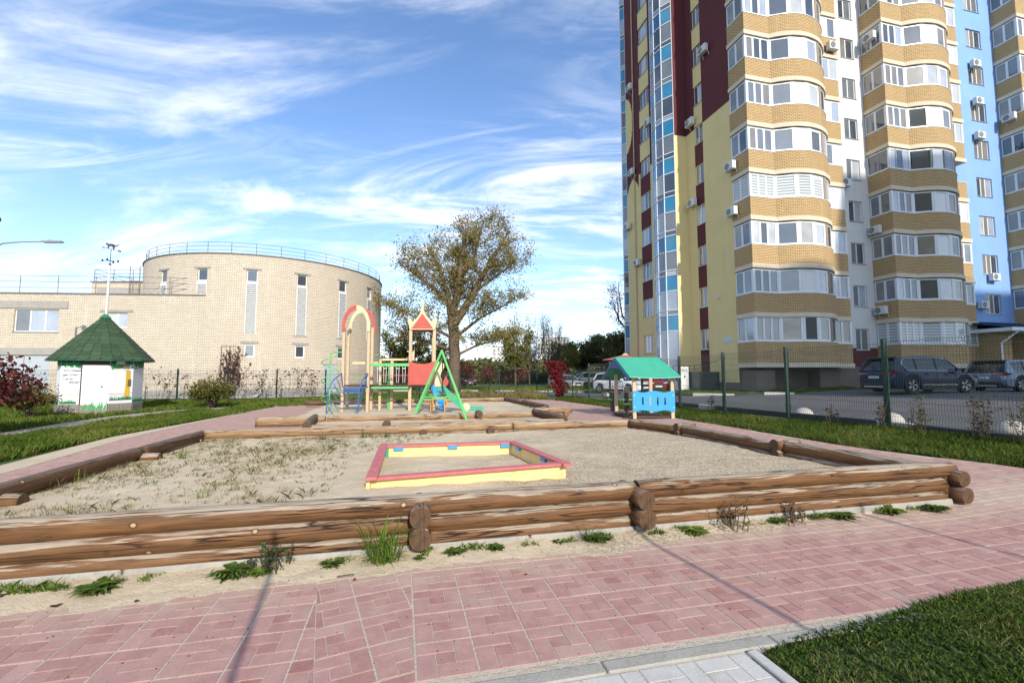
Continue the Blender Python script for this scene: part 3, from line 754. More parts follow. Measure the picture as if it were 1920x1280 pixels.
# second pit
w2 = thing('log_wall', 'front row of pale half-buried logs of the farther playground pit', 'log wall')
log((-5.1, 11.12, 0.14), (-2.3, 11.80, 0.14), 0.095, PL, w2); log((-2.28, 11.8, 0.14), (1.42, 12.68, 0.15), 0.1, PL, w2); log((-5.3, 11.05, 0.04), (1.4, 12.62, 0.04), 0.09, PL, w2)
log((-3.12, 11.4, 0.2), (-3.2, 11.8, 0.2), 0.1, DK, w2, 'log_end')
w3 = thing('log_wall', 'second row of pale logs at the foot of the climbing frame', 'log wall')
log((-7.1, 12.75, 0.17), (-5.35, 13.2, 0.17), 0.1, PL, w3); log((-5.3, 13.2, 0.17), (-2.6, 13.85, 0.17), 0.1, PL, w3); log((-2.6, 13.85, 0.17), (0.62, 14.62, 0.18), 0.1, PL, w3)
log((-7.1, 12.75, 0.05), (-5.1, 13.25, 0.05), 0.095, BR, w3); log((-0.98, 13.9, 0.26), (-1.06, 14.3, 0.26), 0.105, DK, w3, 'log_end'); log((-0.97, 13.88, 0.08), (-1.05, 14.3, 0.08), 0.09, DK, w3, 'log_end')
w4 = thing('log_wall', 'dark slanting log with a round cut end left of the climbing frame', 'log')
log((-4.92, 11.0, 0.22), (-5.72, 13.35, 0.22), 0.105, DK, w4)
w5 = thing('log_wall', 'dark slanting double logs right of the swing frame, cut ends facing the camera', 'log wall')
log((1.45, 12.75, 0.22), (0.72, 14.9, 0.24), 0.11, DK, w5); log((1.4, 12.9, 0.06), (0.75, 14.8, 0.06), 0.1, DK, w5)
w6 = thing('log_wall', 'short pale log crossing behind the dark double logs, beside the pink path', 'log wall')
log((0.72, 15.05, 0.27), (2.0, 15.4, 0.27), 0.1, PL, w6); log((0.75, 15.05, 0.09), (1.7, 15.3, 0.09), 0.09, PL, w6); log((1.83, 15.15, 0.16), (1.78, 15.6, 0.16), 0.1, PL, w6, 'log_end')
w7 = thing('log_wall', 'receding line of grey single logs along the far right side of the playground pit', 'log wall')
log((-0.33, 23.5, 0.2), (0.45, 20.75, 0.2), 0.1, DK, w7); log((0.5, 20.5, 0.22), (1.32, 17.3, 0.22), 0.11, DK, w7); log((1.3, 17.2, 0.22), (0.85, 15.3, 0.22), 0.1, DK, w7)
w8 = thing('log_wall', 'far row of thin pale logs behind the climbing frame', 'log wall')
log((-9.2, 20.4, 0.18), (-5.2, 21.8, 0.18), 0.1, DK, w8); log((-5.15, 21.8, 0.18), (-0.35, 23.6, 0.18), 0.1, PL, w8)

# ------------------------------------------------------------------ sandbox
sb = thing('sandbox', 'square wooden sandbox with weathered pink-red rim boards and yellow sides', 'sandbox')
cn = {'NL': Vector((-1.57, 4.98, 0.352)), 'FL': Vector((-2.0, 6.98, 0.395)), 'FR': Vector((0.04, 7.28, 0.41)), 'NR': Vector((0.70, 5.50, 0.405))}
def rim(a, b, w, name, inward, z0=0.0, ext0=0.0, ext1=0.0):
    d = (b - a); ln = d.length; d.normalize(); a2 = a - d * ext0; q = d.to_track_quat('X', 'Z').to_matrix().to_4x4(); q.translation = a2
    ln += ext0 + ext1; mb = MB()
    y0, y1 = (0, w) if inward > 0 else (-w, 0)
    mb.bbox(0, ln, y0 - 0.0, y1, -0.03 + z0, 0 + z0, 0.006)
    o = mb.build(name, PINKB, sb); o.matrix_local = q
    return o
rim(cn['NL'] + Vector((0.06, 0.0, -.012)), cn['NR'], 0.12, 'rim_board', 1, 0.0)
rim(cn['NR'], cn['FR'], 0.12, 'rim_board', 1, 0.004, 0.05, 0.0)
rim(cn['FL'], cn['FR'] , 0.12, 'rim_board', -1, 0.0, 0.0, -0.02)
rim(cn['NL'], cn['FL'], 0.12, 'rim_board', -1, 0.006, 0.06, 0.06)
def side(a, b, inset, hgt, th=0.035, mat=SANDY_Y, ly=0):
    d = (b - a); ln = d.length; d.normalize(); q = d.to_track_quat('X', 'Z').to_matrix().to_4x4(); q.translation = a
    mb = MB(); mb.box(0.05, ln - 0.06, inset, inset + th, -hgt, -0.031); o = mb.build('side_board', mat, sb); o.matrix_local = q
side(cn['NL'], cn['NR'], 0.045, 0.2); side(cn['NR'], cn['FR'], 0.045, 0.25); side(cn['FL'], cn['FR'], -0.085, 0.28); side(cn['NL'], cn['FL'], -0.085, 0.25)
def block(a, b, k, inset):
    p = a.lerp(b, k); d = (b - a).normalized(); q = d.to_track_quat('X', 'Z').to_matrix().to_4x4(); q.translation = p
    mb = MB(); mb.bbox(-0.07, 0.07, inset, inset + 0.04 * (1 if inset > 0 else 1), -0.075, -0.032, 0.004); o = mb.build('blue_bracket', BLUEB, sb); o.matrix_local = q
for k in (0.14, 0.53, 0.92): block(cn['FL'], cn['FR'], k, -0.13)
for k in (0.3, 0.78): block(cn['NR'], cn['FR'], k, 0.082)
mb = MB(); mb.box(-0.02, 0.02, -0.02, 0.02, -0.2, -0.031); o = mb.build('corner_post', SANDY_Y, sb); o.location = cn['NL'] + Vector((0.02, 0.03, 0))
mb = MB(); mb.box(-0.03, 0.03, -0.03, 0.03, -0.25, -0.031); o = mb.build('corner_post', TEAL, sb); o.location = cn['FL'] + Vector((0.13, -0.12, 0))

# ================================================================== BUILDING HELPERS
def wall_grid(mb, P, l0, l1, z0, z1, holes, matf, depth=0.14, dl=2.0, uvo=0.0):
    ls = {l0, l1}; zs = {z0, z1}
    for a, b, c, d in holes: ls |= {a, b}; zs |= {c, d}
    k = l0
    while k < l1: ls.add(k); k += dl
    ls = sorted(x for x in ls if l0 <= x <= l1); zs = sorted(x for x in zs if z0 <= x <= z1)
    for a, b in zip(ls, ls[1:]):
        if b - a < 1e-5: continue
        for c, d in zip(zs, zs[1:]):
            if d - c < 1e-5: continue
            lc, zc = (a + b) / 2, (c + d) / 2
            if any(h[0] < lc < h[1] and h[2] < zc < h[3] for h in holes): continue
            mb.face([P(a, c, 0), P(b, c, 0), P(b, d, 0), P(a, d, 0)], matf(lc, zc), [(a, c), (b, c), (b, d), (a, d)])
    for a, b, c, d in holes:
        m = matf((a + b) / 2, (c + d) / 2)
        n = max(1, int((b - a) / dl))
        mb.face([P(a, c, 0), P(a, d, 0), P(a, d, depth), P(a, c, depth)], m, [(0, c), (0, d), (depth, d), (depth, c)])
        mb.face([P(b, d, 0), P(b, c, 0), P(b, c, depth), P(b, d, depth)], m, [(0, d), (0, c), (depth, c), (depth, d)])
        mb.face([P(a, d, 0), P(b, d, 0), P(b, d, depth), P(a, d, depth)], m, [(a, 0), (b, 0), (b, depth), (a, depth)])
        mb.face([P(b, c, 0), P(a, c, 0), P(a, c, depth), P(b, c, depth)], m, [(b, 0), (a, 0), (a, depth), (b, depth)])
_wc = {}
rg = random.Random(3)
def window(parent, loc, rz, w, h, cols, glasses, sill=True, name='window', fw_=0.06, louvre=None):
    """window in a hole: origin bottom centre on the wall face, +y points into the wall"""
    key = (round(w, 3), round(h, 3), cols, sill, name, fw_)
    if key not in _wc:
        f = MB(); y0, y1 = 0.09, 0.15
        f.box(-w / 2, w / 2, y0, y1, 0, fw_); f.box(-w / 2, w / 2, y0, y1, h - fw_, h)
        f.box(-w / 2, -w / 2 + fw_, y0, y1, fw_, h - fw_); f.box(w / 2 - fw_, w / 2, y0, y1, fw_, h - fw_)
        pans = []; x = -w / 2 + fw_; iw = w - 2 * fw_; tot = sum(cols) if isinstance(cols, tuple) else cols
        cs = cols if isinstance(cols, tuple) else (1,) * cols; acc = 0
        for i, c in enumerate(cs):
            a = x + iw * acc / tot; acc += c; b = x + iw * acc / tot
            if i: f.box(a - 0.045, a + 0.045, y0 - 0.01, y1, fw_, h - fw_)
            pans.append((a + (0.045 if i else 0), b - (0.045 if i < len(cs) - 1 else 0)))
        pm = []
        for a, b in pans:
            p = MB(); p.box(a, b, 0.11, 0.135, fw_, h - fw_); pm.append(p.data('pane', G_DARK))
        s = None
        if sill:
            s_ = MB(); s_.box(-w / 2 - 0.04, w / 2 + 0.04, -0.05, 0.1, -0.035, 0.0); s = s_.data('sill', GALV)
        _wc[key] = (f.data('frame', WHITE), pm, s)
    fm, pm, s = _wc[key]
    o = link(name, fm, parent, loc, rz)
    for i, m in enumerate(pm):
        p = link('pane', m, o); g = glasses[i % len(glasses)] if isinstance(glasses, (list, tuple)) else glasses
        p.material_slots[0].link = 'OBJECT'; p.material_slots[0].material = g
    if s: link('sill', s, o)
    return o
def rglass(): return rg.choice([G_DARK, G_MID, G_MID, G_LIGHT, G_WARM, G_PALE, G_DARK])

# ================================================================== TOWER
W1 = Vector((14.6, 29.3, 0))
tw = thing('apartment_tower', 'tall apartment block with curved yellow brick balconies and burgundy, yellow, white and blue walls', 'apartment building', W1, TH)
NF = 13; F = 3.05; TOP = 42.0
BND = 19.8
# -- left side wall (faces -s): length coordinate t
def PLft(off): return lambda l, z, d: (off + d, l, z)
mats6 = [YELW, BURG, WHITEW, BLUEW, BROWNP, TILED]
hol = []; winz = [3.24 + F * k for k in range(0, NF - 1)]
for z in winz: hol.append((2.85, 3.80, z, z + 1.45))
def mleft(l, z):
    inw = 2.85 < l < 3.80
    hi = z > BND
    if z < 0.95: return 4
    if inw: 
        if not any(a <= z <= a + 1.45 for a in winz): return 0 if hi else 1
    return 1 if hi else 0
mb = MB()
# flip orientation so the face looks outward (-s)
def Pm(l, z, d): return (d, l, z)
hol2 = hol + [(0, 0.0001, 0, 0.0001)]
extra = [(0, 0.001, 0.949, 0.951), (0, 0.001, BND - 0.001, BND + 0.001)]
wall_grid(mb, Pm, 0, 4.83, -0.4, TOP, hol + [(0.0, 0.0005, 0.95, 0.9505), (0.0, 0.0005, BND, BND + 0.0005)], mleft, 0.16)
mb.build('side_wall', mats6, tw)
for z in winz:
    window(tw, (0, 3.325, z), R(-90), 0.95, 1.45, (1, 1.15), [rglass(), rglass()], True)
# -- lit return wall
mb = MB()
mb.face([(-1.03, 4.83, -0.4), (0, 4.83, -0.4), (0, 4.83, BND), (-1.03, 4.83, BND)], 0); mb.face([(-1.03, 4.83, BND), (0, 4.83, BND), (0, 4.83, TOP), (-1.03, 4.83, TOP)], 1)
mb.build('return_wall', mats6, tw)
# -- rear part of the side wall, with windows
hol = []; wz2 = [0.9 + 2.35 + F * (k) for k in range(0, NF - 1)]
for z in wz2: hol.append((8.35, 9.95, z, z + 1.5))
def mrear(l, z):
    bz = 19.0
    if 10.2 < l < 12.4: bz = 17.8 + 1.2 * abs(math.sin((l - 10.2) * 1.4))
    hi = z > bz
    if 8.35 < l < 9.95 and z > 3.2 and not any(a <= z <= a + 1.5 for a in wz2):
        k = int((z - 3.25) / F)
        return 0 if hi else (1 if z > 6 else 0)
    if (l - 12.4) ** 2 / 1.4 + (z - 24.5) ** 2 / 7 < 1: return 0
    return 1 if hi else 0
mb = MB()
mk = [(7.95, 7.9505, a, a + 0.0005) for a in np.arange(16.5, 28, 0.12)]
wall_grid(mb, lambda l, z, d: (-1.03 + d, l, z), 7.95, 12.4, -0.4, TOP, hol + mk, mrear, 0.16, 0.1)
mb.build('side_wall', mats6, tw)
for z in wz2: window(tw, (-1.03, 9.15, z), R(-90), 1.6, 1.5, (1, 1, 1), [rglass(), rglass(), rglass()], True)
# -- curved glazed bays
def glazed_bay(t0, t1, s0, sag, z0, npan, nm):
    pts = []
    for i in range(npan + 1):
        k = i / npan; pts.append(Vector((s0 - sag * math.sin(PI * k) ** 0.8, t0 + (t1 - t0) * k, 0)))
    bay = MB()
    for p in pts: bay.box(p.x - 0.035, p.x + 0.03, p.y - 0.03, p.y + 0.03, z0, TOP)
    rows = []
    z = z0
    first = True
    while z < TOP - 3.1:
        rows += [('blue', z, z + 1.22), ('low', z + 1.22, z + 1.60), ('tall', z + 1.60, z + F)]
        z += F
    for a, b in zip(pts, pts[1:]):
        for r_ in rows:
            d = (b - a); n = Vector((-d.y, d.x, 0)).normalized() * 0.03
            for zz_ in (r_[1],):
                bay.prism([a + Vector((0, 0, zz_ - 0.035)) + n, b + Vector((0, 0, zz_ - 0.035)) + n, b + Vector((0, 0, zz_ + 0.035)) + n, a + Vector((0, 0, zz_ + 0.035)) + n], -n * 2.0)
    bo = bay.build(nm, WHITE, tw)
    cache = {}
    for ip, (a, b) in enumerate(zip(pts, pts[1:])):
        e = (b - a) * 0.0
        for r_ in rows:
            h = r_[2] - r_[1]; key = (ip, round(h, 3))
            if key not in cache:
                p = MB(); p.prism([Vector((a.x, a.y, 0.03)), Vector((b.x, b.y, 0.03)), Vector((b.x, b.y, h - 0.03)), Vector((a.x, a.y, h - 0.03))], (0.02, 0, 0)); cache[key] = p.data('pane', G_DARK)
            q = link('pane', cache[key], bo, (0, 0, r_[1]))
            q.material_slots[0].link = 'OBJECT'
            q.material_slots[0].material = (G_BLUE if ip % 2 == 0 else G_BLUED) if r_[0] == 'blue' else (BLIND if rg.random() < 0.1 else rg.choice([G_PALE, G_MID, G_MID, G_DARK, G_DARK]))
        # ground-floor tall glazing below the first blue row
        p = MB(); p.prism([Vector((a.x, a.y, 0.9)), Vector((b.x, b.y, 0.9)), Vector((b.x, b.y, z0 - 0.03)), Vector((a.x, a.y, z0 - 0.03))], (0.02, 0, 0))
        p.build('pane', G_PALE, bo)
    p = MB()
    for a in pts: p.box(a.x - 0.04, a.x + 0.02, a.y - 0.03, a.y + 0.03, 0.7, z0)
    for a, b in zip(pts, pts[1:]):
        for zz_ in (0.9, 2.6):
            p.prism([Vector((a.x - .03, a.y, zz_)), Vector((b.x - .03, b.y, zz_)), Vector((b.x - .03, b.y, zz_ + .07)), Vector((a.x - .03, a.y, zz_ + .07))], (0.05, 0, 0))
    p.build('sash', WHITE, bo)
    b2 = MB(); b2.prism([Vector((p_.x - 0.03, p_.y, -0.4)) for p_ in pts], (0, 0, 1.28)); b2.build('bay_base', BROWNP, bo)
glazed_bay(4.86, 7.95, -1.03, 0.62, 4.72, 4, 'glazed_bay')
glazed_bay(12.4, 13.3, -1.0, 0.25, 4.72, 2, 'glazed_bay')
# -- front wall pieces (face -t)
def front_wall(s0, s1, holes, mf, nm, z0=-0.4, extra=()):
    m = MB(); wall_grid(m, lambda l, z, d: (l, d, z), s0, s1, z0, TOP, list(holes) + [(s0, s0 + .0005, e, e + .0005) for e in extra], mf, 0.18); return m.build(nm, mats6, tw)
wh = [(9.6, 10.8, 3.15 + F * k, 4.65 + F * k) for k in range(NF - 1)]
front_wall(0, 11.5, wh, lambda l, z: (4 if z < 2.0 else 1 if z < 3.3 else 2) if l > 8.0 else (4 if z < 2.2 else 2), 'front_wall', extra=(2.0, 2.2, 3.3))
for i, h in enumerate(wh): window(tw, (10.2, 0, h[2]), 0, 1.2, 1.5, (1, 1.2), [rglass(), rglass()])
bh_ = [(22.3, 23.95, 6.1 + 3.07 * k, 7.62 + 3.07 * k) for k in range(NF - 2)]
front_wall(11.5, 25.3, bh_, lambda l, z: 3 if l > 19.2 and z > 2.5 else (4 if z < 2.2 else 3), 'front_wall', extra=(2.2, 2.5))
for h in bh_: window(tw, (23.12, 0, h[2]), 0, 1.65, 1.52, (0.8, 0.8, 1), [rglass(), G_WARM, rglass()])
front_wall(25.3, 40, [], lambda l, z: 3, 'front_wall')
mb = MB(); mb.box(-0.9, 40, 0.2, 14.4, TOP - 0.4, TOP + 0.3); mb.build('roof', CONC, tw)
mb = MB(); mb.box(0.3, 39.9, 13.9, 14.3, -0.4, TOP - 0.5); mb.box(39.7, 40.1, 0.3, 14, -0.4, TOP - 0.5); mb.build('rear_wall', YELW, tw)

# -- balcony stacks
def arc(p0, p1, sag, n):
    c = (p1 - p0); m = (p0 + p1) / 2; hw = c.length / 2; r_ = (hw * hw + sag * sag) / (2 * sag); d = c.normalized(); nn = Vector((d.y, -d.x, 0))
    cen = m - nn * (r_ - sag); a0 = math.asin(hw / r_); res = []
    for i in range(n + 1):
        a = -a0 + 2 * a0 * i / n; res.append(cen + d * (r_ * math.sin(a)) + nn * (r_ * math.cos(a)))
    return res
BPT = [Vector((0, 0, 0)), Vector((0, -1.5, 0)), Vector((1.85, -1.5, 0))]
ARC = arc(Vector((1.85, -1.5, 0)), Vector((6.55, -1.15, 0)), 0.9, 20)
BPATH = BPT[:2] + ARC + [Vector((6.55, -0.95, 0)), Vector((8.0, -0.95, 0)), Vector((8.0, 0, 0))]
def offs(path, d):
    """offset a plan path outwards (to the right of travel is outward here)"""
    r_ = []
    for i, p in enumerate(path):
        a = path[max(i - 1, 0)]; b = path[min(i + 1, len(path) - 1)]
        n1 = (p - a); n2 = (b - p)
        n1 = n1.normalized() if n1.length > 1e-6 else n2.normalized(); n2 = n2.normalized() if n2.length > 1e-6 else n1
        q1 = Vector((n1.y, -n1.x, 0)); q2 = Vector((n2.y, -n2.x, 0)); q = q1 + q2
        if q.length < 1e-3: q = q1
        q.normalize(); k = 1 / max(0.5, q.dot(q1)); r_.append(p + q * d * k)
    return r_
# travel A->B goes -y: right side is -x = outward.  good
def strip(mb, path, z0, z1, m=0, uv0=0.0):
    l = uv0
    for a, b in zip(path, path[1:]):
        d = (b - a).length
        mb.face([(a.x, a.y, z0), (b.x, b.y, z0), (b.x, b.y, z1), (a.x, a.y, z1)], m, [(l, z0), (l + d, z0), (l + d, z1), (l, z1)]); l += d
def ring_cap(mb, p1, p2, z, m=0, up=True):
    for a, b, c, d in zip(p1, p1[1:], p2[1:], p2):
        f = [(a.x, a.y, z), (b.x, b.y, z), (c.x, c.y, z), (d.x, d.y, z)]
        mb.face(f if up else f[::-1], m)
PO = offs(BPATH, 0.05); PI_ = offs(BPATH, -0.08); PB = offs(BPATH, 0.11)
def parapet_mesh(zb, h):
    m = MB(); strip(m, PO, 0, h); strip(m, PI_, 0, h); ring_cap(m, PO, PI_, h); ring_cap(m, PO, PI_, 0, up=False); return m.data('balcony', BR_Y)
def band_mesh(h=0.27):
    m = MB(); strip(m, PB, 0, h)
    f = [(p.x, p.y, 0) for p in PB]; m.face(f[::-1]); m.face([(p.x, p.y, h) for p in PB]); return m.data('band', CREAM)
ME_PAR = parapet_mesh(0, 1.2); ME_BAND = band_mesh(); 
def sill_mesh():
    m = MB(); a = offs(BPATH, 0.08); b = offs(BPATH, -0.02); strip(m, a, 0, 0.035); ring_cap(m, a, b, 0.035); ring_cap(m, a, b, 0, up=False); return m.data('sill', WHITE)
ME_SILL = sill_mesh()
PANES = []
def addp(a, b, cuts, typ, lean=0):
    ps = [a.lerp(b, c) for c in cuts]
    for i in range(len(ps) - 1): PANES.append((ps[i], ps[i + 1], typ[i % len(typ)]))
addp(BPT[0], BPT[1], (0.03, 0.5, 0.97), 'gg'); addp(BPT[1], BPT[2], (0.03, 0.33, 0.64, 0.97), 'ggg')
for a, b, ty in ((0, 5, 'G'), (5, 9, 'w'), (9, 13, 's'), (14, 17, 'g'), (17, 20, 'g')): PANES.append((ARC[a], ARC[b], ty))
addp(BPATH[-3], BPATH[-2], (0.02, 0.5, 0.98), 'gg'); addp(BPATH[-2], BPATH[-1], (0.05, 0.95), 'g')
WH = 1.5
def bal_frame():
    m = MB()
    def bar(a, b, z0, z1, th=0.06, ex=0.0):
        d = (b - a); n = Vector((d.y, -d.x, 0)).normalized() * (th / 2)
        m.prism([a + n + Vector((0, 0, z0)), b + n + Vector((0, 0, z0)), b + n + Vector((0, 0, z1)), a + n + Vector((0, 0, z1))], -n * 2)
    for a, b, ty in PANES:
        bar(a, b, 0.035, 0.035 + (0.10 if ty in 'Gws' else 0.08)); bar(a, b, WH - (0.17 if ty == 's' else 0.09), WH - 0.005)
        d = (b - a).normalized(); w = 0.075 if ty == 'g' else 0.14
        if ty == 's': w = 0.16
        bar(a, a + d * w, 0.035 + 0.08, WH - 0.09, 0.075); bar(b - d * w, b, 0.115, WH - 0.09, 0.075)
    for c in (BPT[1], BPT[2], BPATH[-3], BPATH[-2]): m.box(c.x - 0.06, c.x + 0.06, c.y - 0.06, c.y + 0.06, 0.035, WH - 0.005)
    return m.data('glazing_frame', WHITE)
ME_FR = bal_frame(); ME_P = []
for a, b, ty in PANES:
    d = (b - a).normalized(); w = 0.07 if ty == 'g' else 0.135
    n = Vector((d.y, -d.x, 0)) * 0.012; m = MB(); a2 = a + d * w; b2 = b - d * w
    m.prism([a2 + n + Vector((0, 0, .12)), b2 + n + Vector((0, 0, .12)), b2 + n + Vector((0, 0, WH - .1)), a2 + n + Vector((0, 0, WH - .1))], -n * 2); ME_P.append(m.data('pane', G_DARK))
def pier_mesh():
    m = MB(); c = (ARC[13] + ARC[14]) / 2; d = (ARC[14] - ARC[13]).normalized(); q = Matrix.Rotation(math.atan2(d.y, d.x), 4, 'Z'); q.translation = c
    m.box(-0.13, 0.13, -0.07, 0.1, 0, WH, 0, q); return m.data('brick_pier', BR_W)
ME_PIER = pier_mesh()
def back_mesh():
    m = MB(); m.box(0.05, 7.4, -0.02, 0.0, 0, 1.5); return m.data('inner_wall', G_WARM)
for bi, s0 in enumerate((0.0, 11.5, 25.3)):
    for k in range(-1, NF - 1):
        zt = 5.0 + F * k                      # top of the glazing below this parapet
        base = 5.3 + F * k if k >= 0 else 2.2
        hh = 1.2
        o = link('balcony', ME_PAR, tw, (s0, 0, base))
        if k == -1: o.scale = (1, 1, 1.06)
        gz = base + (1.2 if k >= 0 else 1.272)
        link('slab_band', ME_BAND, o, (0, 0, -0.285)); link('sill', ME_SILL, o, (0, 0, 1.2))
        fr = link('glazing_frame', ME_FR, o, (0, 0, 1.205)); link('brick_pier', ME_PIER, o, (0, 0, 1.205))
        if k == -1:
            for c_ in (fr,): pass
        gap = (bi == 1 and k == 3)
        if gap: bpy.data.objects.remove(fr)
        sty = rg.random()
        for j, (m, (a, b, ty)) in enumerate(zip(ME_P, PANES)):
            if gap and j >= 8: continue
            p = link('pane', m, o, (0, 0, 1.205)); p.material_slots[0].link = 'OBJECT'
            if ty == 'w': g = PANELW if rg.random() < 0.72 else G_LIGHT
            elif ty == 'G': g = rg.choice([G_DARK, G_DARK, G_MID, G_WARM])
            elif j < 2: g = rg.choice([G_MID, G_WARM, G_DARK])
            elif j >= 10: g = rg.choice([G_LIGHT, PANELW, G_MID, G_PALE])
            else: g = rglass()
            if (bi == 1 and k == -1) or (bi == 0 and k == 2 and j < 9): g = BLIND
            if bi == 0 and k == -1: g = rg.choice([G_MID, G_PALE, G_DARK])
            p.material_slots[0].material = g
        if gap:
            m = MB()
            for a, b, ty in PANES[:8]:
                d = (b - a); n = Vector((d.y, -d.x, 0)).normalized() * 0.03
                for z0, z1 in ((0.035, 0.12), (WH - 0.09, WH - 0.005)):
                    m.prism([a + n + Vector((0, 0, z0)), b + n + Vector((0, 0, z0)), b + n + Vector((0, 0, z1)), a + n + Vector((0, 0, z1))], -n * 2)
                for q in (a, b): m.box(q.x - 0.04, q.x + 0.04, q.y - 0.04, q.y + 0.04, 0.1, WH)
            m.build('glazing_frame', WHITE, o, (0, 0, 1.205))
# base piers under the ground-floor balconies
for s0 in (0.0, 11.5, 25.3):
    m = MB(); m.box(0.12, 1.5, -1.3, -0.02, -0.4, 1.7); m.build('base_block', BROWNP, tw, (s0, 0, 0))
    m = MB(); m.box(1.6, 7.2, -0.35, -0.02, -0.4, 1.85); m.build('base_wall', BROWNP, tw, (s0, 0, 0))
    m = MB(); m.box(5.0, 5.6, -1.25, -0.36, -0.4, 1.9); m.build('base_block', BROWNP, tw, (s0, 0, 0))
window(tw, (9.0, 0, 0.95), 0, 0.45, 0.5, 1, G_MID, False)

# -- entrance
ent = MB()
for i in range(26):
    x = 18.9 + i * 0.27
    ent.prism([(x, -3.3, 4.62), (x + 0.25, -3.3, 4.62), (x + 0.25, 0, 5.35), (x, 0, 5.35)], (0, 0, 0.05))
    ent.prism([(x + 0.235, -3.3, 4.64), (x + 0.27, -3.3, 4.64), (x + 0.27, 0, 5.37), (x + 0.235, 0, 5.37)], (0, 0, 0.07))
eo = ent.build('entrance_canopy', BLUEROOF, tw)
m = MB(); m.box(18.85, 26.0, -3.32, -3.2, 4.42, 4.66); m.box(18.85, 18.95, -3.3, 0, 4.42, 4.66); m.box(18.95, 25.9, -3.2, -0.02, 4.40, 4.45); m.build('fascia', WHITE, eo)

def brickbox(x0, x1, y0, y1, z0, z1):
    m = MB(); c = [(x0, y0), (x1, y0), (x1, y1), (x0, y1)]; l = 0
    for i in range(4):
        a, b = c[i], c[(i + 1) % 4]; d = math.hypot(b[0] - a[0], b[1] - a[1])
        m.face([(*a, z0), (*b, z0), (*b, z1), (*a, z1)], 0, [(l, z0), (l + d, z0), (l + d, z1), (l, z1)]); l += d
    m.face([(x0, y0, z1), (x1, y0, z1), (x1, y1, z1), (x0, y1, z1)], 0, [(0, 0)] * 4)
    return m
brickbox(19.6, 20.7, -2.2, -0.02, 0.3, 4.38).build('brick_pier', BR_Y, tw)
brickbox(23.0, 24.9, -2.2, -0.02, 0.3, 4.38).build('brick_pier', BR_Y, tw)
m = MB(); m.box(20.7, 23.0, -0.8, -0.72, 0.5, 4.38); eo2 = m.build('entrance_door', PANELW, tw)
m = MB(); m.box(21.1, 22.05, -0.84, -0.8, 0.6, 3.0); m.build('door_leaf', BLACK, eo2)
m = MB()
for x in (22.1, 22.6): m.box(x, x + 0.04, -0.83, -0.8, 0.6, 4.3)
m.build('door_frame', GALV, eo2)
m = MB(); m.lathe([(0.16, 0), (0.16, 0.05), (0.12, 0.08)], (0, 0, 0), 14, 0, Matrix.Translation((21.6, -0.8, 3.7)) @ Matrix.Rotation(R(90), 4, 'X')); m.build('wall_lamp', GALV, tw)
m = MB(); m.tube([(19.5, -3.35, 4.5), (19.4, -3.2, 4.3), (19.0, -2.6, 3.6), (18.98, -2.6, 0.5)], 0.06, 8); m.build('drainpipe', WHITE, tw)
m = MB(); m.tube([(-1.10, 10.9, 41.5), (-1.10, 10.9, 2.2), (-1.16, 10.7, 1.9), (-1.16, 10.5, 0.5)], 0.055, 8); m.build('drainpipe', TANP, tw)
# address plate, security lamps
m = MB(); m.box(-0.03, 0, 0.55, 1.25, 3.62, 3.92); m.build('address_plate', paint('address_plate', (0.45, 0.55, 0.66), 0.4), tw)
for (y, z) in ((1.7, 6.75), (11.9, 6.2)):
    x = 0 if y < 4 else -1.03
    m = MB(); m.tube([(x, y, z), (x - 0.22, y, z + 0.18)], 0.03, 6); m.cbox((x - 0.1, y, z), (0.2, 0.14, 0.14), 0, None)
    m.build('security_lamp', ACW, tw)
# stair house with dark tiles at the foot of the side wall
m = MB(); m.box(-1.5, -0.02, 1.9, 4.5, -0.3, 1.62); sh = m.build('stair_house', BROWNP, tw)
tl = MB(); tl.bbox(0, 0.36, -0.012, 0, 0, 0.26, 0.004); tme = tl.data('tile', TILED)
for i in range(4):
    for j in range(6):
        o = link('tile', tme, sh, (-1.5 + 0.37 * i + 0.002, 1.888, 0.06 + j * 0.265))
tl2 = MB(); tl2.bbox(0, 0.42, -0.012, 0, 0, 0.26, 0.004); tme2 = tl2.data('tile', TILED)
for i in range(6):
    for j in range(6):
        link('tile', tme2, sh, (-1.513, 4.48 - i * 0.43, 0.06 + j * 0.265), R(-90))
m = MB()
for a in range(5): m.tube([(-1.45, 1.95 + a * 0.6, 1.62), (-1.45, 1.95 + a * 0.6, 2.1)], 0.015, 5)
for z in (1.85, 2.1): m.tube([(-1.45, 1.95, z), (-1.45, 4.4, z)], 0.018, 5)
m.tube([(-1.45, 1.95, 2.1), (-0.1, 1.95, 2.35)], 0.018, 5); m.build('railing', BLACK, sh)

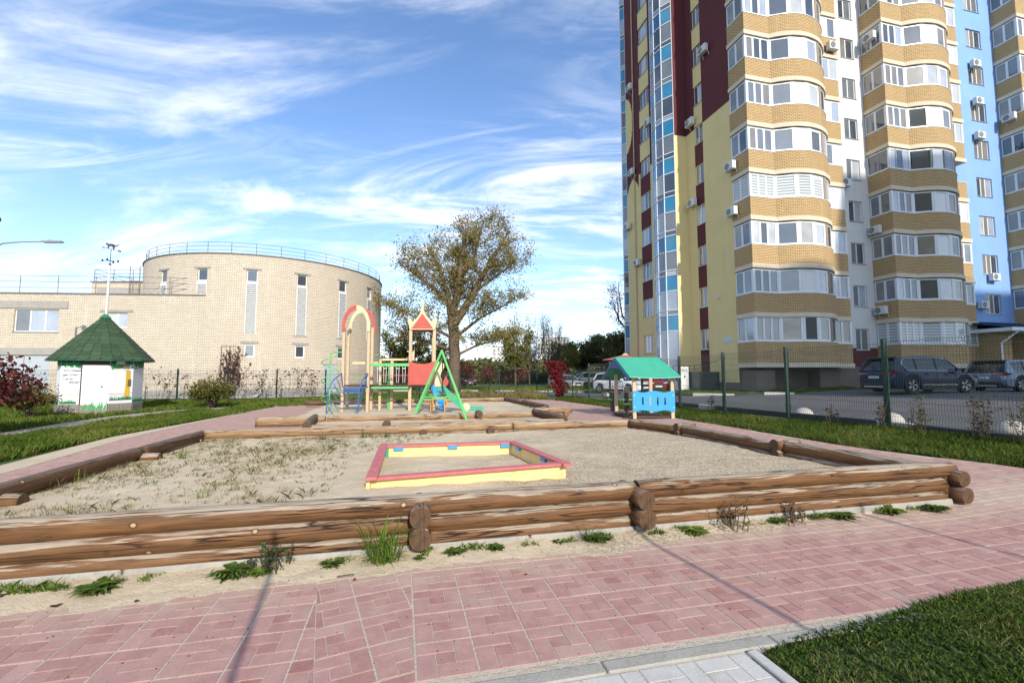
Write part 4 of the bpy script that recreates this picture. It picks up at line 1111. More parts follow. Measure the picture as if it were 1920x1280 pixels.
# ------------------------------------------------------------------ air conditioners
def ac_proto():
    t = thing('air_conditioner', 'x', 'air conditioner')
    m = MB(); m.bbox(-0.4, 0.4, -0.42, -0.12, -0.27, 0.27, 0.02); m.build('casing', ACW, t)
    m = MB(); m.lathe([(0.21, 0), (0.21, 0.012), (0.17, 0.016)], (0, 0, 0), 20, 0, Matrix.Translation((-0.12, -0.42, 0)) @ Matrix.Rotation(R(90), 4, 'X')); g = m.build('fan_grille', ACD, t)
    m = MB()
    for rr in (0.06, 0.11, 0.16, 0.2):
        pts = [(-0.12 + rr * math.cos(a * PI / 8), -0.442, rr * math.sin(a * PI / 8)) for a in range(17)]; m.tube(pts, 0.006, 4, cap=False)
    for a in range(6): m.tube([(-0.12, -0.442, 0), (-0.12 + 0.2 * math.cos(a * PI / 3), -0.442, 0.2 * math.sin(a * PI / 3))], 0.005, 4)
    m.build('grille_wire', ACW, g)
    m = MB()
    for x in (-0.3, 0.3): m.box(x - 0.02, x + 0.02, -0.42, 0.0, -0.30, -0.27); m.box(x - 0.02, x + 0.02, -0.03, 0, -0.5, -0.27)
    m.build('bracket', ACW, t)
    return t
ac0 = ac_proto(); first = True
def facade(s, t, z): 
    return W1 + U * s + V * t + Vector((0, 0, z))
ACS = [
 (-0.0, 2.2, 24.9, 'L', 'air conditioner high on the burgundy side wall, nearest the narrow windows'),
 (-0.0, 3.95, 20.4, 'L', 'air conditioner where the burgundy paint meets the yellow, beside a narrow window'),
 (-0.0, 3.95, 14.2, 'L', 'air conditioner with a hanging cable on the yellow side wall'),
 (-1.03, 11.2, 27.6, 'L', 'topmost air conditioner by the drainpipe on the burgundy rear side wall'),
 (-1.03, 8.1, 22.6, 'L', 'air conditioner squeezed between the glazed bay and a window on the burgundy wall'),
 (-1.03, 11.1, 19.6, 'L', 'air conditioner by the drainpipe where burgundy turns to yellow'),
 (-1.03, 12.0, 14.9, 'L', 'air conditioner left of the drainpipe on the yellow rear side wall'),
 (-1.03, 10.4, 11.2, 'L', 'air conditioner right of the drainpipe, lowest on the yellow rear side wall'),
 (-0.05, -0.2, 15.1, 'L', 'upper air conditioner at the left corner of the first balcony stack'),
 (-0.05, -0.2, 12.05, 'L', 'lower air conditioner at the left corner of the first balcony stack'),
 (7.4, -1.0, 24.0, 'F', 'upper air conditioner on the right end of the first balcony stack'),
 (9.0, -0.05, 14.9, 'F', 'air conditioner on the white wall between the first balconies and a window'),
 (11.45, -0.9, 25.6, 'L', 'top air conditioner on the left cheek of the second balcony stack'),
 (11.45, -0.5, 11.6, 'L', 'middle air conditioner on the left cheek of the second balcony stack'),
 (11.45, -0.6, 5.9, 'L', 'lowest air conditioner on the left cheek of the second balcony stack'),
 (22.7, -0.0, 26.0, 'F', 'highest air conditioner under a window of the blue wall'),
 (22.7, -0.0, 22.9, 'F', 'second highest air conditioner on the blue wall'),
 (22.6, -0.0, 20.1, 'F', 'air conditioner with a loose cable looping above it on the blue wall'),
 (23.0, -0.0, 8.9, 'F', 'air conditioner hung in front of a window low on the blue wall'),
 (21.6, -0.0, 6.7, 'F', 'lowest air conditioner on the blue wall, just above the entrance canopy'),
 (25.25, -0.8, 21.6, 'L', 'air conditioner on the left cheek of the third balcony stack at the right edge'),
]
for s, t, z, fc, lab in ACS:
    c = ac0 if first else copy_tree(ac0); first = False
    c.location = facade(s, t, z); c.rotation_euler = (0, 0, TH if fc == 'F' else TH - R(90)); c['label'] = lab; c['group'] = 'air conditioners on the apartment tower'

# ================================================================== ROUND BRICK BUILDING
CX, CY, RR, HB = -18.98, 36.0, 8.2, 8.95
rb = thing('round_brick_building', 'cream brick round building with a lower wing, slit windows, white louvres and roof railings', 'building', (CX, CY, 0))
ANG = [-111.6, -91.4, -71.2, -51.0, -30.8, -10.6]
def PC(l, z, d):
    a = l / RR; r_ = RR - d; return (r_ * math.cos(a), r_ * math.sin(a), z)
holes = []; sw = 0.62
for a in ANG:
    l = R(a) * RR
    z0 = 4.0 if a > -80 else 6.42
    if a < -80: z0 = 6.5
    holes.append((l - sw / 2, l + sw / 2, z0, 8.0))
    if a in (-71.2, -51.0, -30.8): holes.append((l - 0.31, l + 0.31, 2.52, 3.35))
dl_ = R(-36.5) * RR
holes.append((dl_ - 0.5, dl_ + 0.5, 0.25, 2.15))
mb = MB(); wall_grid(mb, PC, R(-180) * RR, R(180) * RR, 0.55, HB, holes, lambda l, z: 0, 0.14, 0.36)
mb.build('round_wall', BR_W, rb)
mb = MB(); wall_grid(mb, lambda l, z, d: PC(l, z, d - 0.05), R(-180) * RR, R(180) * RR, 0.0, 0.55, [(dl_ - 0.5, dl_ + 0.5, 0.25, 0.55)], lambda l, z: 0, 0.14, 0.36); 
mb.build('plinth', CONC, rb)
mb = MB(); mb.lathe([(RR + 0.06, HB), (RR + 0.06, HB + 0.07), (RR - 0.3, HB + 0.08), (0.1, HB + 0.1)], n=96); mb.build('roof', RAILG, rb)
def radial(a, r_, z): return (r_ * math.cos(R(a)), r_ * math.sin(R(a)), z)
slat = MB(); slat.box(-sw / 2 + 0.03, sw / 2 - 0.03, 0.0, 0.07, 0.0, 0.055); sl_me = slat.data('slat', PANELW)
for a in ANG:
    z0 = 4.0 if a > -80 else 6.5
    rz = R(a + 90)
    w = window(rb, radial(a, RR, 7.25), rz, sw, 0.75, 1, rg.choice([G_DARK, G_MID]), False)
    f = MB(); f.box(-sw / 2, -sw / 2 + 0.04, 0.0, 0.1, 0, 7.25 - z0); f.box(sw / 2 - 0.04, sw / 2, 0, 0.1, 0, 7.25 - z0); f.box(-sw / 2, sw / 2, 0.09, 0.12, 0, 7.25 - z0)
    lo = f.build('louvre', WHITE, rb, radial(a, RR, z0), rz)
    n = int((7.2 - z0) / 0.118)
    for i in range(n):
        s_ = link('slat', sl_me, lo, (0, -0.012, 0.03 + i * 0.118)); s_.rotation_euler = (R(24), 0, 0)
    m = MB(); m.bbox(-0.5, 0.5, -0.035, 0.05, 0, 0.13, 0.01); m.build('lintel', CONC, rb, radial(a, RR, 8.02), rz)
    if a in (-71.2, -51.0, -30.8):
        window(rb, radial(a, RR, 2.52), rz, 0.62, 0.83, 1, G_DARK if a > -70 else G_MID, False, fw_=0.09)
        m = MB(); m.bbox(-0.5, 0.5, -0.035, 0.05, 0, 0.12, 0.01); m.build('lintel', CONC, rb, radial(a, RR, 3.40), rz)
        if a > -70: m = MB(); m.bbox(-0.45, 0.45, -0.02, 0.05, 0, 0.09, 0.01); m.build('lintel', CONC, rb, radial(a, RR, 3.9), rz)
m = MB(); m.box(-0.5, 0.5, 0.05, 0.12, 0, 1.9); dd = m.build('door', GREYDOOR, rb, radial(-36.5, RR, 0.25), R(-36.5 + 90))
m = MB(); m.box(-0.42, -0.3, 0.0, 0.05, 0.85, 0.9); m.build('handle', BLACK, dd)
def railing(parent, pts, h, nm='roof_railing', mat=RAILG, post=None, rails=(0.33, 0.66, 1.0)):
    m = MB()
    for p in pts: m.tube([p, Vector(p) + Vector((0, 0, h))], 0.022, 5)
    for k in rails: m.tube([Vector(p) + Vector((0, 0, h * k)) for p in pts], 0.016, 5)
    return m.build(nm, mat, parent)
railing(rb, [Vector(radial(a, RR - 0.12, HB + 0.05)) for a in range(-180, 181, 10)], 0.72)
# wing
wing = MB(); PA = Vector((-18.9 - CX, 27.83 - CY, 0)); ang = R(184.2); dw = Vector((math.cos(ang), math.sin(ang), 0)); nw = Vector((dw.y, -dw.x, 0)) * -1
inw = Vector((-math.sin(R(4.2)), math.cos(R(4.2)), 0))
def PWg(l, z, d): p = PA + dw * l + inw * d; return (p.x, p.y, z)
# windows of the wing (distance measured leftwards from the junction)
wh_ = [(4.5, 5.65, 4.3, 5.2), (8.4, 10.9, 4.0, 5.35), (8.7, 13.2, 0.0, 2.6)]
wall_grid(wing, PWg, 0, 26, 0.0, 6.3, wh_, lambda l, z: 0, 0.16)
wing.build('wing_wall', BR_W, rb)
m = MB()
def pb(l0, l1, d0, d1, z0, z1, mm=0):
    c = [PA + dw * l + inw * d for l, d in ((l0, d0), (l1, d0), (l1, d1), (l0, d1))]
    m.prism([Vector((q.x, q.y, z0)) for q in c][::-1], (0, 0, z1 - z0), mm)
pb(-0.02, 26, -0.05, 0.35, 6.3, 6.38); m.build('parapet_cap', RAILG, rb)
m = MB(); pb(0, 26, 0.36, 12, 6.0, 6.2); pb(25.8, 26, 0.2, 12, 0, 6.2); m.build('wing_roof', CONC, rb)
def wloc(l, z, d=0): p = PA + dw * l + inw * d; return (p.x, p.y, z)
wr = R(4.2)
window(rb, wloc(5.075, 4.3), wr, 1.15, 0.9, (1, 1), [G_LIGHT, G_PALE], False); window(rb, wloc(9.65, 4.0), wr, 2.5, 1.35, (1, 1.05, 0.9), [G_MID, G_PALE, G_PALE], True)
m = MB(); pb(7.9, 12.3, -0.05, 0.05, 5.42, 5.85); m.build('lintel', CONC, rb)
m = MB(); pb(4.2, 6.1, -0.04, 0.05, 5.24, 5.38); m.build('lintel', CONC, rb)
m = MB(); pb(8.3, 13.6, -0.04, 0.05, 2.62, 3.02); m.build('lintel', CONC, rb)
m = MB(); pb(8.72, 13.18, 0.06, 0.12, 0, 2.6); gdo = m.build('garage_door', GREYDOOR, rb)
m = MB()
for l in (10.2, 11.7): pb(l, l + 0.03, 0.045, 0.06, 0.05, 2.55)
m.build('door_seam', RAILG, gdo)
m = MB(); pb(0, 8.2, -0.07, 0.0, 0, 0.5); m.build('plinth', CONC, rb)
railing(rb, [Vector(wloc(l, 6.38, 0.15)) for l in np.arange(0.1, 26, 2.15)], 1.05)
m = MB(); m.box(-28.3 - CX, -24.4 - CX, 30.3 - CY, 33.5 - CY, 6.2, 7.72); 
bx = brickbox(-28.3 - CX, -24.3 - CX, 30.3 - CY, 33.5 - CY, 6.2, 7.65); bx.build('roof_hut', BR_W, rb)
m = MB(); m.box(-27.9 - CX, -24.5 - CX, 30.24 - CY, 30.3 - CY, 6.75, 7.25); m.build('concrete_beam', CONC, rb)
m = MB(); m.box(-28.35 - CX, -24.25 - CX, 30.2 - CY, 33.6 - CY, 7.65, 7.72); m.build('hut_cap', RAILG, rb)
railing(rb, [Vector((x - CX, 30.35 - CY, 7.72)) for x in (-28.2, -26.9, -25.6, -24.6)], 0.8); railing(rb, [Vector((-28.2 - CX, y - CY, 7.72)) for y in (30.35, 31.8, 33.3)], 0.8)
m = MB()
for x in (-25.6, -24.95):
    m.tube([(x - CX, 30.1 - CY, 6.3), (x - CX, 30.1 - CY, 8.7), (x - CX, 30.9 - CY, 8.7), (x - CX, 30.9 - CY, 7.72)], 0.025, 5)
for i in range(6): m.tube([(-25.6 - CX, 30.1 - CY, 6.45 + i * 0.25), (-24.95 - CX, 30.1 - CY, 6.45 + i * 0.25)], 0.015, 5)
m.build('roof_ladder', RUST, rb)
m = MB(); m.tube([radial(-66.0, RR + 0.12, 0.9), radial(-66.0, RR + 0.12, 0.3), radial(-67.5, RR + 0.35, 0.12), radial(-68.5, RR + 0.4, 0.12)], 0.06, 8); m.build('drainpipe', WHITE, rb)
m = MB()
for a, z in ((-78.5, 3.2),): m.tube([radial(a, RR + 0.06, z), radial(a, RR + 0.06, 0.9)], 0.02, 4)
m.tube([radial(-81.8, RR + 0.06, 0.9), radial(-81.8, RR + 0.06, 3.2), radial(-75.0, RR + 0.06, 3.2), radial(-75.0, RR + 0.06, 0.9)], 0.02, 4); m.build('vine_frame', RUST, rb)

# ================================================================== PAINTED SHED
SX, SY = -16.45, 18.3
shd = thing('garden_shed', 'small ten-sided shed with a green shingle cone roof and painted white walls', 'shed', (SX, SY, 0))
NS = 10; A0 = math.degrees(math.atan2(-SY, -SX))       # direction from shed to camera
FN = [A0 - 8 + 36 * k for k in range(NS)]   # face normals
RW = 1.3; AP = RW * math.cos(PI / NS); SW_ = 2 * RW * math.sin(PI / NS)
def facem(k, extra=0.0):
    a = R(FN[k]); M = Matrix.Rotation(a + PI / 2, 4, 'Z'); c = Vector((math.cos(a), math.sin(a), 0)) * (AP + extra); M.translation = c; return M   # local x along face (left to right seen from outside), -y outward
SHW = paint('painted_white_board', (0.76, 0.76, 0.76), 0.6, 0.04, 0.02, 2, 0.05)
for k in range(NS):
    m = MB(); M = facem(k); m.box(-SW_ / 2, SW_ / 2, 0, 0.05, 0.34, 2.05)
    if True: o = m.build('wall_panel', SHW, shd); o.matrix_local = M
rs = random.Random(8)
for k in range(NS):
    for row in range(2):
        for c in range(2 if row == 0 else 2):
            x0 = -SW_ / 2 + c * SW_ / 2; m = MB(); m.bbox(x0 + 0.006, x0 + SW_ / 2 - 0.006, -0.03 + rs.uniform(-.012, .012), 0.12, row * 0.17 + (0.0 if row else -0.05), row * 0.17 + 0.162, 0.012)
            o = m.build('stone_block', STONEG, shd); o.matrix_local = facem(k)
# roof: boards under, hexagonal shingles on each facet
RE, ZE, ZA = 1.66, 2.0, 3.86
def rpt(k, f, off=0.0):   # corner k at fraction f from apex(0) to eave(1)
    a = R(FN[0] - 18 + 36 * k); return Vector((math.cos(a) * RE * f, math.sin(a) * RE * f, ZA + (ZE - ZA) * f + off))
m = MB()
for k in range(NS): m.face([rpt(k, 1), rpt(k + 1, 1), rpt(k, 0)])
m.face([rpt(k, 1, -0.02) for k in range(NS - 1, -1, -1)])
for k in range(NS): m.face([rpt(k, 1, -0.02), rpt(k + 1, 1, -0.02), rpt(k + 1, 1), rpt(k, 1)])
SHG = paint('roof_underlay', (0.02, 0.06, 0.035), 0.9, 0.2, 0.2, 6)
ro = m.build('roof', SHG, shd)
SHM, tS, bS = newmat('green_shingle')
cS = ramp(tS, orand(tS), [(0.0, (0.026, 0.055, 0.024)), (0.6, (0.038, 0.075, 0.033)), (1.0, (0.05, 0.09, 0.042))])
cS = mixc(tS, mrange(tS, noise_n(tS, posn(tS), 90, 3), 0.3, 0.7, 0.4, 0), cS, (0.02, 0.04, 0.015)); tS.links.new(cS, bS.inputs['Base Color']); setv(bS, Roughness=0.95); bumpn(tS, bS, noise_n(tS, posn(tS), 150, 2), 0.4, 0.004)
rows = 12; cnt = 0
for k in range(NS):
    A, B, T = rpt(k, 1), rpt(k + 1, 1), rpt(k, 0)
    ex = (B - A).normalized(); up = (T - (A + B) / 2); sl = up.length; up.normalize(); nn = ex.cross(up).normalized()
    if nn.z < 0: nn = -nn
    mid = (A + B) / 2; W0 = (B - A).length
    for r_ in range(rows):
        y0 = sl * r_ / rows; y1 = y0 + sl / rows * 1.25
        wb = W0 * (1 - y0 / sl); nt_ = max(1, int(round(wb / 0.30)))
        if cnt >= 296 and nt_ == 1: pass
        tw_ = wb / nt_
        for q in range(nt_):
            x0 = -wb / 2 + q * tw_; x1 = x0 + tw_; wt = W0 * (1 - min(y1, sl) / sl); f = wt / wb if wb > 0 else 0
            g = 0.009; ch = min(0.075, tw_ * 0.28)
            poly = [(x0 + g + ch, y0 - 0.012), (x1 - g - ch, y0 - 0.012), (x1 - g, y0 + ch * 0.8), (x1 * f - g * (x1 > 0), min(y1, sl * 0.995)), (x0 * f + g * (x0 < 0), min(y1, sl * 0.995)), (x0 + g, y0 + ch * 0.8)]
            c0 = mid + up * (y0 + sl / rows * 0.5)
            pts = [mid + ex * a + up * b + nn * (0.012 + 0.012 * max(0, 1 - (b - y0) / (y1 - y0))) - c0 for a, b in poly]
            m = MB(); m.prism(pts, nn * 0.007); o = m.build('shingle', SHM, ro, loc=c0); cnt += 1
m = MB(); m.lathe([(0.2, 0), (0.03, 0.2)], (0, 0, ZA - 0.14), 10); m.build('roof_cap', paint('green_sheet', (0.02, 0.16, 0.07), 0.5), shd)
m = MB()
for k in range(NS): m.tube([rpt(k, 1, -0.015), rpt(k + 1, 1, -0.015)], 0.018, 5)
m.build('eave_trim', paint('green_trim', (0.01, 0.12, 0.06), 0.4), shd)
# door, beam and the painting on the walls
KD = 0; KL = NS - 1; KR = 1
M = facem(KD)
m = MB(); m.box(-SW_ / 2 + 0.03, SW_ / 2 - 0.03, -0.035, -0.002, 0.12, 1.80); dr = m.build('door', SHW, shd); dr.matrix_local = M
m = MB(); m.lathe([(0.025, 0), (0.03, 0.03)], (0, 0, 0), 10, 0, Matrix.Translation((0.2, -0.035, 1.0)) @ Matrix.Rotation(R(90), 4, 'X')); m.build('door_knob', BLACK, dr)
m = MB(); m.box(-SW_ / 2 + 0.01, SW_ / 2 - 0.01, -0.06, 0.0, 1.82, 2.02); o = m.build('door_beam', DARKW, shd); o.matrix_local = M
m = MB(); m.box(-SW_ / 2 - 0.015, -SW_ / 2 + 0.015, -0.03, 0.0, 0.34, 2.0); o = m.build('corner_strip', DARKW, shd); o.matrix_local = M
m = MB(); m.box(-0.2, 0.08, -0.02, 0.0, 1.86, 1.98)
for i in range(3): m.box(-0.19, 0.07, -0.03, -0.02, 1.88 + i * 0.03, 1.895 + i * 0.03)
o = m.build('vent_grille', SHW, shd); o.matrix_local = facem(KR)
MG1 = paint('mural_green', (0.06, 0.30, 0.10), 0.7, 0.3, 0, 12); MG2 = paint('mural_dark_green', (0.02, 0.20, 0.07), 0.7, 0.3, 0, 12)
MY = paint('mural_yellow', (0.62, 0.40, 0.03), 0.6, 0.1); MC = paint('mural_chain', (0.66, 0.40, 0.18), 0.6, 0.1); MGR = paint('mural_grey', (0.35, 0.42, 0.44), 0.6, 0.3, 0, 8); MBR = paint('mural_brown', (0.16, 0.09, 0.06), 0.6, 0.2); MK = paint('mural_ink', (0.06, 0.05, 0.09), 0.6)
def mural(k, polys, mat, y=-0.004, nm='mural'):
    if k == 1 and y <= -0.012: polys = [[(0.24 + (a - 0.30) * 0.7, b) for a, b in p] for p in polys]
    m = MB()
    for p in polys: m.prism([Vector((a, y, b)) for a, b in p], (0, 0.003, 0))
    o = m.build(nm, mat, shd); o.matrix_local = facem(k); return o
hw_ = SW_ / 2 - 0.01
def canopy(k, top, lo_, mat, n, y, seed):
    r_ = random.Random(seed); ps = []
    for i in range(n):
        x = -hw_ + 2 * hw_ * (i + 0.5) / n; c = top - r_.uniform(0, lo_); rr = r_.uniform(0.05, 0.09)
        pts = []
        for a in range(7):
            q = 2 * PI * a / 7; xx = min(hw_, max(-hw_, x + rr * r_.uniform(0.6, 1.1) * math.cos(q))); pts.append((xx, min(2.04, c + rr * r_.uniform(0.6, 1.1) * math.sin(q))))
        ps.append(pts)
    mural(k, ps, mat, y)
def blades(k, z0, h, n, mat, y, seed, x0=-1, x1=1):
    r_ = random.Random(seed); ps = []
    for i in range(n):
        x = hw_ * (x0 + (x1 - x0) * (i + 0.5) / n); hh = h * r_.uniform(0.4, 1); ln = r_.uniform(-0.03, 0.06)
        ps.append([(max(-hw_, x - 0.02), z0), (min(hw_, x + 0.02), z0), (min(hw_, x + ln), z0 + hh)])
    mural(k, ps, mat, y)
for k, sd_ in ((NS - 1, 1), (NS - 2, 4), (KR, 2), (2, 3)):
    canopy(k, 1.98, 0.12, MG2, 26, -0.004, sd_); canopy(k, 1.93, 0.2, MG1, 16, -0.0085, sd_ + 9)
    blades(k, 0.36 if k != KR else 0.46, 0.2, 34, MG1, -0.004, sd_, -1, 1 if k != NS - 1 else 0.5)
    blades(k, 0.36 if k != KR else 0.46, 0.14, 24, MG2, -0.0085, sd_ + 5, -0.8, 0.7)
o = None
m = MB(); r_ = random.Random(6)
for i in range(46):
    x = -hw_ + 0.04 + (2 * hw_ - 0.08) * r_.random(); hh = 0.34 * r_.uniform(0.3, 1); m.prism([Vector((max(-hw_ + .03, x - 0.025), -0.04, 0.13)), Vector((min(hw_ - .03, x + 0.025), -0.04, 0.13)), Vector((min(hw_ - .03, x + r_.uniform(0, 0.1)), -0.04, 0.15 + hh))], (0, -0.0015 - 0.0001 * i, 0))
m.build('painted_grass', MG1, dr)
for k in (NS - 1, KR, NS - 2):
    m = MB()
    for i in range(13):
        cx_ = -hw_ + 0.03 + i * (2 * hw_ - 0.06) / 12; cz_ = 0.64 + 0.05 * ((i / 12 - 0.4) ** 2) * 2 + (0.04 if k == NS - 1 else 0.06)
        m.tube([(cx_ + 0.028 * math.cos(a * PI / 4), -0.006, cz_ + 0.018 * math.sin(a * PI / 4)) for a in range(9)], 0.004, 4, cap=False)
    o = m.build('painted_chain', MC, shd); o.matrix_local = facem(k)
def text(s, size, k, x, z, mat, parent=None, ital=0.35, y=-0.006, ext=0.0012, M=None, nm='lettering', sx=1.0, align='LEFT'):
    cu = bpy.data.curves.new('t', 'FONT'); cu.body = s; cu.size = size; cu.extrude = ext; cu.shear = ital; cu.align_x = align; cu.resolution_u = 2
    ob = bpy.data.objects.new('t', cu); C.objects.link(ob); bpy.context.view_layer.update()
    me = bpy.data.meshes.new_from_object(ob.evaluated_get(bpy.context.evaluated_depsgraph_get())); bpy.data.objects.remove(ob)
    me.materials.clear(); me.materials.append(mat)
    o = link(nm, me, parent or shd)
    MM = (M if M is not None else facem(k)) @ Matrix.Translation((x, y, z)) @ Matrix.Rotation(R(90), 4, 'X') @ Matrix.Diagonal((sx, 1, 1, 1)); o.matrix_local = MM; return o
for s, x, z, sz in (('Кот ученый', -0.30, 1.56, 0.135), ('дни гуляет', -0.34, 1.40, 0.135), ('считая', -0.30, 1.25, 0.125), ('звезды', -0.08, 1.13, 0.135)):
    text(s, sz, NS - 1, x, z, MK, sx=0.92)
for s, x, z, sz in (('стихи', 0.0, 1.02, 0.09), ('песни', -0.05, 0.88, 0.09)): text(s, sz, NS - 2, x, z, MK)
# painted figure in a yellow coat on the right-hand panel
kf = 1; fx = 0.26
mural(kf, [[(fx - 0.09, 1.62), (fx + 0.11, 1.62), (fx + 0.14, 1.3), (fx + 0.12, 1.0), (fx + 0.13, 0.62), (fx - 0.14, 0.58), (fx - 0.10, 1.0)], [(fx - 0.09, 1.62), (fx - 0.28, 1.72), (fx - 0.14, 1.9), (fx - 0.09, 1.86), (fx - 0.2, 1.73), (fx - 0.06, 1.5)]], MY, -0.012)
mural(kf, [[(fx - 0.03 + 0.075 * math.cos(a * PI / 5), 1.74 + 0.09 * math.sin(a * PI / 5)) for a in range(10)]], MGR, -0.0155)
mural(kf, [[(fx + 0.0, 1.25), (fx + 0.16, 1.27), (fx + 0.17, 1.0), (fx + 0.0, 0.97)], [(fx - 0.05, 0.58), (fx + 0.1, 0.6), (fx + 0.09, 0.53), (fx - 0.06, 0.51)]], MBR, -0.019)

# weather vane on its tall pole
wv = thing('weather_vane', 'white pole above the green shed roof carrying a black cat weather vane', 'weather vane', (SX + 0.02, SY, 3.8))
m = MB(); m.tube([(0, 0, -0.1), (0.02, 0, 2.1)], [0.05, 0.035], 10); m.build('pole', ACW, wv)
m = MB(); m.tube([(0.02, 0, 2.05), (0.03, 0, 2.75)], 0.012, 6); m.lathe([(0.0, 0), (0.05, 0.03), (0.05, 0.07), (0.0, 0.1)], (0.02, 0, 2.08), 10)
for a in (20, 110):
    d = Vector((math.cos(R(a)), math.sin(R(a)), 0)) * 0.26; m.tube([Vector((0.02, 0, 2.28)) - d, Vector((0.02, 0, 2.28)) + d], 0.01, 5)
    for s_ in (-1, 1): m.prism([Vector((0.02, 0, 2.28)) + d * s_ * 1.0 + Vector(q) for q in ((0.03, 0, 0.05), (-0.04, 0, 0.04), (-0.03, 0, -0.05), (0.04, 0, -0.04))], (0, 0.008, 0))
m.build('compass_arms', BLACK, wv)
m = MB(); va = R(12)
Mv = Matrix.Translation((0.03, 0, 2.76)) @ Matrix.Rotation(R(41), 4, 'Z') @ Matrix.Rotation(R(8), 4, 'Y') @ Matrix.Scale(0.62, 4)
m.box(-0.36, 0.36, -0.008, 0.008, -0.012, 0.012, 0, Mv); m.prism([Vector(q) for q in ((-0.5, -0.006, 0), (-0.34, -0.006, 0.05), (-0.34, -0.006, -0.05))], (0, 0.012, 0), 0, Mv); m.prism([Vector(q) for q in ((0.34, -0.006, 0.045), (0.5, -0.006, 0.06), (0.5, -0.006, -0.06), (0.34, -0.006, -0.045))], (0, 0.012, 0), 0, Mv)
m.build('arrow', BLACK, wv)
m = MB()
cat = [(-0.20, 0.0), (-0.14, 0.0), (-0.11, 0.16), (-0.03, 0.20), (0.04, 0.16), (0.09, 0.0), (0.16, 0.0), (0.15, 0.16), (0.17, 0.24), (0.26, 0.27), (0.33, 0.42), (0.30, 0.44), (0.22, 0.32), (0.12, 0.34), (0.02, 0.37), (-0.10, 0.35), (-0.17, 0.30), (-0.24, 0.36), (-0.27, 0.33), (-0.32, 0.36), (-0.34, 0.28), (-0.28, 0.22), (-0.21, 0.20)]
m.prism([Vector((a, -0.01, b)) for a, b in cat], (0, 0.02, 0), 0, Mv); m.build('cat_silhouette', BLACK, wv)

# street lamp whose arm reaches in from the left edge
lp = thing('street_lamp', 'grey street lamp arm reaching in from the left edge above the brick wing', 'street lamp', (-23.6, 20, 0))
m = MB(); m.tube([(0, 0, 0), (0, 0, 8.4)], [0.1, 0.06], 10); m.build('pole', GALV, lp)
m = MB(); m.tube([(0, 0, 6.7), (0.25, 0, 7.05), (0.8, 0, 7.3), (1.6, 0, 7.37), (2.6, 0, 7.38)], [0.045, 0.04, 0.035, 0.03, 0.028], 8); m.build('arm', GALV, lp)
m = MB(); m.bbox(2.6, 3.45, -0.13, 0.13, 7.34, 7.41, 0.02); m.cbox((2.9, 0, 7.43), (0.12, 0.1, 0.05)); m.build('lamp_head', GALV, lp)
m = MB(); m.lathe([(0.02, -0.14), (0.12, -0.08), (0.15, 0), (0.12, 0.1), (0.02, 0.14)], (0.44, 0, 8.4), 14); m.tube([(0, 0, 8.35), (0.44, 0, 8.55)], 0.03, 6); m.build('camera_dome', BLACK, lp)

# ================================================================== ROADS AND LAWNS
ROAD = [(9.35, 4.0), (9.6, 8.7), (9.35, 11.6), (8.75, 14.1), (7.6, 19.7), (6.5, 25), (5.9, 29.5), (4.4, 31.9), (1.5, 33.9), (-8, 36.5), (-20, 37.5), (-20, 41), (-3, 40.4), (3.5, 38.8), (6.9, 34.8), (8.5, 29.1), (10.5, 26.5), (12.4, 25.4), (15.0, 24.2), (16.5, 25.5), (40, 31), (60, 20), (60, -20), (12, -20)]
sheet('road', ROAD, ASPH, -0.03)
sheet('far_road', [(-40, 58), (-2, 61), (16, 62), (16, 70), (-40, 70)], ASPH, -0.03)
sheet('footpath', [(-11.5, 8.6), (-11.9, 10.8), (-12.3, 12.7), (-12.6, 15.0), (-13.1, 17.4), (-12.2, 19.6), (-10.9, 21.2), (-11.4, 22.2), (-12.9, 21.3), (-14.2, 19.0), (-14.35, 16.6), (-13.75, 14.1), (-13.1, 12.1), (-12.8, 8.6)], DIRT, -0.03)
KW = paint('kerb_white_paint', (0.48, 0.47, 0.44), 0.8, 0.08, 0.3, 3, 0.3); KBK = paint('kerb_black_paint', (0.035, 0.037, 0.04), 0.7, 0.3, 0.3, 3, 0.3)
def kerb_line(pts, ln, nm, label, pattern, h=0.12, w=0.16, group=None):
    t = thing(nm, label, 'kerb', group=group); i = 0
    for a, b in zip(pts, pts[1:]):
        a = Vector((*a, 0)); b = Vector((*b, 0)); d = b - a; n = max(1, round(d.length / ln)); l = d.length / n; d.normalize()
        for k in range(n):
            p = a + d * (l * (k + 0.5)); m = MB(); m.bbox(-l / 2 + 0.006, l / 2 - 0.006, -w / 2, w / 2, -0.25, h - 0.03, 0.015)
            m.build('kerb_stone', pattern[i % len(pattern)], t, loc=(p.x, p.y, H(p.x)), rz=math.atan2(d.y, d.x)); i += 1
    return t
kerb_line([(9.3, 4.0), (9.5, 8.7), (9.25, 11.6), (8.65, 14.1), (7.5, 19.7), (6.4, 25)], 1.0, 'road_kerb', 'black painted kerb with a few white stones along the fence side of the car park', [KBK] * 7 + [KW], 0.14)
kerb_line([(-20, 41.1), (-3, 40.5), (3.5, 38.9), (6.9, 34.9), (8.5, 29.2), (10.5, 26.6), (12.4, 25.5), (15.0, 24.3)], 1.5, 'road_kerb', 'black and white striped kerb curving past the far lawn to the apartment tower', [KW, KBK])
kerb_line([(-12, 35.6), (-8, 36.4), (1.4, 33.8)], 2.0, 'road_kerb', 'white and grey kerb at the near side of the far road behind the playground', [KW, KERB, KERB])
GRAVEL = groundm('gravel_apron', [(0.35, (0.26, 0.25, 0.235)), (0.7, (0.38, 0.365, 0.34))], 5)
sheet('apron', [(13.2, 27.5), (14.9, 27.2), (40, 33.2), (40, 34.5), (14.8, 28.4), (10.7, 40), (9.6, 40)], GRAVEL, -0.02)
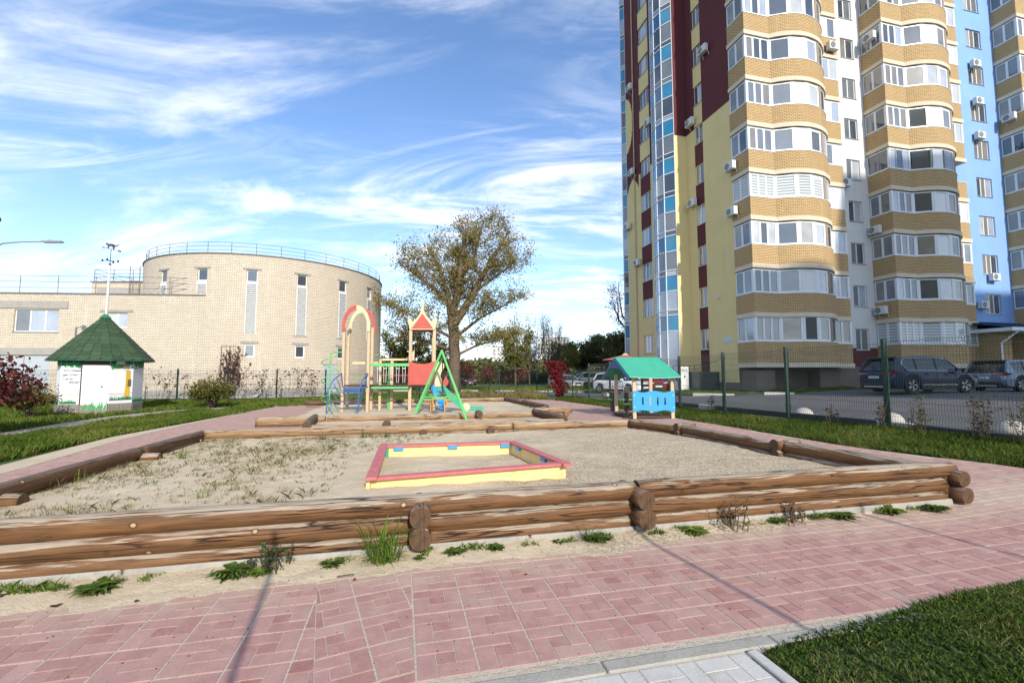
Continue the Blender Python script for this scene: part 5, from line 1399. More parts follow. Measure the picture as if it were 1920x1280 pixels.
sheet('apron_path', [(10.4, 27.2), (10.9, 26.9), (13.6, 30.2), (13.1, 30.6)], GRAVEL, -0.024)
# white half-dome bollards
BOL = paint('bollard_concrete', (0.43, 0.40, 0.34), 0.9, 0.12, 0.4, 6, 0.3)
for i, (x, y, lab) in enumerate(((9.15, 14.4, 'whitish half-dome concrete bollard left of the middle fence post, farthest of three'), (10.0, 12.1, 'whitish half-dome bollard partly hidden behind the nearest green fence post'), (10.6, 9.75, 'whitish half-dome bollard at the right edge behind the fence'), (6.2, 30.0, 'small pale half-dome bollard on the road edge behind the playhouse'))):
    m = MB(); m.lathe([(0.27, -0.05), (0.265, 0.04), (0.23, 0.13), (0.16, 0.20), (0.08, 0.235), (0.01, 0.245)], n=20)
    tag(m.build('bollard', BOL, loc=(x, y, H(x) - 0.02), smooth=True), lab, 'bollard', 'half-dome bollards on the car park')

# ================================================================== WIRE FENCES
WIRE = paint('fence_wire', (0.02, 0.045, 0.035), 0.5, 0.2)
def panel_mesh(w, h, sp, r_, folds, nm='wire_panel'):
    m = MB(); prof = []
    for f in folds: prof += [(f - 0.05, 0), (f, -0.045), (f + 0.05, 0)]
    zs = [(0.06, 0)] + prof + [(h, 0)]
    n = int(w / sp); n3 = 3
    def wire(pts):
        vs = []; fs = []
        for p in pts:
            for a in range(3): vs.append((p[0] + r_ * math.cos(a * 2.094), p[1] + r_ * math.sin(a * 2.094) * 0.7, p[2] + (r_ * math.sin(a * 2.094) if pts[0][2] == pts[-1][2] else 0)))
        for i in range(len(pts) - 1):
            for a in range(3): b = (a + 1) % 3; fs.append((i * 3 + a, i * 3 + b, (i + 1) * 3 + b, (i + 1) * 3 + a))
        m.mesh(vs, fs)
    for i in range(n + 1):
        x = -w / 2 + i * w / n; wire([(x, y, z) for z, y in zs])
    hz = [0.07]
    for f in folds: hz += [f - 0.05, f, f + 0.05]
    prev = sorted(set(hz + [h - 0.03])); add = []
    for a, b in zip(prev, prev[1:]):
        if b - a > 0.25: 
            k = round((b - a) / 0.2); add += [a + (b - a) * i / k for i in range(1, k)]
    for z in hz + add + [h - 0.03]:
        y = -0.045 if z in folds else 0
        vs = []
        for x in (-w / 2, w / 2):
            for a in range(3): vs.append((x, y + r_ * math.cos(a * 2.094), z + r_ * math.sin(a * 2.094)))
        m.mesh(vs, [(0, 1, 4, 3), (1, 2, 5, 4), (2, 0, 3, 5)])
    return m.data(nm, WIRE)
def fence(pts, h, label, r_=0.0036, sp=0.055, post=0.045, folds=(0.35, 0.9, 1.45, 1.9), zoff=0.0):
    t = thing('wire_fence', label, 'fence'); cache = {}
    pm = MB(); pm.bbox(-post, post, -post, post, -0.3, h + 0.06, 0.004); pme = pm.data('post', DGREEN)
    cm = MB(); cm.box(-post - .012, post + .012, -post - .012, post + .012, 0, 0.03)
    cme = cm.data('clamp', BLACK)
    for p in pts:
        o = link('post', pme, t, (p[0], p[1], H(p[0]) + zoff))
        for z in (0.4, 1.0, h - 0.15): link('clamp', cme, o, (0, 0, z))
    for a, b in zip(pts, pts[1:]):
        d = Vector((b[0] - a[0], b[1] - a[1], 0)); w = round(d.length - 0.06, 1)
        if w not in cache: cache[w] = panel_mesh(w, h, sp, r_, folds)
        c = ((a[0] + b[0]) / 2, (a[1] + b[1]) / 2); o = link('wire_panel', cache[w], t, (c[0], c[1], H(c[0]) + zoff), math.atan2(d.y, d.x)); o['kind'] = 'stuff'
    return t
FP = [(9.95, 5.4), (9.62, 8.15), (8.88, 10.85), (7.95, 13.2), (7.3, 15.75), (6.75, 18.4), (5.95, 20.9), (5.15, 24.0), (4.55, 27.0)]
fence(FP, 2.02, 'dark green welded wire fence between the grass strip and the car park', folds=(0.3, 0.85, 1.4, 1.85), zoff=0.03)
FQ = [(4.55, 27.0), (3.9, 29.3), (1.8, 32.9)]
fence(FQ, 1.75, 'short green wire fence run turning the corner beside the red creeper', 0.004, 0.07, 0.035, (0.3, 0.9, 1.45))
k = [(1.8, 32.9), (-0.9, 32.1), (-3.6, 31.2), (-6.3, 30.3), (-9.0, 29.3), (-11.55, 28.3), (-13.9, 27.0), (-16.3, 26.2), (-18.6, 25.4), (-21.2, 25.2), (-24.3, 25.0), (-27, 24.8), (-30, 24.6)]
fence(k, 1.72, 'green wire fence running behind the playground and in front of the brick building', 0.004, 0.07, 0.035, (0.3, 0.9, 1.45))

# ================================================================== PLAYGROUND
# --- swing frame
sw_ = thing('swing_frame', 'bright green A-frame swing seen end-on, in front of the slide', 'swing')
Ap = Vector((-2.13, 13.8, 2.17)); Bp = Vector((-2.44, 16.2, 2.12))
m = MB(); m.tube([Ap, Bp], 0.035, 8); m.build('top_beam', LGREEN, sw_)
for c, f in ((Ap, ((-3.03, 13.85), (-1.34, 13.7))), (Bp, ((-3.38, 16.25), (-1.62, 16.1)))):
    for i, q in enumerate(f):
        m = MB(); m.tube([c, (q[0], q[1], 0.05)], 0.036, 8); m.build('leg', LGREEN, sw_)
    for dz in (0.0, 0.055):
        a = c.lerp(Vector((*f[0], 0.05)), 0.66); b = c.lerp(Vector((*f[1], 0.05)), 0.66); m = MB(); m.tube([a + Vector((0, 0, -dz)), b + Vector((0, 0, -dz))], 0.016, 6); m.build('crossbar', LGREEN, sw_)
m = MB()
for k_ in (0.35, 0.6):
    p = Ap.lerp(Bp, k_); m.tube([p, p + Vector((0, 0, -1.35))], 0.01, 5)
m.build('chain', BLACK, sw_)
p = Ap.lerp(Bp, 0.475); m = MB(); m.bbox(p.x - 0.1, p.x + 0.1, p.y - 0.34, p.y + 0.34, 0.76, 0.80, 0.01); m.build('seat', DARKW, sw_)

# --- climbing frame
cf = thing('climbing_frame', 'wooden climbing frame with red-cream arch, bridge, onion-roofed tower and green slide', 'climbing frame')
PX0, PX1, PYF, PYB = -6.2, -5.28, 16.75, 17.9
def post(x, y, z1, w=0.05, mat=TANP, z0=0.0, nm='post'):
    m = MB(); m.bbox(x - w, x + w, y - w, y + w, z0, z1, 0.008); return m.build(nm, mat, cf)
for x, y, z in ((PX0, PYF, 3.2), (PX1, PYF, 3.2), (PX0 - 0.24, PYB, 3.3), (PX1 - 0.22, PYB, 3.3)): post(x, y, z)
def archp(y, z0, mL, mR, rout, rin, cx):
    for side_, mt in ((-1, mL), (1, mR)):
        n = 12; pts = []
        for i in range(n + 1):
            a = PI / 2 + side_ * -1 * (PI / 2) * i / n if False else (PI / 2 + (PI / 2) * i / n if side_ < 0 else PI / 2 - (PI / 2) * i / n)
            pts.append((cx + rout * math.cos(a), z0 + rout * 1.55 * math.sin(a)))
        pts.append((cx + side_ * rout, z0 - 0.16))
        pts.append((cx + side_ * rin, z0 - 0.16))
        for i in range(n, -1, -1):
            a = PI / 2 + (PI / 2) * i / n if side_ < 0 else PI / 2 - (PI / 2) * i / n
            pts.append((cx + rin * math.cos(a), z0 + (rin * 1.55) * math.sin(a)))
        m = MB()
        # build as quads
        k2 = len(pts) // 2
        for i in range(k2 - 1):
            q = [pts[i], pts[i + 1], pts[-2 - i], pts[-1 - i]]
            m.prism([Vector((a, y, b)) for a, b in q], (0, 0.03, 0))
        m.build('arch_board', mt, cf)
cx_ = (PX0 + PX1) / 2
archp(PYF - 0.09, 3.2, REDB, CREAMB, 0.52, 0.41, cx_); archp(PYB + 0.06, 3.25, CREAMB, REDB, 0.53, 0.42, cx_ - 0.2)
# platform, bridge
m = MB(); m.bbox(PX0 - 0.05, PX1 + 0.05, PYF, PYB, 1.0, 1.07, 0.01); m.build('platform', DARKW, cf)
m = MB(); m.box(PX0 + 0.1, PX1 - 0.1, PYF - 0.22, PYF - 0.02, 0.80, 0.98); m.build('step_board', BLUED, cf)
for i in range(9):
    x = PX1 + 0.1 + i * 0.155; m = MB(); m.bbox(x, x + 0.14, 17.0, 17.85, 1.02, 1.06, 0.006); m.build('plank', DARKW, cf)
for y in (16.98, 17.88):
    m = MB(); m.box(PX1 + 0.05, -3.85, y - 0.02, y + 0.02, 0.93, 1.0); m.build('green_beam', LGREEN, cf)
    m = MB(); m.tube([(PX1 + 0.05, y, 1.42), (-3.85, y, 1.42)], 0.014, 6); m.build('red_rail', REDB, cf)
m = MB(); m.box(PX1 + 0.05, -3.82, 16.9, 16.95, 1.76, 1.87); m.build('green_beam', LGREEN, cf)
for i in range(5):
    x = -4.95 + i * 0.235; m = MB()
    m.tube([(x - 0.06, 16.93, 1.76), (x - 0.05, 16.93, 1.6), (x - 0.035, 16.93, 1.15)], 0.008, 5); m.tube([(x + 0.06, 16.93, 1.76), (x + 0.05, 16.93, 1.6), (x + 0.035, 16.93, 1.15)], 0.008, 5); m.lathe([(0.03, -0.02), (0.045, 0), (0.03, 0.02)], (x, 16.93, 1.68), 8)
    m.build('hanging_ring', PANELW, cf)
m = MB(); m.box(PX1 + 0.15, -4.2, 17.93, 17.97, 2.0, 2.08); m.prism([Vector((-4.25, 17.93, 2.0)), Vector((-3.85, 17.93, 2.0)), Vector((-3.85, 17.93, 2.42))], (0, 0.04, 0)); m.build('cream_rail', CREAMB, cf)
m = MB(); m.box(PX0 - 0.1, PX1, 17.97, 18.0, 1.86, 1.95); m.build('yellow_rail', CREAMB, cf)
post(-4.72, 17.95, 2.05, 0.055); post(-4.86, 18.0, 1.8, 0.02, LGREEN); post(-5.05, 17.5, 2.05, 0.045)
m = MB(); m.tube([(-4.85, 18.0, 0.0), (-4.86, 17.98, 1.2)], 0.05, 8); m.build('green_leg', LGREEN, cf)
# green pole in the arch
m = MB(); m.tube([(-5.75, 18.3, 0), (-5.75, 18.3, 2.22), (-5.35, 18.3, 2.24)], 0.022, 6); m.build('fireman_pole', LGREEN, cf)
for z in (0.35, 0.9, 1.3):
    m = MB(); m.tube([(PX0, 18.05, z), (PX1, 18.05, z)], 0.014, 6); m.build('ladder_rung', CREAMB if z < 0.5 else LGREEN, cf)
# blue tube stair
st = MB()
for x, dx in ((PX0 - 0.06, -0.02), (PX1 - 0.1, 0.02)):
    st.tube([(x - 0.22 + (0.0 if dx < 0 else 0.22), 16.0, 0), (x - 0.20 + (0.0 if dx < 0 else 0.22), 16.05, 0.9), (x - 0.1 + (0 if dx < 0 else 0.16), 16.25, 1.25), (x + 0.06 + (0 if dx < 0 else 0.08), 16.6, 1.5)], 0.024, 7)
    st.tube([(x + 0.06, 16.6, 1.5), (x + 0.08, 16.65, 1.05), (x + 0.1, 16.7, 0.98)], 0.022, 7)
st.build('stair_rail', BLUED, cf)
for i in range(4):
    z = 0.28 + i * 0.2; y = 16.08 + i * 0.15; m = MB()
    m.tube([(PX0 - 0.24 + 0.04 * i, y - 0.05, z + 0.42), (PX0 + 0.02, y, z + 0.05), (PX0 + 0.08, y, z), (PX1 - 0.16, y, z), (PX1 - 0.1, y, z + 0.05), (PX1 - 0.02, y - 0.05, z + 0.35)], 0.017, 6); m.build('stair_rung', BLUED, cf)
m = MB(); m.tube([(PX0 - 0.22, 16.0, 0.32), (PX0 + 0.02, 15.95, 0.02)], 0.018, 6); m.tube([(PX1 - 0.1, 16.0, 0.3), (PX1 - 0.22, 15.95, 0.02)], 0.018, 6); m.build('stair_brace', BLUED, cf)
# spiral
m = MB(); sx_, sy_ = -6.78, 17.0; pts = []
for i in range(64):
    a = i / 63; an = -1.2 + a * 2 * PI * 3.15; rr = 0.30 * (1.0 - 0.0 * a); pts.append((sx_ + rr * math.cos(an), sy_ + rr * math.sin(an), 0.06 + a * 2.1))
m.tube(pts, 0.016, 6); m.build('spiral', LGREEN, cf)
m = MB(); m.tube([(sx_, sy_, 0), (sx_, sy_, 2.24), (sx_ + 0.1, sy_, 2.28), (PX0, PYF + 0.1, 2.28)], 0.024, 7); m.build('spiral_pole', LGREEN, cf)
# tower with ogee roof
TX0, TX1, TYF, TYB = -3.88, -2.97, 17.4, 18.3
for x, y in ((TX0, TYF), (TX1, TYF), (TX0 - 0.2, TYB), (TX1 - 0.2, TYB)): post(x, y, 3.2, 0.055)
tc_ = (TX0 + TX1) / 2
def gable(y, dy):
    A = []
    pr = [(0.0, 4.32), (0.035, 4.28), (0.05, 4.2), (0.03, 4.12), (0.045, 3.92), (0.12, 3.74), (0.22, 3.60), (0.34, 3.50), (0.44, 3.44), (0.52, 3.36), (0.48, 3.16)]
    L_ = [(-a, b) for a, b in pr]; 
    m = MB()
    for (a, b), (c, d) in zip(pr, pr[1:]):
        m.prism([Vector((tc_ - a, y, b)), Vector((tc_ + a + 1e-4, y, b)), Vector((tc_ + c, y, d)), Vector((tc_ - c, y, d))], (0, dy, 0))
    for s9 in (-1, 1): m.prism([Vector((tc_ + s9 * a, y - 0.003, b)) for a, b in ((0.38, 3.44), (0.45, 3.60), (0.54, 3.62), (0.57, 3.50), (0.52, 3.33))], (0, dy + 0.006, 0))
    m.build('gable_board', CREAMB, cf)
    m = MB(); m.prism([Vector((tc_ - 0.42, y - 0.012, 3.2)), Vector((tc_ + 0.42, y - 0.012, 3.2)), Vector((tc_, y - 0.012, 3.78))], (0, 0.01, 0)); m.build('gable_triangle', REDB, cf)
gable(TYF - 0.1, 0.03); tc_ -= 0.2; gable(TYB + 0.08, 0.03); tc_ += 0.2
for sg in (-1, 1):
    m = MB(); m.prism([Vector((tc_, TYF - 0.06, 3.80)), Vector((tc_ + sg * 0.46, TYF - 0.06, 3.2)), Vector((tc_ - 0.2 + sg * 0.46, TYB + 0.07, 3.2)), Vector((tc_ - 0.2, TYB + 0.07, 3.80))], (0, 0, 0.03)); m.build('roof_board', REDB, cf)
m = MB(); pts = [(TX0 - 0.06, 1.06), (TX1 + 0.06, 1.06), (TX1 + 0.06, 1.93), (TX1 - 0.0, 1.97), (TX1 - 0.14, 1.90), (tc_ + 0.14, 1.86), (tc_ - 0.14, 1.86), (TX0 + 0.14, 1.90), (TX0 + 0.0, 1.97), (TX0 - 0.06, 1.93)]
m.prism([Vector((a, TYF - 0.09, b)) for a, b in pts], (0, 0.03, 0)); m.build('front_board', REDB, cf)
m = MB(); m.bbox(TX0, TX1, TYF, TYB, 0.98, 1.05, 0.01); m.build('platform', DARKW, cf)
for z in (0.25, 0.55, 0.8):
    m = MB(); m.tube([(TX0 + 0.15, TYB + 0.1, z), (TX0 + 0.6, TYB + 0.1, z)], 0.012, 5); m.build('ladder_rung', BLACK, cf)
m = MB()
for x in (TX0 + 0.15, TX0 + 0.6): m.tube([(x, TYB + 0.1, 0), (x, TYB + 0.1, 1.0)], 0.014, 5)
m.build('ladder_rail', BLACK, cf)
# slide
def slide(pts, w, y, mat, nm):
    m = MB()
    for (a, b), (c, d) in zip(pts, pts[1:]):
        m.prism([Vector((a, y, b)), Vector((c, y, d)), Vector((c, y + w, d)), Vector((a, y + w, b))], (0, 0, 0.02))
    return m.build(nm, mat, cf)
def cheek(pts, h, y, mat, nm):
    m = MB()
    for (a, b), (c, d) in zip(pts, pts[1:]): m.prism([Vector((a, y, b - 0.05)), Vector((c, y, d - 0.05)), Vector((c, y, d + h)), Vector((a, y, b + h))], (0, 0.03, 0))
    return m.build(nm, mat, cf)
SP = [(TX1 + 0.05, 0.98), (-2.72, 0.90), (-2.1, 0.34), (-1.78, 0.10)]
SP2 = [(-1.78, 0.10), (-1.5, 0.09), (-1.1, 0.08)]
slide(SP, 0.45, 17.3, GALV, 'slide_bed'); slide(SP2, 0.45, 17.3, GALV, 'slide_bed')
cheek(SP, 0.27, 17.27, TEAL, 'slide_side'); cheek(SP2, 0.15, 17.27, TEAL, 'slide_side'); cheek(SP + SP2[1:], 0.13, 17.76, TEAL, 'slide_side')
m = MB(); pts = [(TX1 + 0.05, 1.0), (TX1 + 0.28, 1.0), (TX1 + 0.36, 1.12), (TX1 + 0.26, 1.4), (TX1 + 0.30, 1.55), (TX1 + 0.40, 1.7), (TX1 + 0.40, 1.85), (TX1 + 0.28, 1.93), (TX1 + 0.12, 1.93), (TX1 + 0.05, 1.85)]
m.prism([Vector((a, 17.24, b)) for a, b in pts], (0, 0.025, 0)); m.build('slide_panel', CREAMB, cf)
m = MB(); m.prism([Vector((a + 0.14, 17.8, b)) for a, b in pts[:6]], (0, 0.025, 0)); m.build('slide_panel', REDB, cf)
m = MB(); m.lathe([(0.15, 0), (0.15, 0.03)], (0, 0, 0), 14, 0, Matrix.Translation((-1.72, 17.25, 0.24)) @ Matrix.Rotation(R(90), 4, 'X')); m.build('slide_disc', CREAMB, cf)
bs = thing('crawl_bench', 'orange tube frame with a blue slanting board under the green slide', 'play element', (-2.6, 16.9, 0.08))
for y in (-0.2, 0.25):
    m = MB(); m.tube([(-0.36, y, 0), (-0.36, y, 0.44), (-0.3, y, 0.5), (0.1, y, 0.5), (0.15, y, 0.44), (0.15, y, 0)], 0.02, 6); m.build('hoop', ORANGEM, bs)
m = MB(); m.prism([Vector(q) for q in ((-0.42, 0.1, 0.9), (-0.36, 0.1, 0.98), (0.12, 0.1, 0.32), (0.05, 0.1, 0.08), (-0.06, 0.1, 0.1))], (0, 0.35, 0)); m.build('blue_board', BLUEB, bs)
m = MB(); m.bbox(-0.4, 0.4, -0.3, 0.3, -0.02, 0.03, 0.01); m.build('mat', BLUED, bs)

# --- toy house
th = thing('playhouse', 'small toy house with a green board roof, blue gable and blue slotted front panel', 'playhouse', (4.0, 15.0, 0.0), R(-1.0))
hw2, hd = 1.24, 1.55
def hp(x, y): return (x - 0.26 * y / hd * 1.0, y)
for x, y in ((0, 0), (hw2, 0), (0, hd), (hw2, hd)):
    a, b = hp(x, y); m = MB(); m.bbox(a - 0.055, a + 0.055, b - 0.055, b + 0.055, 0.02, 1.46, 0.006); m.build('post', CREAMB if False else TANP, th)
def board3(p, q, r_, s, th_, mat, nm):
    n = (q - p).cross(s - p).normalized() * th_; m = MB(); m.prism([p, q, r_, s], n); return m.build(nm, mat, th)
e0 = Vector((-0.2, -0.28, 1.36)); e1 = Vector((hw2 + 0.22, -0.28, 1.36)); r0 = Vector((-0.45 + 0.0, hd / 2, 2.03)); r1 = Vector((hw2 - 0.18, hd / 2, 2.03)); f0 = Vector((-0.62, hd + 0.28, 1.36)); f1 = Vector((hw2 - 0.1, hd + 0.28, 1.36))
nseg = 6
m = MB()
for i in range(nseg):
    a, b = i / nseg, (i + 1) / nseg
    sag = lambda k: Vector((0, 0, -0.035 * math.sin(PI * k)))
    m.prism([e0.lerp(e1, a) + sag(a), e0.lerp(e1, b) + sag(b), r0.lerp(r1, b), r0.lerp(r1, a)], (0, 0.008, 0.022))
m.build('roof_board', TEAL, th); board3(f0, f1, r1 + Vector((0, 0.01, 0)), r0 + Vector((0, 0.01, 0)), 0.02, TEAL, 'roof_board')
# gables with an arched cut-out, one at each end
for dx in (0.0, hw2 + 0.36):
    out_ = [(-0.27, 1.30), (-0.18, 1.24), (-0.02, 1.42), (0.14, 1.55), (0.36, 1.64), (hd / 2, 1.68), (hd - 0.36, 1.64), (hd - 0.14, 1.55), (hd + 0.02, 1.42), (hd + 0.18, 1.24), (hd + 0.27, 1.30)]
    inn = [(y_, 1.35 + 0.675 * (1 - abs(y_ - hd / 2) / (hd / 2 + 0.28))) for y_ in (-0.27, -0.18, 0.0, 0.14, 0.36, hd / 2, hd - 0.36, hd - 0.14, hd, hd + 0.18, hd + 0.27)]
    m = MB()
    for (a, b), (c, d) in zip(zip(out_, out_[1:]), zip(inn, inn[1:])):
        q = [a, b, d, c]; m.prism([Vector((dx - 0.23 - 0.22 * (y + 0.28), y, z)) for y, z in q], (-0.02, 0, 0))
    m.build('gable_board', BLUED, th)
fp = MB(); n = 12; z0, z1 = 0.27, 0.90; X0, X1 = -0.06, hw2 + 0.06
slots = [(X0 + (X1 - X0) * k_, 0.05) for k_ in (0.235, 0.415, 0.59, 0.765)]
xs = sorted(set([X0 + (X1 - X0) * i / 16 for i in range(17)] + [c - 0.026 for c, _ in slots] + [c + 0.026 for c, _ in slots]))
wav = lambda x: 0.028 * math.cos((x - X0) / (X1 - X0) * 4 * PI)
for a, b in zip(xs, xs[1:]):
    mid = (a + b) / 2; zz_ = [(z0 - wav(a), z1 + wav(a)), (z0 - wav(b), z1 + wav(b))]
    hole = any(c - 0.026 <= mid <= c + 0.026 for c, _ in slots)
    segs = [(0, 0.30), (0.72, 1)] if hole else [(0, 1)]
    for u0, u1 in segs:
        fp.prism([Vector((a, -0.085, zz_[0][0] + (zz_[0][1] - zz_[0][0]) * u0)), Vector((b, -0.085, zz_[1][0] + (zz_[1][1] - zz_[1][0]) * u0)), Vector((b, -0.085, zz_[1][0] + (zz_[1][1] - zz_[1][0]) * u1)), Vector((a, -0.085, zz_[0][0] + (zz_[0][1] - zz_[0][0]) * u1))], (0, 0.025, 0))
fpo = fp.build('front_panel', BLUEB, th)
m = MB()
for x in (X0 + 0.05, X1 - 0.05):
    for z in (z0 + 0.12, z1 - 0.12): m.lathe([(0.018, 0), (0.018, 0.01)], (0, 0, 0), 8, 0, Matrix.Translation((x, -0.085, z)) @ Matrix.Rotation(R(90), 4, 'X'))
m.build('bolt', PANELW, fpo)
m = MB()
for x in (0.15, 0.55, 0.95): m.lathe([(0.018, 0), (0.018, 0.01)], (0, 0, 0), 8, 0, Matrix.Translation((x - 0.2, 0.02 + 0.2, 1.62)) @ Matrix.Rotation(R(35), 4, 'X'))
m.build('bolt', PANELW, th)
for i in range(8):
    y = 0.02 + i * 0.2; m = MB(); m.bbox(-0.16 - 0.26 * y / hd, hw2 + 0.1 - 0.26 * y / hd, y, y + 0.185, 0.04, 0.09, 0.008); m.build('floor_plank', DARKW, th)
for y in (0.08, hd - 0.1): m = MB(); m.box(-0.35, hw2 + 0.05, y, y + 0.1, -0.05, 0.04); m.build('bearer', DARKW, th)
m = MB(); m.box(0.05, 0.3, 0.6, 0.95, 0.42, 0.45); m.box(-0.15, 0.1, 0.6, 0.95, 0.42, 0.45); m.build('bench_seat', LGREEN, th)
m = MB(); m.box(-0.1, 0.0, 0.7, 0.78, 0.09, 0.42); m.box(0.22, 0.28, 0.7, 0.78, 0.09, 0.42); m.build('bench_leg', DARKW, th)
for x in (0.42, 0.95): m = MB(); m.tube([(x, 0.3, 0.09), (x, 0.3, 0.3)], 0.012, 5); m.build('green_peg', LGREEN, th)

# --- dark seesaw-like bench behind the playhouse and the red canopy
pb_ = thing('spring_bench', 'dark wooden bench with green slats standing behind the playhouse posts', 'bench', (4.0, 18.2, 0.0))
for x in (0.0, 0.55): m = MB(); m.box(x - 0.04, x + 0.04, -0.25, 0.25, 0, 0.75); m.build('leg', DARKW, pb_)
for z, d in ((0.45, 0.22), (0.75, 0.06), (0.95, 0.06)): m = MB(); m.bbox(-0.15, 0.75, -d, d, z, z + 0.035, 0.006); m.build('slat', DARKW if z > .5 else LGREEN, pb_)
rc = thing('red_canopy', 'low red peaked canopy on green poles behind the playhouse roof', 'canopy', (9.7, 39.0, H(9.7)))
m = MB(); m.lathe([(2.0, 2.45), (1.95, 2.5), (0.9, 2.72), (0.25, 2.9), (0.05, 2.95)], n=10); m.build('canopy_cover', REDB, rc)
m = MB(); m.lathe([(0.3, 2.86), (0.22, 2.98), (0.05, 3.06)], n=10); m.build('canopy_cap', CREAMB, rc)
for a in (30, 150, 270): m = MB(); m.tube([(1.7 * math.cos(R(a)), 1.7 * math.sin(R(a)), 0), (1.7 * math.cos(R(a)), 1.7 * math.sin(R(a)), 2.5)], 0.04, 6); m.build('pole', DGREEN, rc)
# --- switch box
eb = thing('electric_cabinet', 'white electric cabinet with dark lettering beside the glazed bay', 'electric cabinet', facade(-2.05, 3.2, 0.0), TH)
m = MB(); m.bbox(-0.42, 0.42, -0.25, 0.25, 0.45, 2.0, 0.02); m.build('cabinet', PANELW, eb)
m = MB(); m.bbox(-0.55, 0.55, -0.35, 0.35, -0.1, 0.45, 0.02); m.build('cabinet_base', CONC, eb)
m = MB(); m.prism([Vector((0.0, -0.256, 1.25)), Vector((0.16, -0.256, 1.25)), Vector((0.08, -0.256, 1.45))], (0, 0.004, 0)); m.prism([Vector((-0.3, -0.256, 1.78)), Vector((0.3, -0.256, 1.78)), Vector((0.3, -0.256, 1.83)), Vector((-0.3, -0.256, 1.83))], (0, 0.004, 0)); m.prism([Vector((-0.2, -0.256, 1.66)), Vector((0.25, -0.256, 1.66)), Vector((0.25, -0.256, 1.70)), Vector((-0.2, -0.256, 1.70))], (0, 0.004, 0)); m.build('notice', BLACK, eb)

# ================================================================== CARS
def carpaint(name, col, metal=0.3):
    m, t, b = newmat(name); b.inputs['Base Color'].default_value = (*col, 1); setv(b, Roughness=0.35, Metallic=metal); b.inputs['Coat Weight'].default_value = 0.2; b.inputs['Specular IOR Level'].default_value = 0.35; b.inputs['Coat Roughness'].default_value = 0.06
    n = noise_n(t, posn(t), 3, 5); c = mixc(t, mrange(t, n, 0.4, 0.8, 0, 0.06), (*col,), (0.2, 0.18, 0.15)); t.links.new(c, b.inputs['Base Color']); return m
CGL = glassm('car_glass', (0.010, 0.012, 0.014), 0.03); CGL.node_tree.nodes['Principled BSDF'].inputs['IOR'].default_value = 1.42
TAIL, _t, _b = newmat('tail_light'); _b.inputs['Base Color'].default_value = (0.25, 0.01, 0.01, 1); setv(_b, Roughness=0.1)
HEADL, _t, _b = newmat('head_light'); _b.inputs['Base Color'].default_value = (0.55, 0.57, 0.6, 1); setv(_b, Roughness=0.08, Metallic=0.4)
CHR, _t, _b = newmat('chrome'); _b.inputs['Base Color'].default_value = (0.75, 0.76, 0.78, 1); setv(_b, Roughness=0.12, Metallic=1.0)
PLATE = paint('plate_white', (0.7, 0.7, 0.68), 0.5, 0.04); PTR = paint('black_plastic', (0.02, 0.021, 0.022), 0.6, 0.2)
def loft(mb, rings, m=0, closed=False):
    n = len(rings[0]); vs = [p for r_ in rings for p in r_]; fs = []
    for i in range(len(rings) - 1):
        for k in range(n - (0 if closed else 1)):
            j = (k + 1) % n; fs.append((i * n + k, i * n + j, (i + 1) * n + j, (i + 1) * n + k))
    mb.mesh(vs, fs, m)
def interp(tab, x):
    for (a, b), (c, d) in zip(tab, tab[1:]):
        if a <= x <= c: k = (x - a) / (c - a) if c > a else 0; k = k * k * (3 - 2 * k) * 0.35 + k * 0.65; return b + (d - b) * k
    return tab[0][1] if x < tab[0][0] else tab[-1][1]
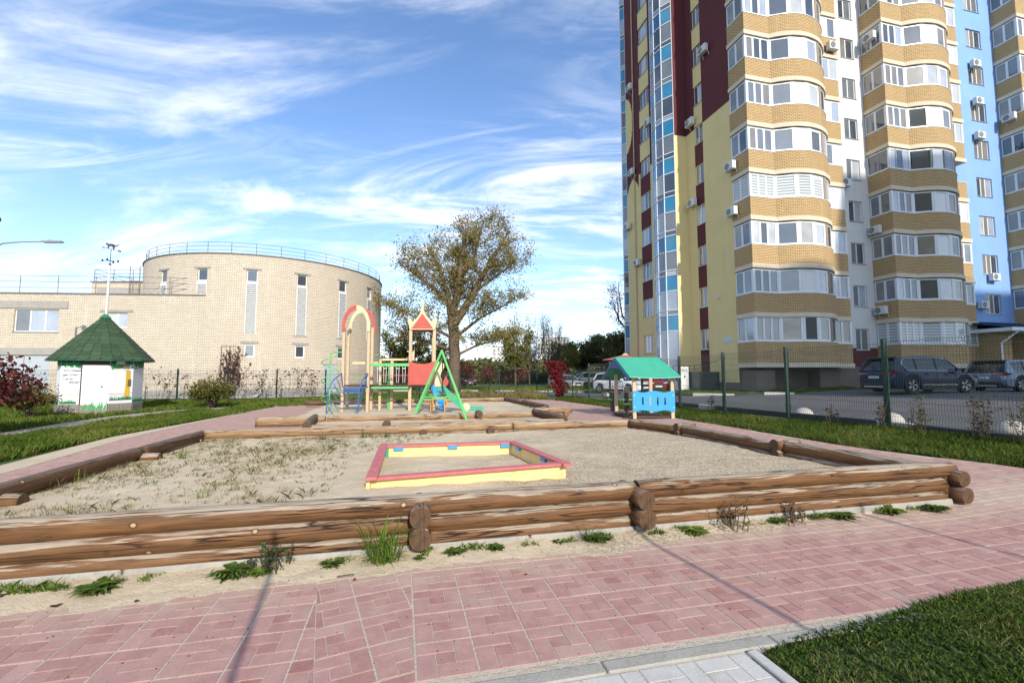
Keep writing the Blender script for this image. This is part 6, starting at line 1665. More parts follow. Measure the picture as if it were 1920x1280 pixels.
def car(name, label, loc, heading, spec, detail=True, plate=None, group='parked cars'):
    Ln, W, Ht, col, kind = spec['L'], spec['W'], spec['H'], spec['col'], spec.get('kind', 'suv')
    t = thing(name, label, 'car', loc, heading, group)
    h = W / 2; r_w = spec.get('r', 0.36); wb = spec['wb']; fx_ = spec.get('fo', Ln / 2 - 0.9); xf = fx_; xr = fx_ - wb
    cl = 0.20 if kind == 'suv' else 0.16; belt = Ht * (0.60 if kind == 'suv' else 0.62)
    top = [(-Ln / 2, belt * 0.80), (-Ln / 2 + 0.05, belt * 0.95), (-Ln / 2 + 0.25, belt * 1.0), (0.12 * Ln, belt * 0.985), (0.2 * Ln, belt * 0.985), (0.4 * Ln, belt * 0.86), (0.47 * Ln, belt * 0.74), (Ln / 2, belt * 0.55)]
    if kind == 'sedan': top[1] = (-Ln / 2 + 0.05, belt * 0.98); top[2] = (-Ln / 2 + 0.5, belt * 1.03)
    wid = [(-Ln / 2, h * 0.80), (-Ln / 2 + 0.12, h * 0.93), (-Ln / 2 + 0.6, h), (0.30 * Ln, h), (0.42 * Ln, h * 0.93), (0.48 * Ln, h * 0.80), (Ln / 2, h * 0.68)]
    low = [(-Ln / 2, cl + 0.18), (-Ln / 2 + 0.3, cl), (Ln / 2 - 0.3, cl), (Ln / 2, cl + 0.1)]
    xs_ = [-Ln / 2, -Ln / 2 + 0.04, -Ln / 2 + 0.12] + list(np.linspace(-Ln / 2 + 0.25, Ln / 2 - 0.25, 18)) + [Ln / 2 - 0.12, Ln / 2 - 0.04, Ln / 2]
    for xc in (xf, xr):
        for a in np.linspace(-1, 1, 9): xs_.append(xc + (r_w + 0.05) * a)
    xs_ = sorted(set(round(float(x), 3) for x in xs_)); rings = []
    for x in xs_:
        w = interp(wid, x); zt = interp(top, x); zl = interp(low, x)
        for xc in (xf, xr):
            d = abs(x - xc)
            if d < r_w + 0.05: zl = max(zl, r_w + math.sqrt(max(0, (r_w + 0.05) ** 2 - d * d)) * 0.98 - 0.01)
        zm = min(zl + (zt - zl) * 0.55, zt - 0.05)
        sec = [(0.0, zl), (w * 0.90, zl), (w * 0.985, zl + min(0.06, (zt - zl) * 0.2)), (w, max(zm, zl + 0.05)), (w * 0.985, zt - min(0.10, (zt - zl) * 0.3)), (w * 0.93, zt - 0.02), (w * 0.80, zt + 0.012), (0, zt + 0.03)]
        rings.append([(x, y, z) for y, z in sec] + [(x, -y, z) for y, z in sec[-2:0:-1]])
    m = MB(); loft(m, rings, 0, True); n = len(rings[0]); m.face(rings[0][::-1]); m.face(rings[-1])
    body = m.build('body', col, t); me = body.data
    me.polygons.foreach_set('use_smooth', [True] * len(me.polygons))
    try: me.set_sharp_from_angle(angle=R(38))
    except Exception: pass
    # dark underbody
    m = MB(); m.box(-Ln / 2 + 0.3, Ln / 2 - 0.3, -h * 0.82, h * 0.82, cl - 0.02, belt * 0.6); m.build('underbody', RUBBER, t)
    # greenhouse
    rt = Ht - 0.02; rb_ = {'suv': -Ln / 2 + 0.12, 'hatch': -Ln / 2 + 0.15, 'sedan': -Ln / 2 + 0.65}[kind]
    gx = [rb_, rb_ + (0.28 if kind != 'sedan' else 0.55), -Ln * 0.12, Ln * 0.04, Ln * 0.12, Ln * 0.265]
    gz = [belt, rt - 0.07, rt, rt - 0.01, rt - 0.07, belt * 0.99]
    wr_ = h * 0.76; rings = []; fin = []
    gxs = np.linspace(gx[0], gx[-1], 22)
    for x in gxs:
        z = float(np.interp(x, gx, gz)); k = (z - belt) / (rt - belt); wt_ = h * 0.915 - (h * 0.915 - wr_) * max(0, k); z = max(z, belt - 0.0)
        rings.append([(x, h * 0.915, belt - 0.05), (x, h * 0.915, belt - 0.0), (x, wt_ + 0.0, z - 0.03), (x, wt_ * 0.92, z + 0.0), (x, 0, z + 0.025), (x, -wt_ * 0.92, z), (x, -wt_, z - 0.03), (x, -h * 0.915, belt), (x, -h * 0.915, belt - 0.05)])
        fin.append((x, z, wt_))
    m = MB(); loft(m, rings); g = m.build('windows', CGL, t, smooth=True)
    try: g.data.set_sharp_from_angle(angle=R(30))
    except Exception: pass
    m = MB(); rr = []
    for x, z, wt_ in fin:
        if gx[1] - 0.02 <= x <= gx[4] + 0.06: rr.append([(x, wt_ + 0.012, z - 0.06), (x, wt_ + 0.006, z - 0.025), (x, wt_ * 0.92, z + 0.012), (x, 0, z + 0.04), (x, -wt_ * 0.92, z + 0.012), (x, -wt_ - 0.006, z - 0.025), (x, -wt_ - 0.012, z - 0.06)])
    loft(m, rr); m.build('roof', col, t, smooth=True)
    def glx(x, s, k):   # point on the side glass at height fraction k
        z = float(np.interp(x, gx, gz)); kk = (z - belt) / (rt - belt); wt_ = h * 0.915 - (h * 0.915 - wr_) * kk; return Vector((x, s * ((h * 0.915) * (1 - k) + wt_ * k + 0.008), belt * (1 - k) + (z - 0.03) * k))
    for s in (-1, 1):
        m = MB()
        m.tube([Vector((gx[5], s * h * 0.90, belt)), Vector((gx[4], s * (wr_ + 0.0), rt - 0.08))], 0.035, 5)
        m.tube([Vector((gx[0] + 0.02, s * h * 0.9, belt)), Vector((gx[1], s * wr_, rt - 0.09))], 0.06 if kind != 'sedan' else 0.05, 5)
        if kind == 'suv':
            a, b = glx(gx[1] + 0.02, s, 0), glx(gx[1] + 0.02, s, 1); m.prism([a + Vector((-0.25, 0, -0.02)), a + Vector((0.28, 0, -0.02)), b + Vector((0.10, 0, 0.0)), b + Vector((-0.1, 0, 0))], (0, s * 0.008, 0))
        m.build('pillar', col, t)
        m = MB()
        for xx in (gx[1] + (0.95 if kind == 'suv' else 0.6), -0.02 * Ln + 0.1): m.prism([glx(xx - 0.035, s, 0), glx(xx + 0.035, s, 0), glx(xx + 0.03, s, 1), glx(xx - 0.03, s, 1)], (0, s * 0.006, 0))
        m.build('pillar_trim', PTR, t)
        if spec.get('chrome') and detail:
            m = MB(); p = [glx(x, s, 0.02) + Vector((0, s * 0.006, 0)) for x in np.linspace(gx[1] + 0.42, gx[5] - 0.15, 8)]; q = [glx(x, s, 0.97) + Vector((0, s * 0.008, 0)) for x in np.linspace(gx[4] + 0.05, gx[1] + 0.35, 8)]
            q.append(glx(gx[1] + 0.18, s, 0.6) + Vector((0, s * 0.02, 0))); m.tube(q + p, 0.013, 5)
            m.build('chrome_trim', CHR, t)
            m = MB(); m.box(xr + r_w + 0.12, xf - r_w - 0.12, s * (h + 0.006) - 0.012, s * (h + 0.006) + 0.012, cl + 0.18, cl + 0.21); m.build('chrome_trim', CHR, t)
        if detail:
            m = MB(); m.bbox(-0.1, 0.1, -0.10, 0.10, -0.07, 0.07, 0.03); m.build('side_mirror', col, t, loc=(gx[5] - 0.35, s * (h + 0.08), belt + 0.05))
            for xx in (0.12 * Ln - 0.15, -0.1 * Ln - 0.1): m = MB(); m.bbox(-0.1, 0.1, -0.02, 0.02, -0.018, 0.018, 0.006); m.build('door_handle', col, t, loc=(xx, s * (h + 0.008), belt - 0.13))
            m = MB()
            for xx in (0.185 * Ln, -0.03 * Ln + 0.05, -0.235 * Ln): m.box(xx - 0.005, xx + 0.005, s * h * 0.999 - 0.004, s * h * 0.999 + 0.004, cl + 0.14, belt - 0.08)
            m.build('door_seam', PTR, t)
            m = MB(); m.box(xr + r_w + 0.07, xf - r_w - 0.07, s * h * 0.98 - 0.015, s * h * 0.98 + 0.02, cl - 0.01, cl + 0.14); m.build('sill', PTR, t)
    # wheels
    for xc in (xf, xr):
        for s in (-1, 1):
            Mx = Matrix.Translation((xc, s * (h - 0.125), r_w)) @ Matrix.Rotation(R(-90 * s), 4, 'X')
            if kind == 'suv' and detail:
                m = MB(); q0 = r_w + 0.005
                pts = [(xc + (r_w + 0.07) * math.cos(a), s * (h + 0.006), r_w + (r_w + 0.07) * math.sin(a)) for a in np.linspace(-0.15, PI + 0.15, 15)]
                pin = [(xc + (r_w + 0.015) * math.cos(a), s * (h + 0.006), r_w + (r_w + 0.015) * math.sin(a)) for a in np.linspace(-0.15, PI + 0.15, 15)]
                for a in range(14): m.prism([Vector(pts[a]), Vector(pts[a + 1]), Vector(pin[a + 1]), Vector(pin[a])], (0, -s * 0.03, 0))
                m.build('arch_trim', PTR, t)
            m = MB(); m.lathe([(r_w * 0.66, -0.11), (r_w * 0.94, -0.11), (r_w, -0.08), (r_w, 0.08), (r_w * 0.94, 0.115), (r_w * 0.66, 0.11), (r_w * 0.64, 0.02), (0.02, 0.02)], n=26, M=Mx); w = m.build('wheel', RUBBER, t)
            m = MB()
            for a in range(5):
                an = a * 2 * PI / 5
                for da in (-0.17, 0.17):
                    c, sn = math.cos(an + da), math.sin(an + da); c2, s2 = math.cos(an), math.sin(an)
                    m.prism([Mx @ Vector((c2 * 0.05 - sn * 0.02, s2 * 0.05 + c * 0.02, 0.085)), Mx @ Vector((c2 * 0.05 + sn * 0.02, s2 * 0.05 - c * 0.02, 0.085)), Mx @ Vector((c * r_w * 0.64 + sn * 0.02, sn * r_w * 0.64 - c * 0.02, 0.095)), Mx @ Vector((c * r_w * 0.64 - sn * 0.02, sn * r_w * 0.64 + c * 0.02, 0.095))], (Mx.to_3x3() @ Vector((0, 0, -0.03))))
            m.lathe([(r_w * 0.62, 0.085), (r_w * 0.67, 0.10), (r_w * 0.67, 0.06)], n=24, M=Mx, cap=False); m.build('rim', GALV, w)
    # ends
    rear = -Ln / 2; fr_ = Ln / 2
    m = MB(); m.box(rear - 0.015, rear + 0.2, -h * 0.76, h * 0.76, cl + 0.02, cl + 0.30); m.build('rear_bumper', PTR, t)
    if detail: m = MB(); m.box(rear - 0.02, rear + 0.1, -h * 0.55, h * 0.55, cl + 0.06, cl + 0.12); m.build('bumper_trim', GALV, t)
    for s in (-1, 1):
        m = MB(); z = belt * 0.83
        m.prism([Vector((rear + 0.005, s * h * 0.35, z)), Vector((rear + 0.025, s * h * 0.84, z - 0.0)), Vector((rear + 0.08, s * h * 0.95, z + 0.02)), Vector((rear + 0.34, s * h * 1.005, z + 0.06)), Vector((rear + 0.34, s * h * 1.005, z + 0.11)), Vector((rear + 0.05, s * h * 0.93, z + 0.13)), Vector((rear + 0.01, s * h * 0.35, z + 0.06))], (-0.012, s * 0.008, 0)); m.build('tail_light', TAIL, t)
        m = MB(); zf = belt * 0.66
        m.prism([Vector((fr_ + 0.0, s * h * 0.42, zf)), Vector((fr_ - 0.06, s * h * 0.80, zf + 0.02)), Vector((fr_ - 0.32, s * h * 0.97, zf + 0.10)), Vector((fr_ - 0.30, s * h * 0.97, zf + 0.17)), Vector((fr_ - 0.07, s * h * 0.78, zf + 0.13)), Vector((fr_ - 0.03, s * h * 0.42, zf + 0.07))], (0.03, s * 0.012, 0.0)); m.build('headlight', HEADL, t)
    m = MB(); m.bbox(fr_ - 0.10, fr_ + 0.01, -h * 0.42, h * 0.42, belt * 0.50, belt * 0.72, 0.01); m.build('grille', PTR, t)
    m = MB(); m.box(fr_ - 0.15, fr_ + 0.005, -h * 0.6, h * 0.6, cl + 0.02, cl + 0.2); m.build('front_bumper_insert', PTR, t)
    m = MB(); m.box(fr_, fr_ + 0.02, -0.26, 0.26, belt * 0.40, belt * 0.40 + 0.11); m.build('number_plate', PLATE, t)
    zp = belt * 0.66 if spec.get('hiplate', True) else belt * 0.45
    m = MB(); m.box(rear - 0.02, rear - 0.0, -0.26, 0.26, zp, zp + 0.11); pl = m.build('number_plate', PLATE, t)
    if plate: text(plate, 0.10, 0, 0, 0, BLACK, pl, 0.0, 0, 0.001, Matrix.Translation((rear - 0.022, 0.23, zp + 0.02)) @ Matrix.Rotation(R(-90), 4, 'Z'))
    if kind == 'suv': m = MB(); m.prism([Vector((gx[1] - 0.12, -wr_ * 0.95, rt - 0.065)), Vector((gx[1] + 0.15, -wr_ * 0.95, rt - 0.03)), Vector((gx[1] + 0.15, wr_ * 0.95, rt - 0.03)), Vector((gx[1] - 0.12, wr_ * 0.95, rt - 0.065))], (0, 0, 0.035)); m.build('spoiler', PTR, t)
    return t
NAVY = carpaint('navy_paint', (0.006, 0.014, 0.042), 0.1); STEEL = carpaint('steel_blue_paint', (0.16, 0.21, 0.27), 0.5); SILV = carpaint('silver_paint', (0.42, 0.42, 0.40), 0.5)
WHP = carpaint('white_paint', (0.68, 0.69, 0.70), 0.0); REDP = carpaint('red_paint', (0.30, 0.015, 0.02), 0.2); DRED = carpaint('dark_red_paint', (0.12, 0.015, 0.02), 0.4); GREYP = carpaint('grey_blue_paint', (0.10, 0.14, 0.19), 0.4)
suv = dict(L=4.78, W=1.90, H=1.70, wb=2.77, r=0.375, fo=1.42, kind='suv', chrome=True)
def S(base, **k): d = dict(base); d.update(k); return d
def place(name, label, x, y, hd, sp, z=None, **k): return car(name, label, (x, y, H(x) - 0.03 if z is None else z), R(hd), sp, **k)
place('parked_car', 'dark navy SUV with chrome window trim, tail to the left, behind the wire fence', 19.5, 21.9, 7, S(suv, col=NAVY), plate='Х426НС33')
place('parked_car', 'steel-blue crossover cut off by the right edge, parked beside the navy SUV', 26.2, 23.6, 11, S(suv, col=STEEL, H=1.6, L=4.7, chrome=False), plate='К713ОМ')
place('parked_car', 'white hatchback with its nose to the right, nearest the playhouse posts', 8.05, 33.6, -52, dict(L=4.3, W=1.78, H=1.50, wb=2.6, r=0.32, kind='hatch', col=WHP))
place('parked_car', 'silver hatchback facing the camera right of the red creeper', 5.55, 47.5, -58, dict(L=4.2, W=1.74, H=1.46, wb=2.5, r=0.31, kind='hatch', col=SILV))
place('parked_car', 'white SUV seen from the side between the silver car and the dark blue car', 9.3, 58.0, 196, S(suv, col=WHP, chrome=False, H=1.6, L=4.4, wb=2.6))
place('parked_car', 'dark blue car facing the camera behind the white SUV', 11.9, 61.5, -82, dict(L=4.3, W=1.8, H=1.5, wb=2.6, r=0.32, kind='hatch', col=GREYP))
place('parked_car', 'pale grey car whose roof shows behind the white hatchback', 10.4, 48.0, -70, dict(L=4.3, W=1.8, H=1.55, wb=2.6, r=0.32, kind='hatch', col=SILV))
place('parked_car', 'bright red car seen through the playhouse, under the green roof', 9.95, 34.3, -78, dict(L=4.1, W=1.75, H=1.5, wb=2.5, r=0.31, kind='hatch', col=REDP))
place('parked_car', 'dark red car facing the camera far behind the slide', -6.1, 62.5, -72, dict(L=4.3, W=1.8, H=1.48, wb=2.6, r=0.32, kind='hatch', col=DRED))
place('parked_car', 'small dark car beside the dark red one, just left of it', -8.4, 63.5, -75, dict(L=4.2, W=1.75, H=1.45, wb=2.6, r=0.32, kind='sedan', col=NAVY))
place('parked_car', 'lone grey-blue car on the far lawn edge behind the wire fence', 3.4, 92, 178, dict(L=4.3, W=1.75, H=1.45, wb=2.6, r=0.31, kind='sedan', col=GREYP))

# ================================================================== VEGETATION
rng = np.random.default_rng(4)
def leaves(name, P, size, mat, parent=None, flat=0.0, jit=0.5, aspect=1.7, stuff=True):
    """P: (n,3) positions; one rhombic leaf each"""
    n = len(P); a = rng.normal(size=(n, 3)); a /= np.linalg.norm(a, axis=1)[:, None] + 1e-9
    b = rng.normal(size=(n, 3)); b[:, 2] *= (1 - flat); b -= a * (a * b).sum(1)[:, None]; b /= np.linalg.norm(b, axis=1)[:, None] + 1e-9
    s = size * rng.uniform(1 - jit, 1 + jit, n)[:, None]
    v = np.stack([P - a * s * 0.5 * aspect, P + b * s * 0.5, P + a * s * 0.5 * aspect, P - b * s * 0.5], 1).reshape(-1, 3)
    f = np.arange(4 * n).reshape(n, 4)
    o = link(name, npmesh(name, v, f, mat), parent)
    if parent: o['kind'] = 'stuff'
    return o
def tree(name, label, base, leaders, r0, n2, l2, n3, l3, nleaf, lsize, leafmat, bark, seed, cat='tree', group=None, spread=1.0, up=0.25, sides=6, lsig=0.22, drop=0.0):
    """leaders: polylines (relative to base) with radii; every leader carries side branches, every side branch twigs, every twig leaves"""
    r_ = random.Random(seed); t = thing(name, label, cat, base, 0, group); m = MB(); tips = []
    for li, (pts, ra, rb_, f0) in enumerate(leaders):
        pts = [Vector(p) for p in pts]; fine = []
        n = 5 * (len(pts) - 1)
        for i in range(n + 1):
            k = i / n * (len(pts) - 1); j = min(int(k), len(pts) - 2); p = pts[j].lerp(pts[j + 1], k - j)
            w = 0.12 * noise.noise(Vector((i * 0.7, li * 3.1, seed))) * (pts[-1] - pts[0]).length / 6
            fine.append(p + Vector((w, w * 0.6, 0)))
        m.tube(fine, [ra + (rb_ - ra) * i / n for i in range(n + 1)], 9)
        if n2 == 0: continue
        for b in range(n2):
            k = f0 + (1 - f0) * (b + r_.random()) / n2; i = min(int(k * n), n - 1); p = fine[i].lerp(fine[i + 1], k * n - i)
            ax = (fine[i + 1] - fine[i]).normalized(); az = r_.uniform(0, 2 * PI)
            d = Vector((math.cos(az), math.sin(az), r_.uniform(-0.1, 0.5) + up - drop * r_.random())) * spread + ax * 0.55; d.normalize()
            ln = l2 * r_.uniform(0.5, 1.15) * (1.15 - 0.55 * k); q = p + d * ln * 0.5 + Vector((0, 0, 0.05 * ln)); e = q + (d + Vector((r_.uniform(-.3, .3), r_.uniform(-.3, .3), up - drop))).normalized() * ln * 0.5
            rr = max(0.012, (ra + (rb_ - ra) * k) * 0.32); m.tube([p, q, e], [rr, rr * 0.6, rr * 0.25], 5 if sides > 4 else 3, cap=False)
            for c in range(n3):
                kk = 0.2 + 0.8 * (c + r_.random()) / n3; s = p.lerp(q, kk * 2) if kk < 0.5 else q.lerp(e, kk * 2 - 1)
                dd = (Vector((r_.gauss(0, 1), r_.gauss(0, 1), r_.gauss(0, 0.7) + up - drop)).normalized() + d * 0.7).normalized(); l = l3 * r_.uniform(0.5, 1.2); e3 = s + dd * l
                m.tube([s, (s + e3) / 2 + Vector((0, 0, 0.04 * l)), e3], [rr * 0.3, rr * 0.2, max(0.004, rr * 0.1)], 3, cap=False); tips.append((s, e3))
    m.build('trunk', bark, t, smooth=True)
    if nleaf and tips:
        A = np.array([a for a, _ in tips]); B = np.array([b for _, b in tips]); idx = np.repeat(np.arange(len(tips)), nleaf); n = len(idx)
        u = rng.uniform(0.15, 1.1, n)[:, None]; P = A[idx] + (B[idx] - A[idx]) * u + rng.normal(size=(n, 3)) * lsig * (0.3 + 0.7 * u)
        # clumps: thin out some twigs, thicken others
        keep = rng.random(len(tips)) ** 0.45; P = P[rng.random(n) < keep[idx] * 1.15]
        leaves('crown', P, lsize, leafmat, t)
    return t
LD = [([(0, 0, 0), (-0.05, 0, 3.0), (-0.2, 0, 6.0)], 0.50, 0.42, 2.0),
      ([(-0.2, 0, 5.6), (-0.7, 0.1, 8.0), (-1.35, 0.2, 10.2), (-2.4, 0.3, 12.0)], 0.34, 0.06, 0.18),
      ([(-0.2, 0, 5.8), (0.25, -0.3, 8.5), (0.45, 0.1, 11.2), (0.9, 0.0, 13.6)], 0.36, 0.10, 0.15),
      ([(-0.1, 0, 5.6), (1.4, 0.3, 7.9), (2.9, 0.2, 11.0), (4.4, 0.2, 13.4)], 0.38, 0.07, 0.15),
      ([(0.5, 0, 9.5), (1.5, 0.8, 11.5), (2.1, 0.6, 14.2)], 0.2, 0.05, 0.1),
      ([(-0.6, 0.1, 7.4), (-2.2, -0.8, 8.8), (-4.3, -1.0, 10.3)], 0.18, 0.04, 0.2),
      ([(-0.2, 0, 4.4), (-2.4, -1.0, 5.6), (-5.2, -1.6, 7.0)], 0.16, 0.03, 0.2),
      ([(0.0, 0, 3.4), (-1.8, 0.6, 3.9), (-4.6, 0.8, 4.9)], 0.14, 0.03, 0.3),
      ([(0.1, 0, 4.6), (2.4, -0.6, 6.2), (4.9, -0.8, 7.4)], 0.15, 0.03, 0.2),
      ([(0.1, 0, 3.0), (1.8, 0.5, 3.9), (4.0, 0.7, 4.4)], 0.12, 0.03, 0.25),
      ([(1.6, 0.2, 8.3), (3.4, -0.8, 9.4), (4.9, -0.6, 10.6)], 0.14, 0.03, 0.2)]
tree('old_tree', 'big old tree with a thick forked trunk and thin brownish autumn leaves, behind the playground', (-4.62, 37, 0), LD, 0.6, 14, 2.6, 9, 1.1, 42, 0.085, LF_BIG, BARK, 2, drop=0.14, lsig=0.30)
def simple(h, w, n, r, lean=0.0, fork=0.25):
    L_ = [([(0, 0, 0), (lean * .3, 0, h * fork), (lean * .5, 0, h * (fork + 0.2))], r, r * 0.7, 0.8)]
    rr = random.Random(int(h * 100 + w * 10))
    for i in range(n):
        a = 2 * PI * i / n + rr.random(); L_.append(([(lean * .4, 0, h * fork), (w * 0.35 * math.cos(a), w * 0.35 * math.sin(a), h * (fork + 0.3)), (w * 0.5 * math.cos(a) * rr.uniform(.6, 1.1), w * 0.5 * math.sin(a), h * rr.uniform(0.8, 1.0))], r * 0.5, 0.03, 0.15))
    return L_
BG = [
 ('bare_tree', 'slim dark leafless tree with upright twigs, right of the big old tree', (4.95, 58, 0), simple(8.6, 2.6, 6, 0.09, 0, .1), 14, 1.6, 8, 0.8, 6, 0.06, LF_TW, BARKD, 0.5, .9),
 ('bare_tree', 'pale twiggy leafless tree between the big tree and the slim dark one', (2.3, 60, 0), simple(9.4, 4.6, 7, 0.10, 0, .15), 14, 1.8, 8, 0.9, 7, 0.07, LF_TW, BARK, 0.7, .6),
 ('young_tree', 'yellow-green leafy tree low behind the right side of the big tree', (0.4, 54, 0), simple(6.8, 3.6, 5, 0.12), 9, 1.3, 6, 0.6, 22, 0.12, LF_YEL, BARK, 1.0, .3),
 ('young_tree', 'small yellowish tree just right of the red creeper, over the silver car', (7.4, 64, 0), simple(5.6, 4.2, 5, 0.12), 9, 1.4, 6, 0.6, 18, 0.12, LF_YEL, BARK, 1.0, .3),
 ('bare_tree', 'thin pale leafless tree above the silver car', (7.0, 70, 0), simple(8.2, 4.0, 6, 0.08), 12, 1.6, 8, 0.8, 6, 0.07, LF_TW, BARK, 0.7, .5),
 ('dark_tree', 'dense olive tree behind the parked white cars, leftmost of three', (11.6, 76, 0), simple(6.6, 6.4, 7, 0.18), 11, 1.8, 7, 0.9, 34, 0.15, LF_DK, BARKD, 1.0, .3),
 ('dark_tree', 'dense dark olive tree behind the white hatchback, middle of three', (15.4, 74, 0), simple(7.4, 6.4, 7, 0.2), 11, 1.9, 7, 0.9, 38, 0.15, LF_DK, BARKD, 1.0, .3),
 ('dark_tree', 'darkest evergreen tree right against the tower edge, rightmost of three', (15.6, 63, 0), simple(6.4, 5.6, 7, 0.2), 11, 1.7, 7, 0.8, 44, 0.15, LF_DK, BARKD, 1.0, .3),
 ('bare_tree', 'tall leafless tree whose fine twigs poke out left of the tower at mid height', (17.8, 62, 0), simple(15.5, 10.5, 8, 0.35, 0, .3), 12, 2.6, 7, 1.1, 7, 0.10, LF_TW, BARKD, 0.9, .2),
 ('young_tree', 'small green tree behind the right end of the round building', (-12.4, 52, 0), simple(6.0, 4.0, 5, 0.14), 10, 1.5, 6, 0.7, 24, 0.13, LF_GRN, BARK, 1.0, .3),
 ('young_tree', 'slender autumn tree behind the bridge of the climbing frame', (-9.4, 55, 0), simple(5.4, 3.6, 5, 0.14), 10, 1.4, 6, 0.7, 18, 0.12, LF_YEL, BARK, 1.0, .3),
]
for i, (nm, lab, b, L_, n2, l2, n3, l3, nl, ls, lm, bk, sp_, up_) in enumerate(BG):
    tree(nm, lab, b, L_, 0, n2, l2, n3, l3, nl, ls, lm, bk, 30 + i, group='trees beyond the far road', spread=sp_, up=up_, sides=4)
# far wood on the horizon
def blob_pts(n, cx, cy, sx, sy, h, f=1.0, z0=0.0):
    x = rng.uniform(-1, 1, n); y = rng.uniform(-1, 1, n); z = rng.uniform(0, 1, n) ** 0.8
    X = cx + x * sx; Y = cy + y * sy
    top = np.array([0.62 + 0.38 * noise.noise(Vector((a * 0.16, b * 0.16, cx))) + 0.16 * noise.noise(Vector((a * 0.8, b * 0.8, 3))) for a, b in zip(X, Y)])
    return np.stack([X, Y, z0 + z * h * top], 1)
leaves('far_wood', blob_pts(60000, 10, 150, 130, 10, 8.5), 0.7, LF_DK)['kind'] = 'stuff'
leaves('far_hedge', blob_pts(26000, -8, 74, 22, 1.5, 2.6), 0.22, LF_GRN)['kind'] = 'stuff'
def bush(name, label, c, w, h, n, size, mat, stems=7, cat='shrub', seed=0, group=None, dens=0.45):
    r_ = random.Random(seed + 50); t = thing(name, label, cat, (c[0], c[1], H(c[0])), 0, group); m = MB(); P = []
    for i in range(stems):
        a = r_.uniform(0, 2 * PI); k = r_.uniform(0.2, 1); e = Vector((w / 2 * k * math.cos(a), w / 2 * k * math.sin(a), h * r_.uniform(0.6, 1.0) * (1 - 0.35 * k * k)))
        mid = e * 0.5 + Vector((0, 0, 0.12 * h)); m.tube([(e.x * 0.08, e.y * 0.08, 0), mid, e], [0.014, 0.010, 0.004], 4, cap=False)
        for j in range(5):
            s = mid.lerp(e, r_.random()); d = Vector((r_.gauss(0, 1), r_.gauss(0, 1), r_.gauss(0.3, 0.6))).normalized() * h * 0.25; m.tube([s, s + d], [0.006, 0.002], 3, cap=False)
            for q in range(int(n / stems / 5)):
                k2 = r_.random(); P.append(s + d * k2 + Vector((r_.gauss(0, 1), r_.gauss(0, 1), r_.gauss(0, 0.8))) * h * 0.09)
    m.build('stems', BARKD, t); leaves('foliage', np.array([list(p) for p in P if p.z > 0.02]), size, mat, t); return t
bush('red_shrub', 'dark red-leaved shrub at the left edge of the picture', (-13.0, 11.3), 1.9, 2.0, 2100, 0.07, LF_RED, 26, seed=1)
bush('brown_shrub', 'low brownish-green shrub between the red shrub and the painted shed', (-16.15, 15.4), 1.35, 1.05, 3200, 0.05, LF_GRN, 22, seed=2)
bush('green_shrub', 'round green and rust shrub in front of the wire fence, right of the shed', (-13.5, 20.6), 1.75, 1.2, 5200, 0.055, LF_GRN, 40, seed=3)
bush('tall_stems', 'thin reddish-tipped shrub stems standing behind the low brownish shrub', (-17.3, 16.4), 0.8, 1.6, 260, 0.045, LF_RED, 12, seed=4)
for i, (x, y, w, h, lab) in enumerate(((-2.8, 57, 3.0, 2.6, 'reddish bush right of the big tree trunk'), (-5.6, 55, 2.6, 3.0, 'dull red bush directly behind the big tree trunk'), (-9.9, 42, 2.2, 2.0, 'dull red bush seen through the bridge rings of the climbing frame'), (0.6, 56, 4.2, 2.2, 'wide dull red bush in the middle of the far lawn'))):
    bush('red_bush', lab, (x, y), w, h, 2600, 0.11, LF_DULL, 22, seed=10 + i, group='red bushes on the far lawn')
# red creeper on the fence corner
cr = thing('red_creeper', 'bright crimson creeper covering a fence post beside the pink path', 'creeper', (3.2, 30.6, 0))
P = [];
for i in range(1500):
    z = random.Random(i).uniform(0.0, 2.35); r_ = random.Random(i * 7 + 1); w = 0.2 + 0.12 * noise.noise(Vector((z * 2.2, 0, 4)))
    P.append((r_.gauss(-0.30 * max(0, z - 0.9), w * (0.7 + 0.45 * z)), r_.gauss(0, 0.16), z))
leaves('foliage', np.array(P), 0.09, LF_CRIM, cr); m = MB(); m.tube([(0.05, 0, 0), (0.1, 0, 1.2), (0, 0, 2.2)], [0.05, 0.04, 0.02], 5); m.build('stem', BARKD, cr)
# dry creeper on the brick wall and fence
vc = thing('wall_creeper', 'half-bare dark red creeper climbing the frame on the brick wall', 'creeper', (0, 0, 0)); P = []; m = MB()
def rbw(a, z, off=0.09): return Vector((CX + (RR + off) * math.cos(R(a)), CY + (RR + off) * math.sin(R(a)), z))
rv = random.Random(9)
for i in range(46):
    a = rv.uniform(-82, -74.5); z = rv.uniform(0.2, 1.0); pts = [rbw(a, z)]
    for j in range(5): a += rv.uniform(-1, 1.3); z = min(3.3, z + rv.uniform(0.2, 0.6)); pts.append(rbw(a, z, 0.1))
    m.tube(pts, 0.007, 3, cap=False)
    for j in range(7): k_ = rv.randrange(1, 6); q = pts[k_] + Vector((rv.gauss(0, .12), rv.gauss(0, .05), rv.gauss(0, .14))); P.append(list(q))
m.build('vines', BARKD, vc); leaves('foliage', np.array(P), 0.09, LF_RED, vc)
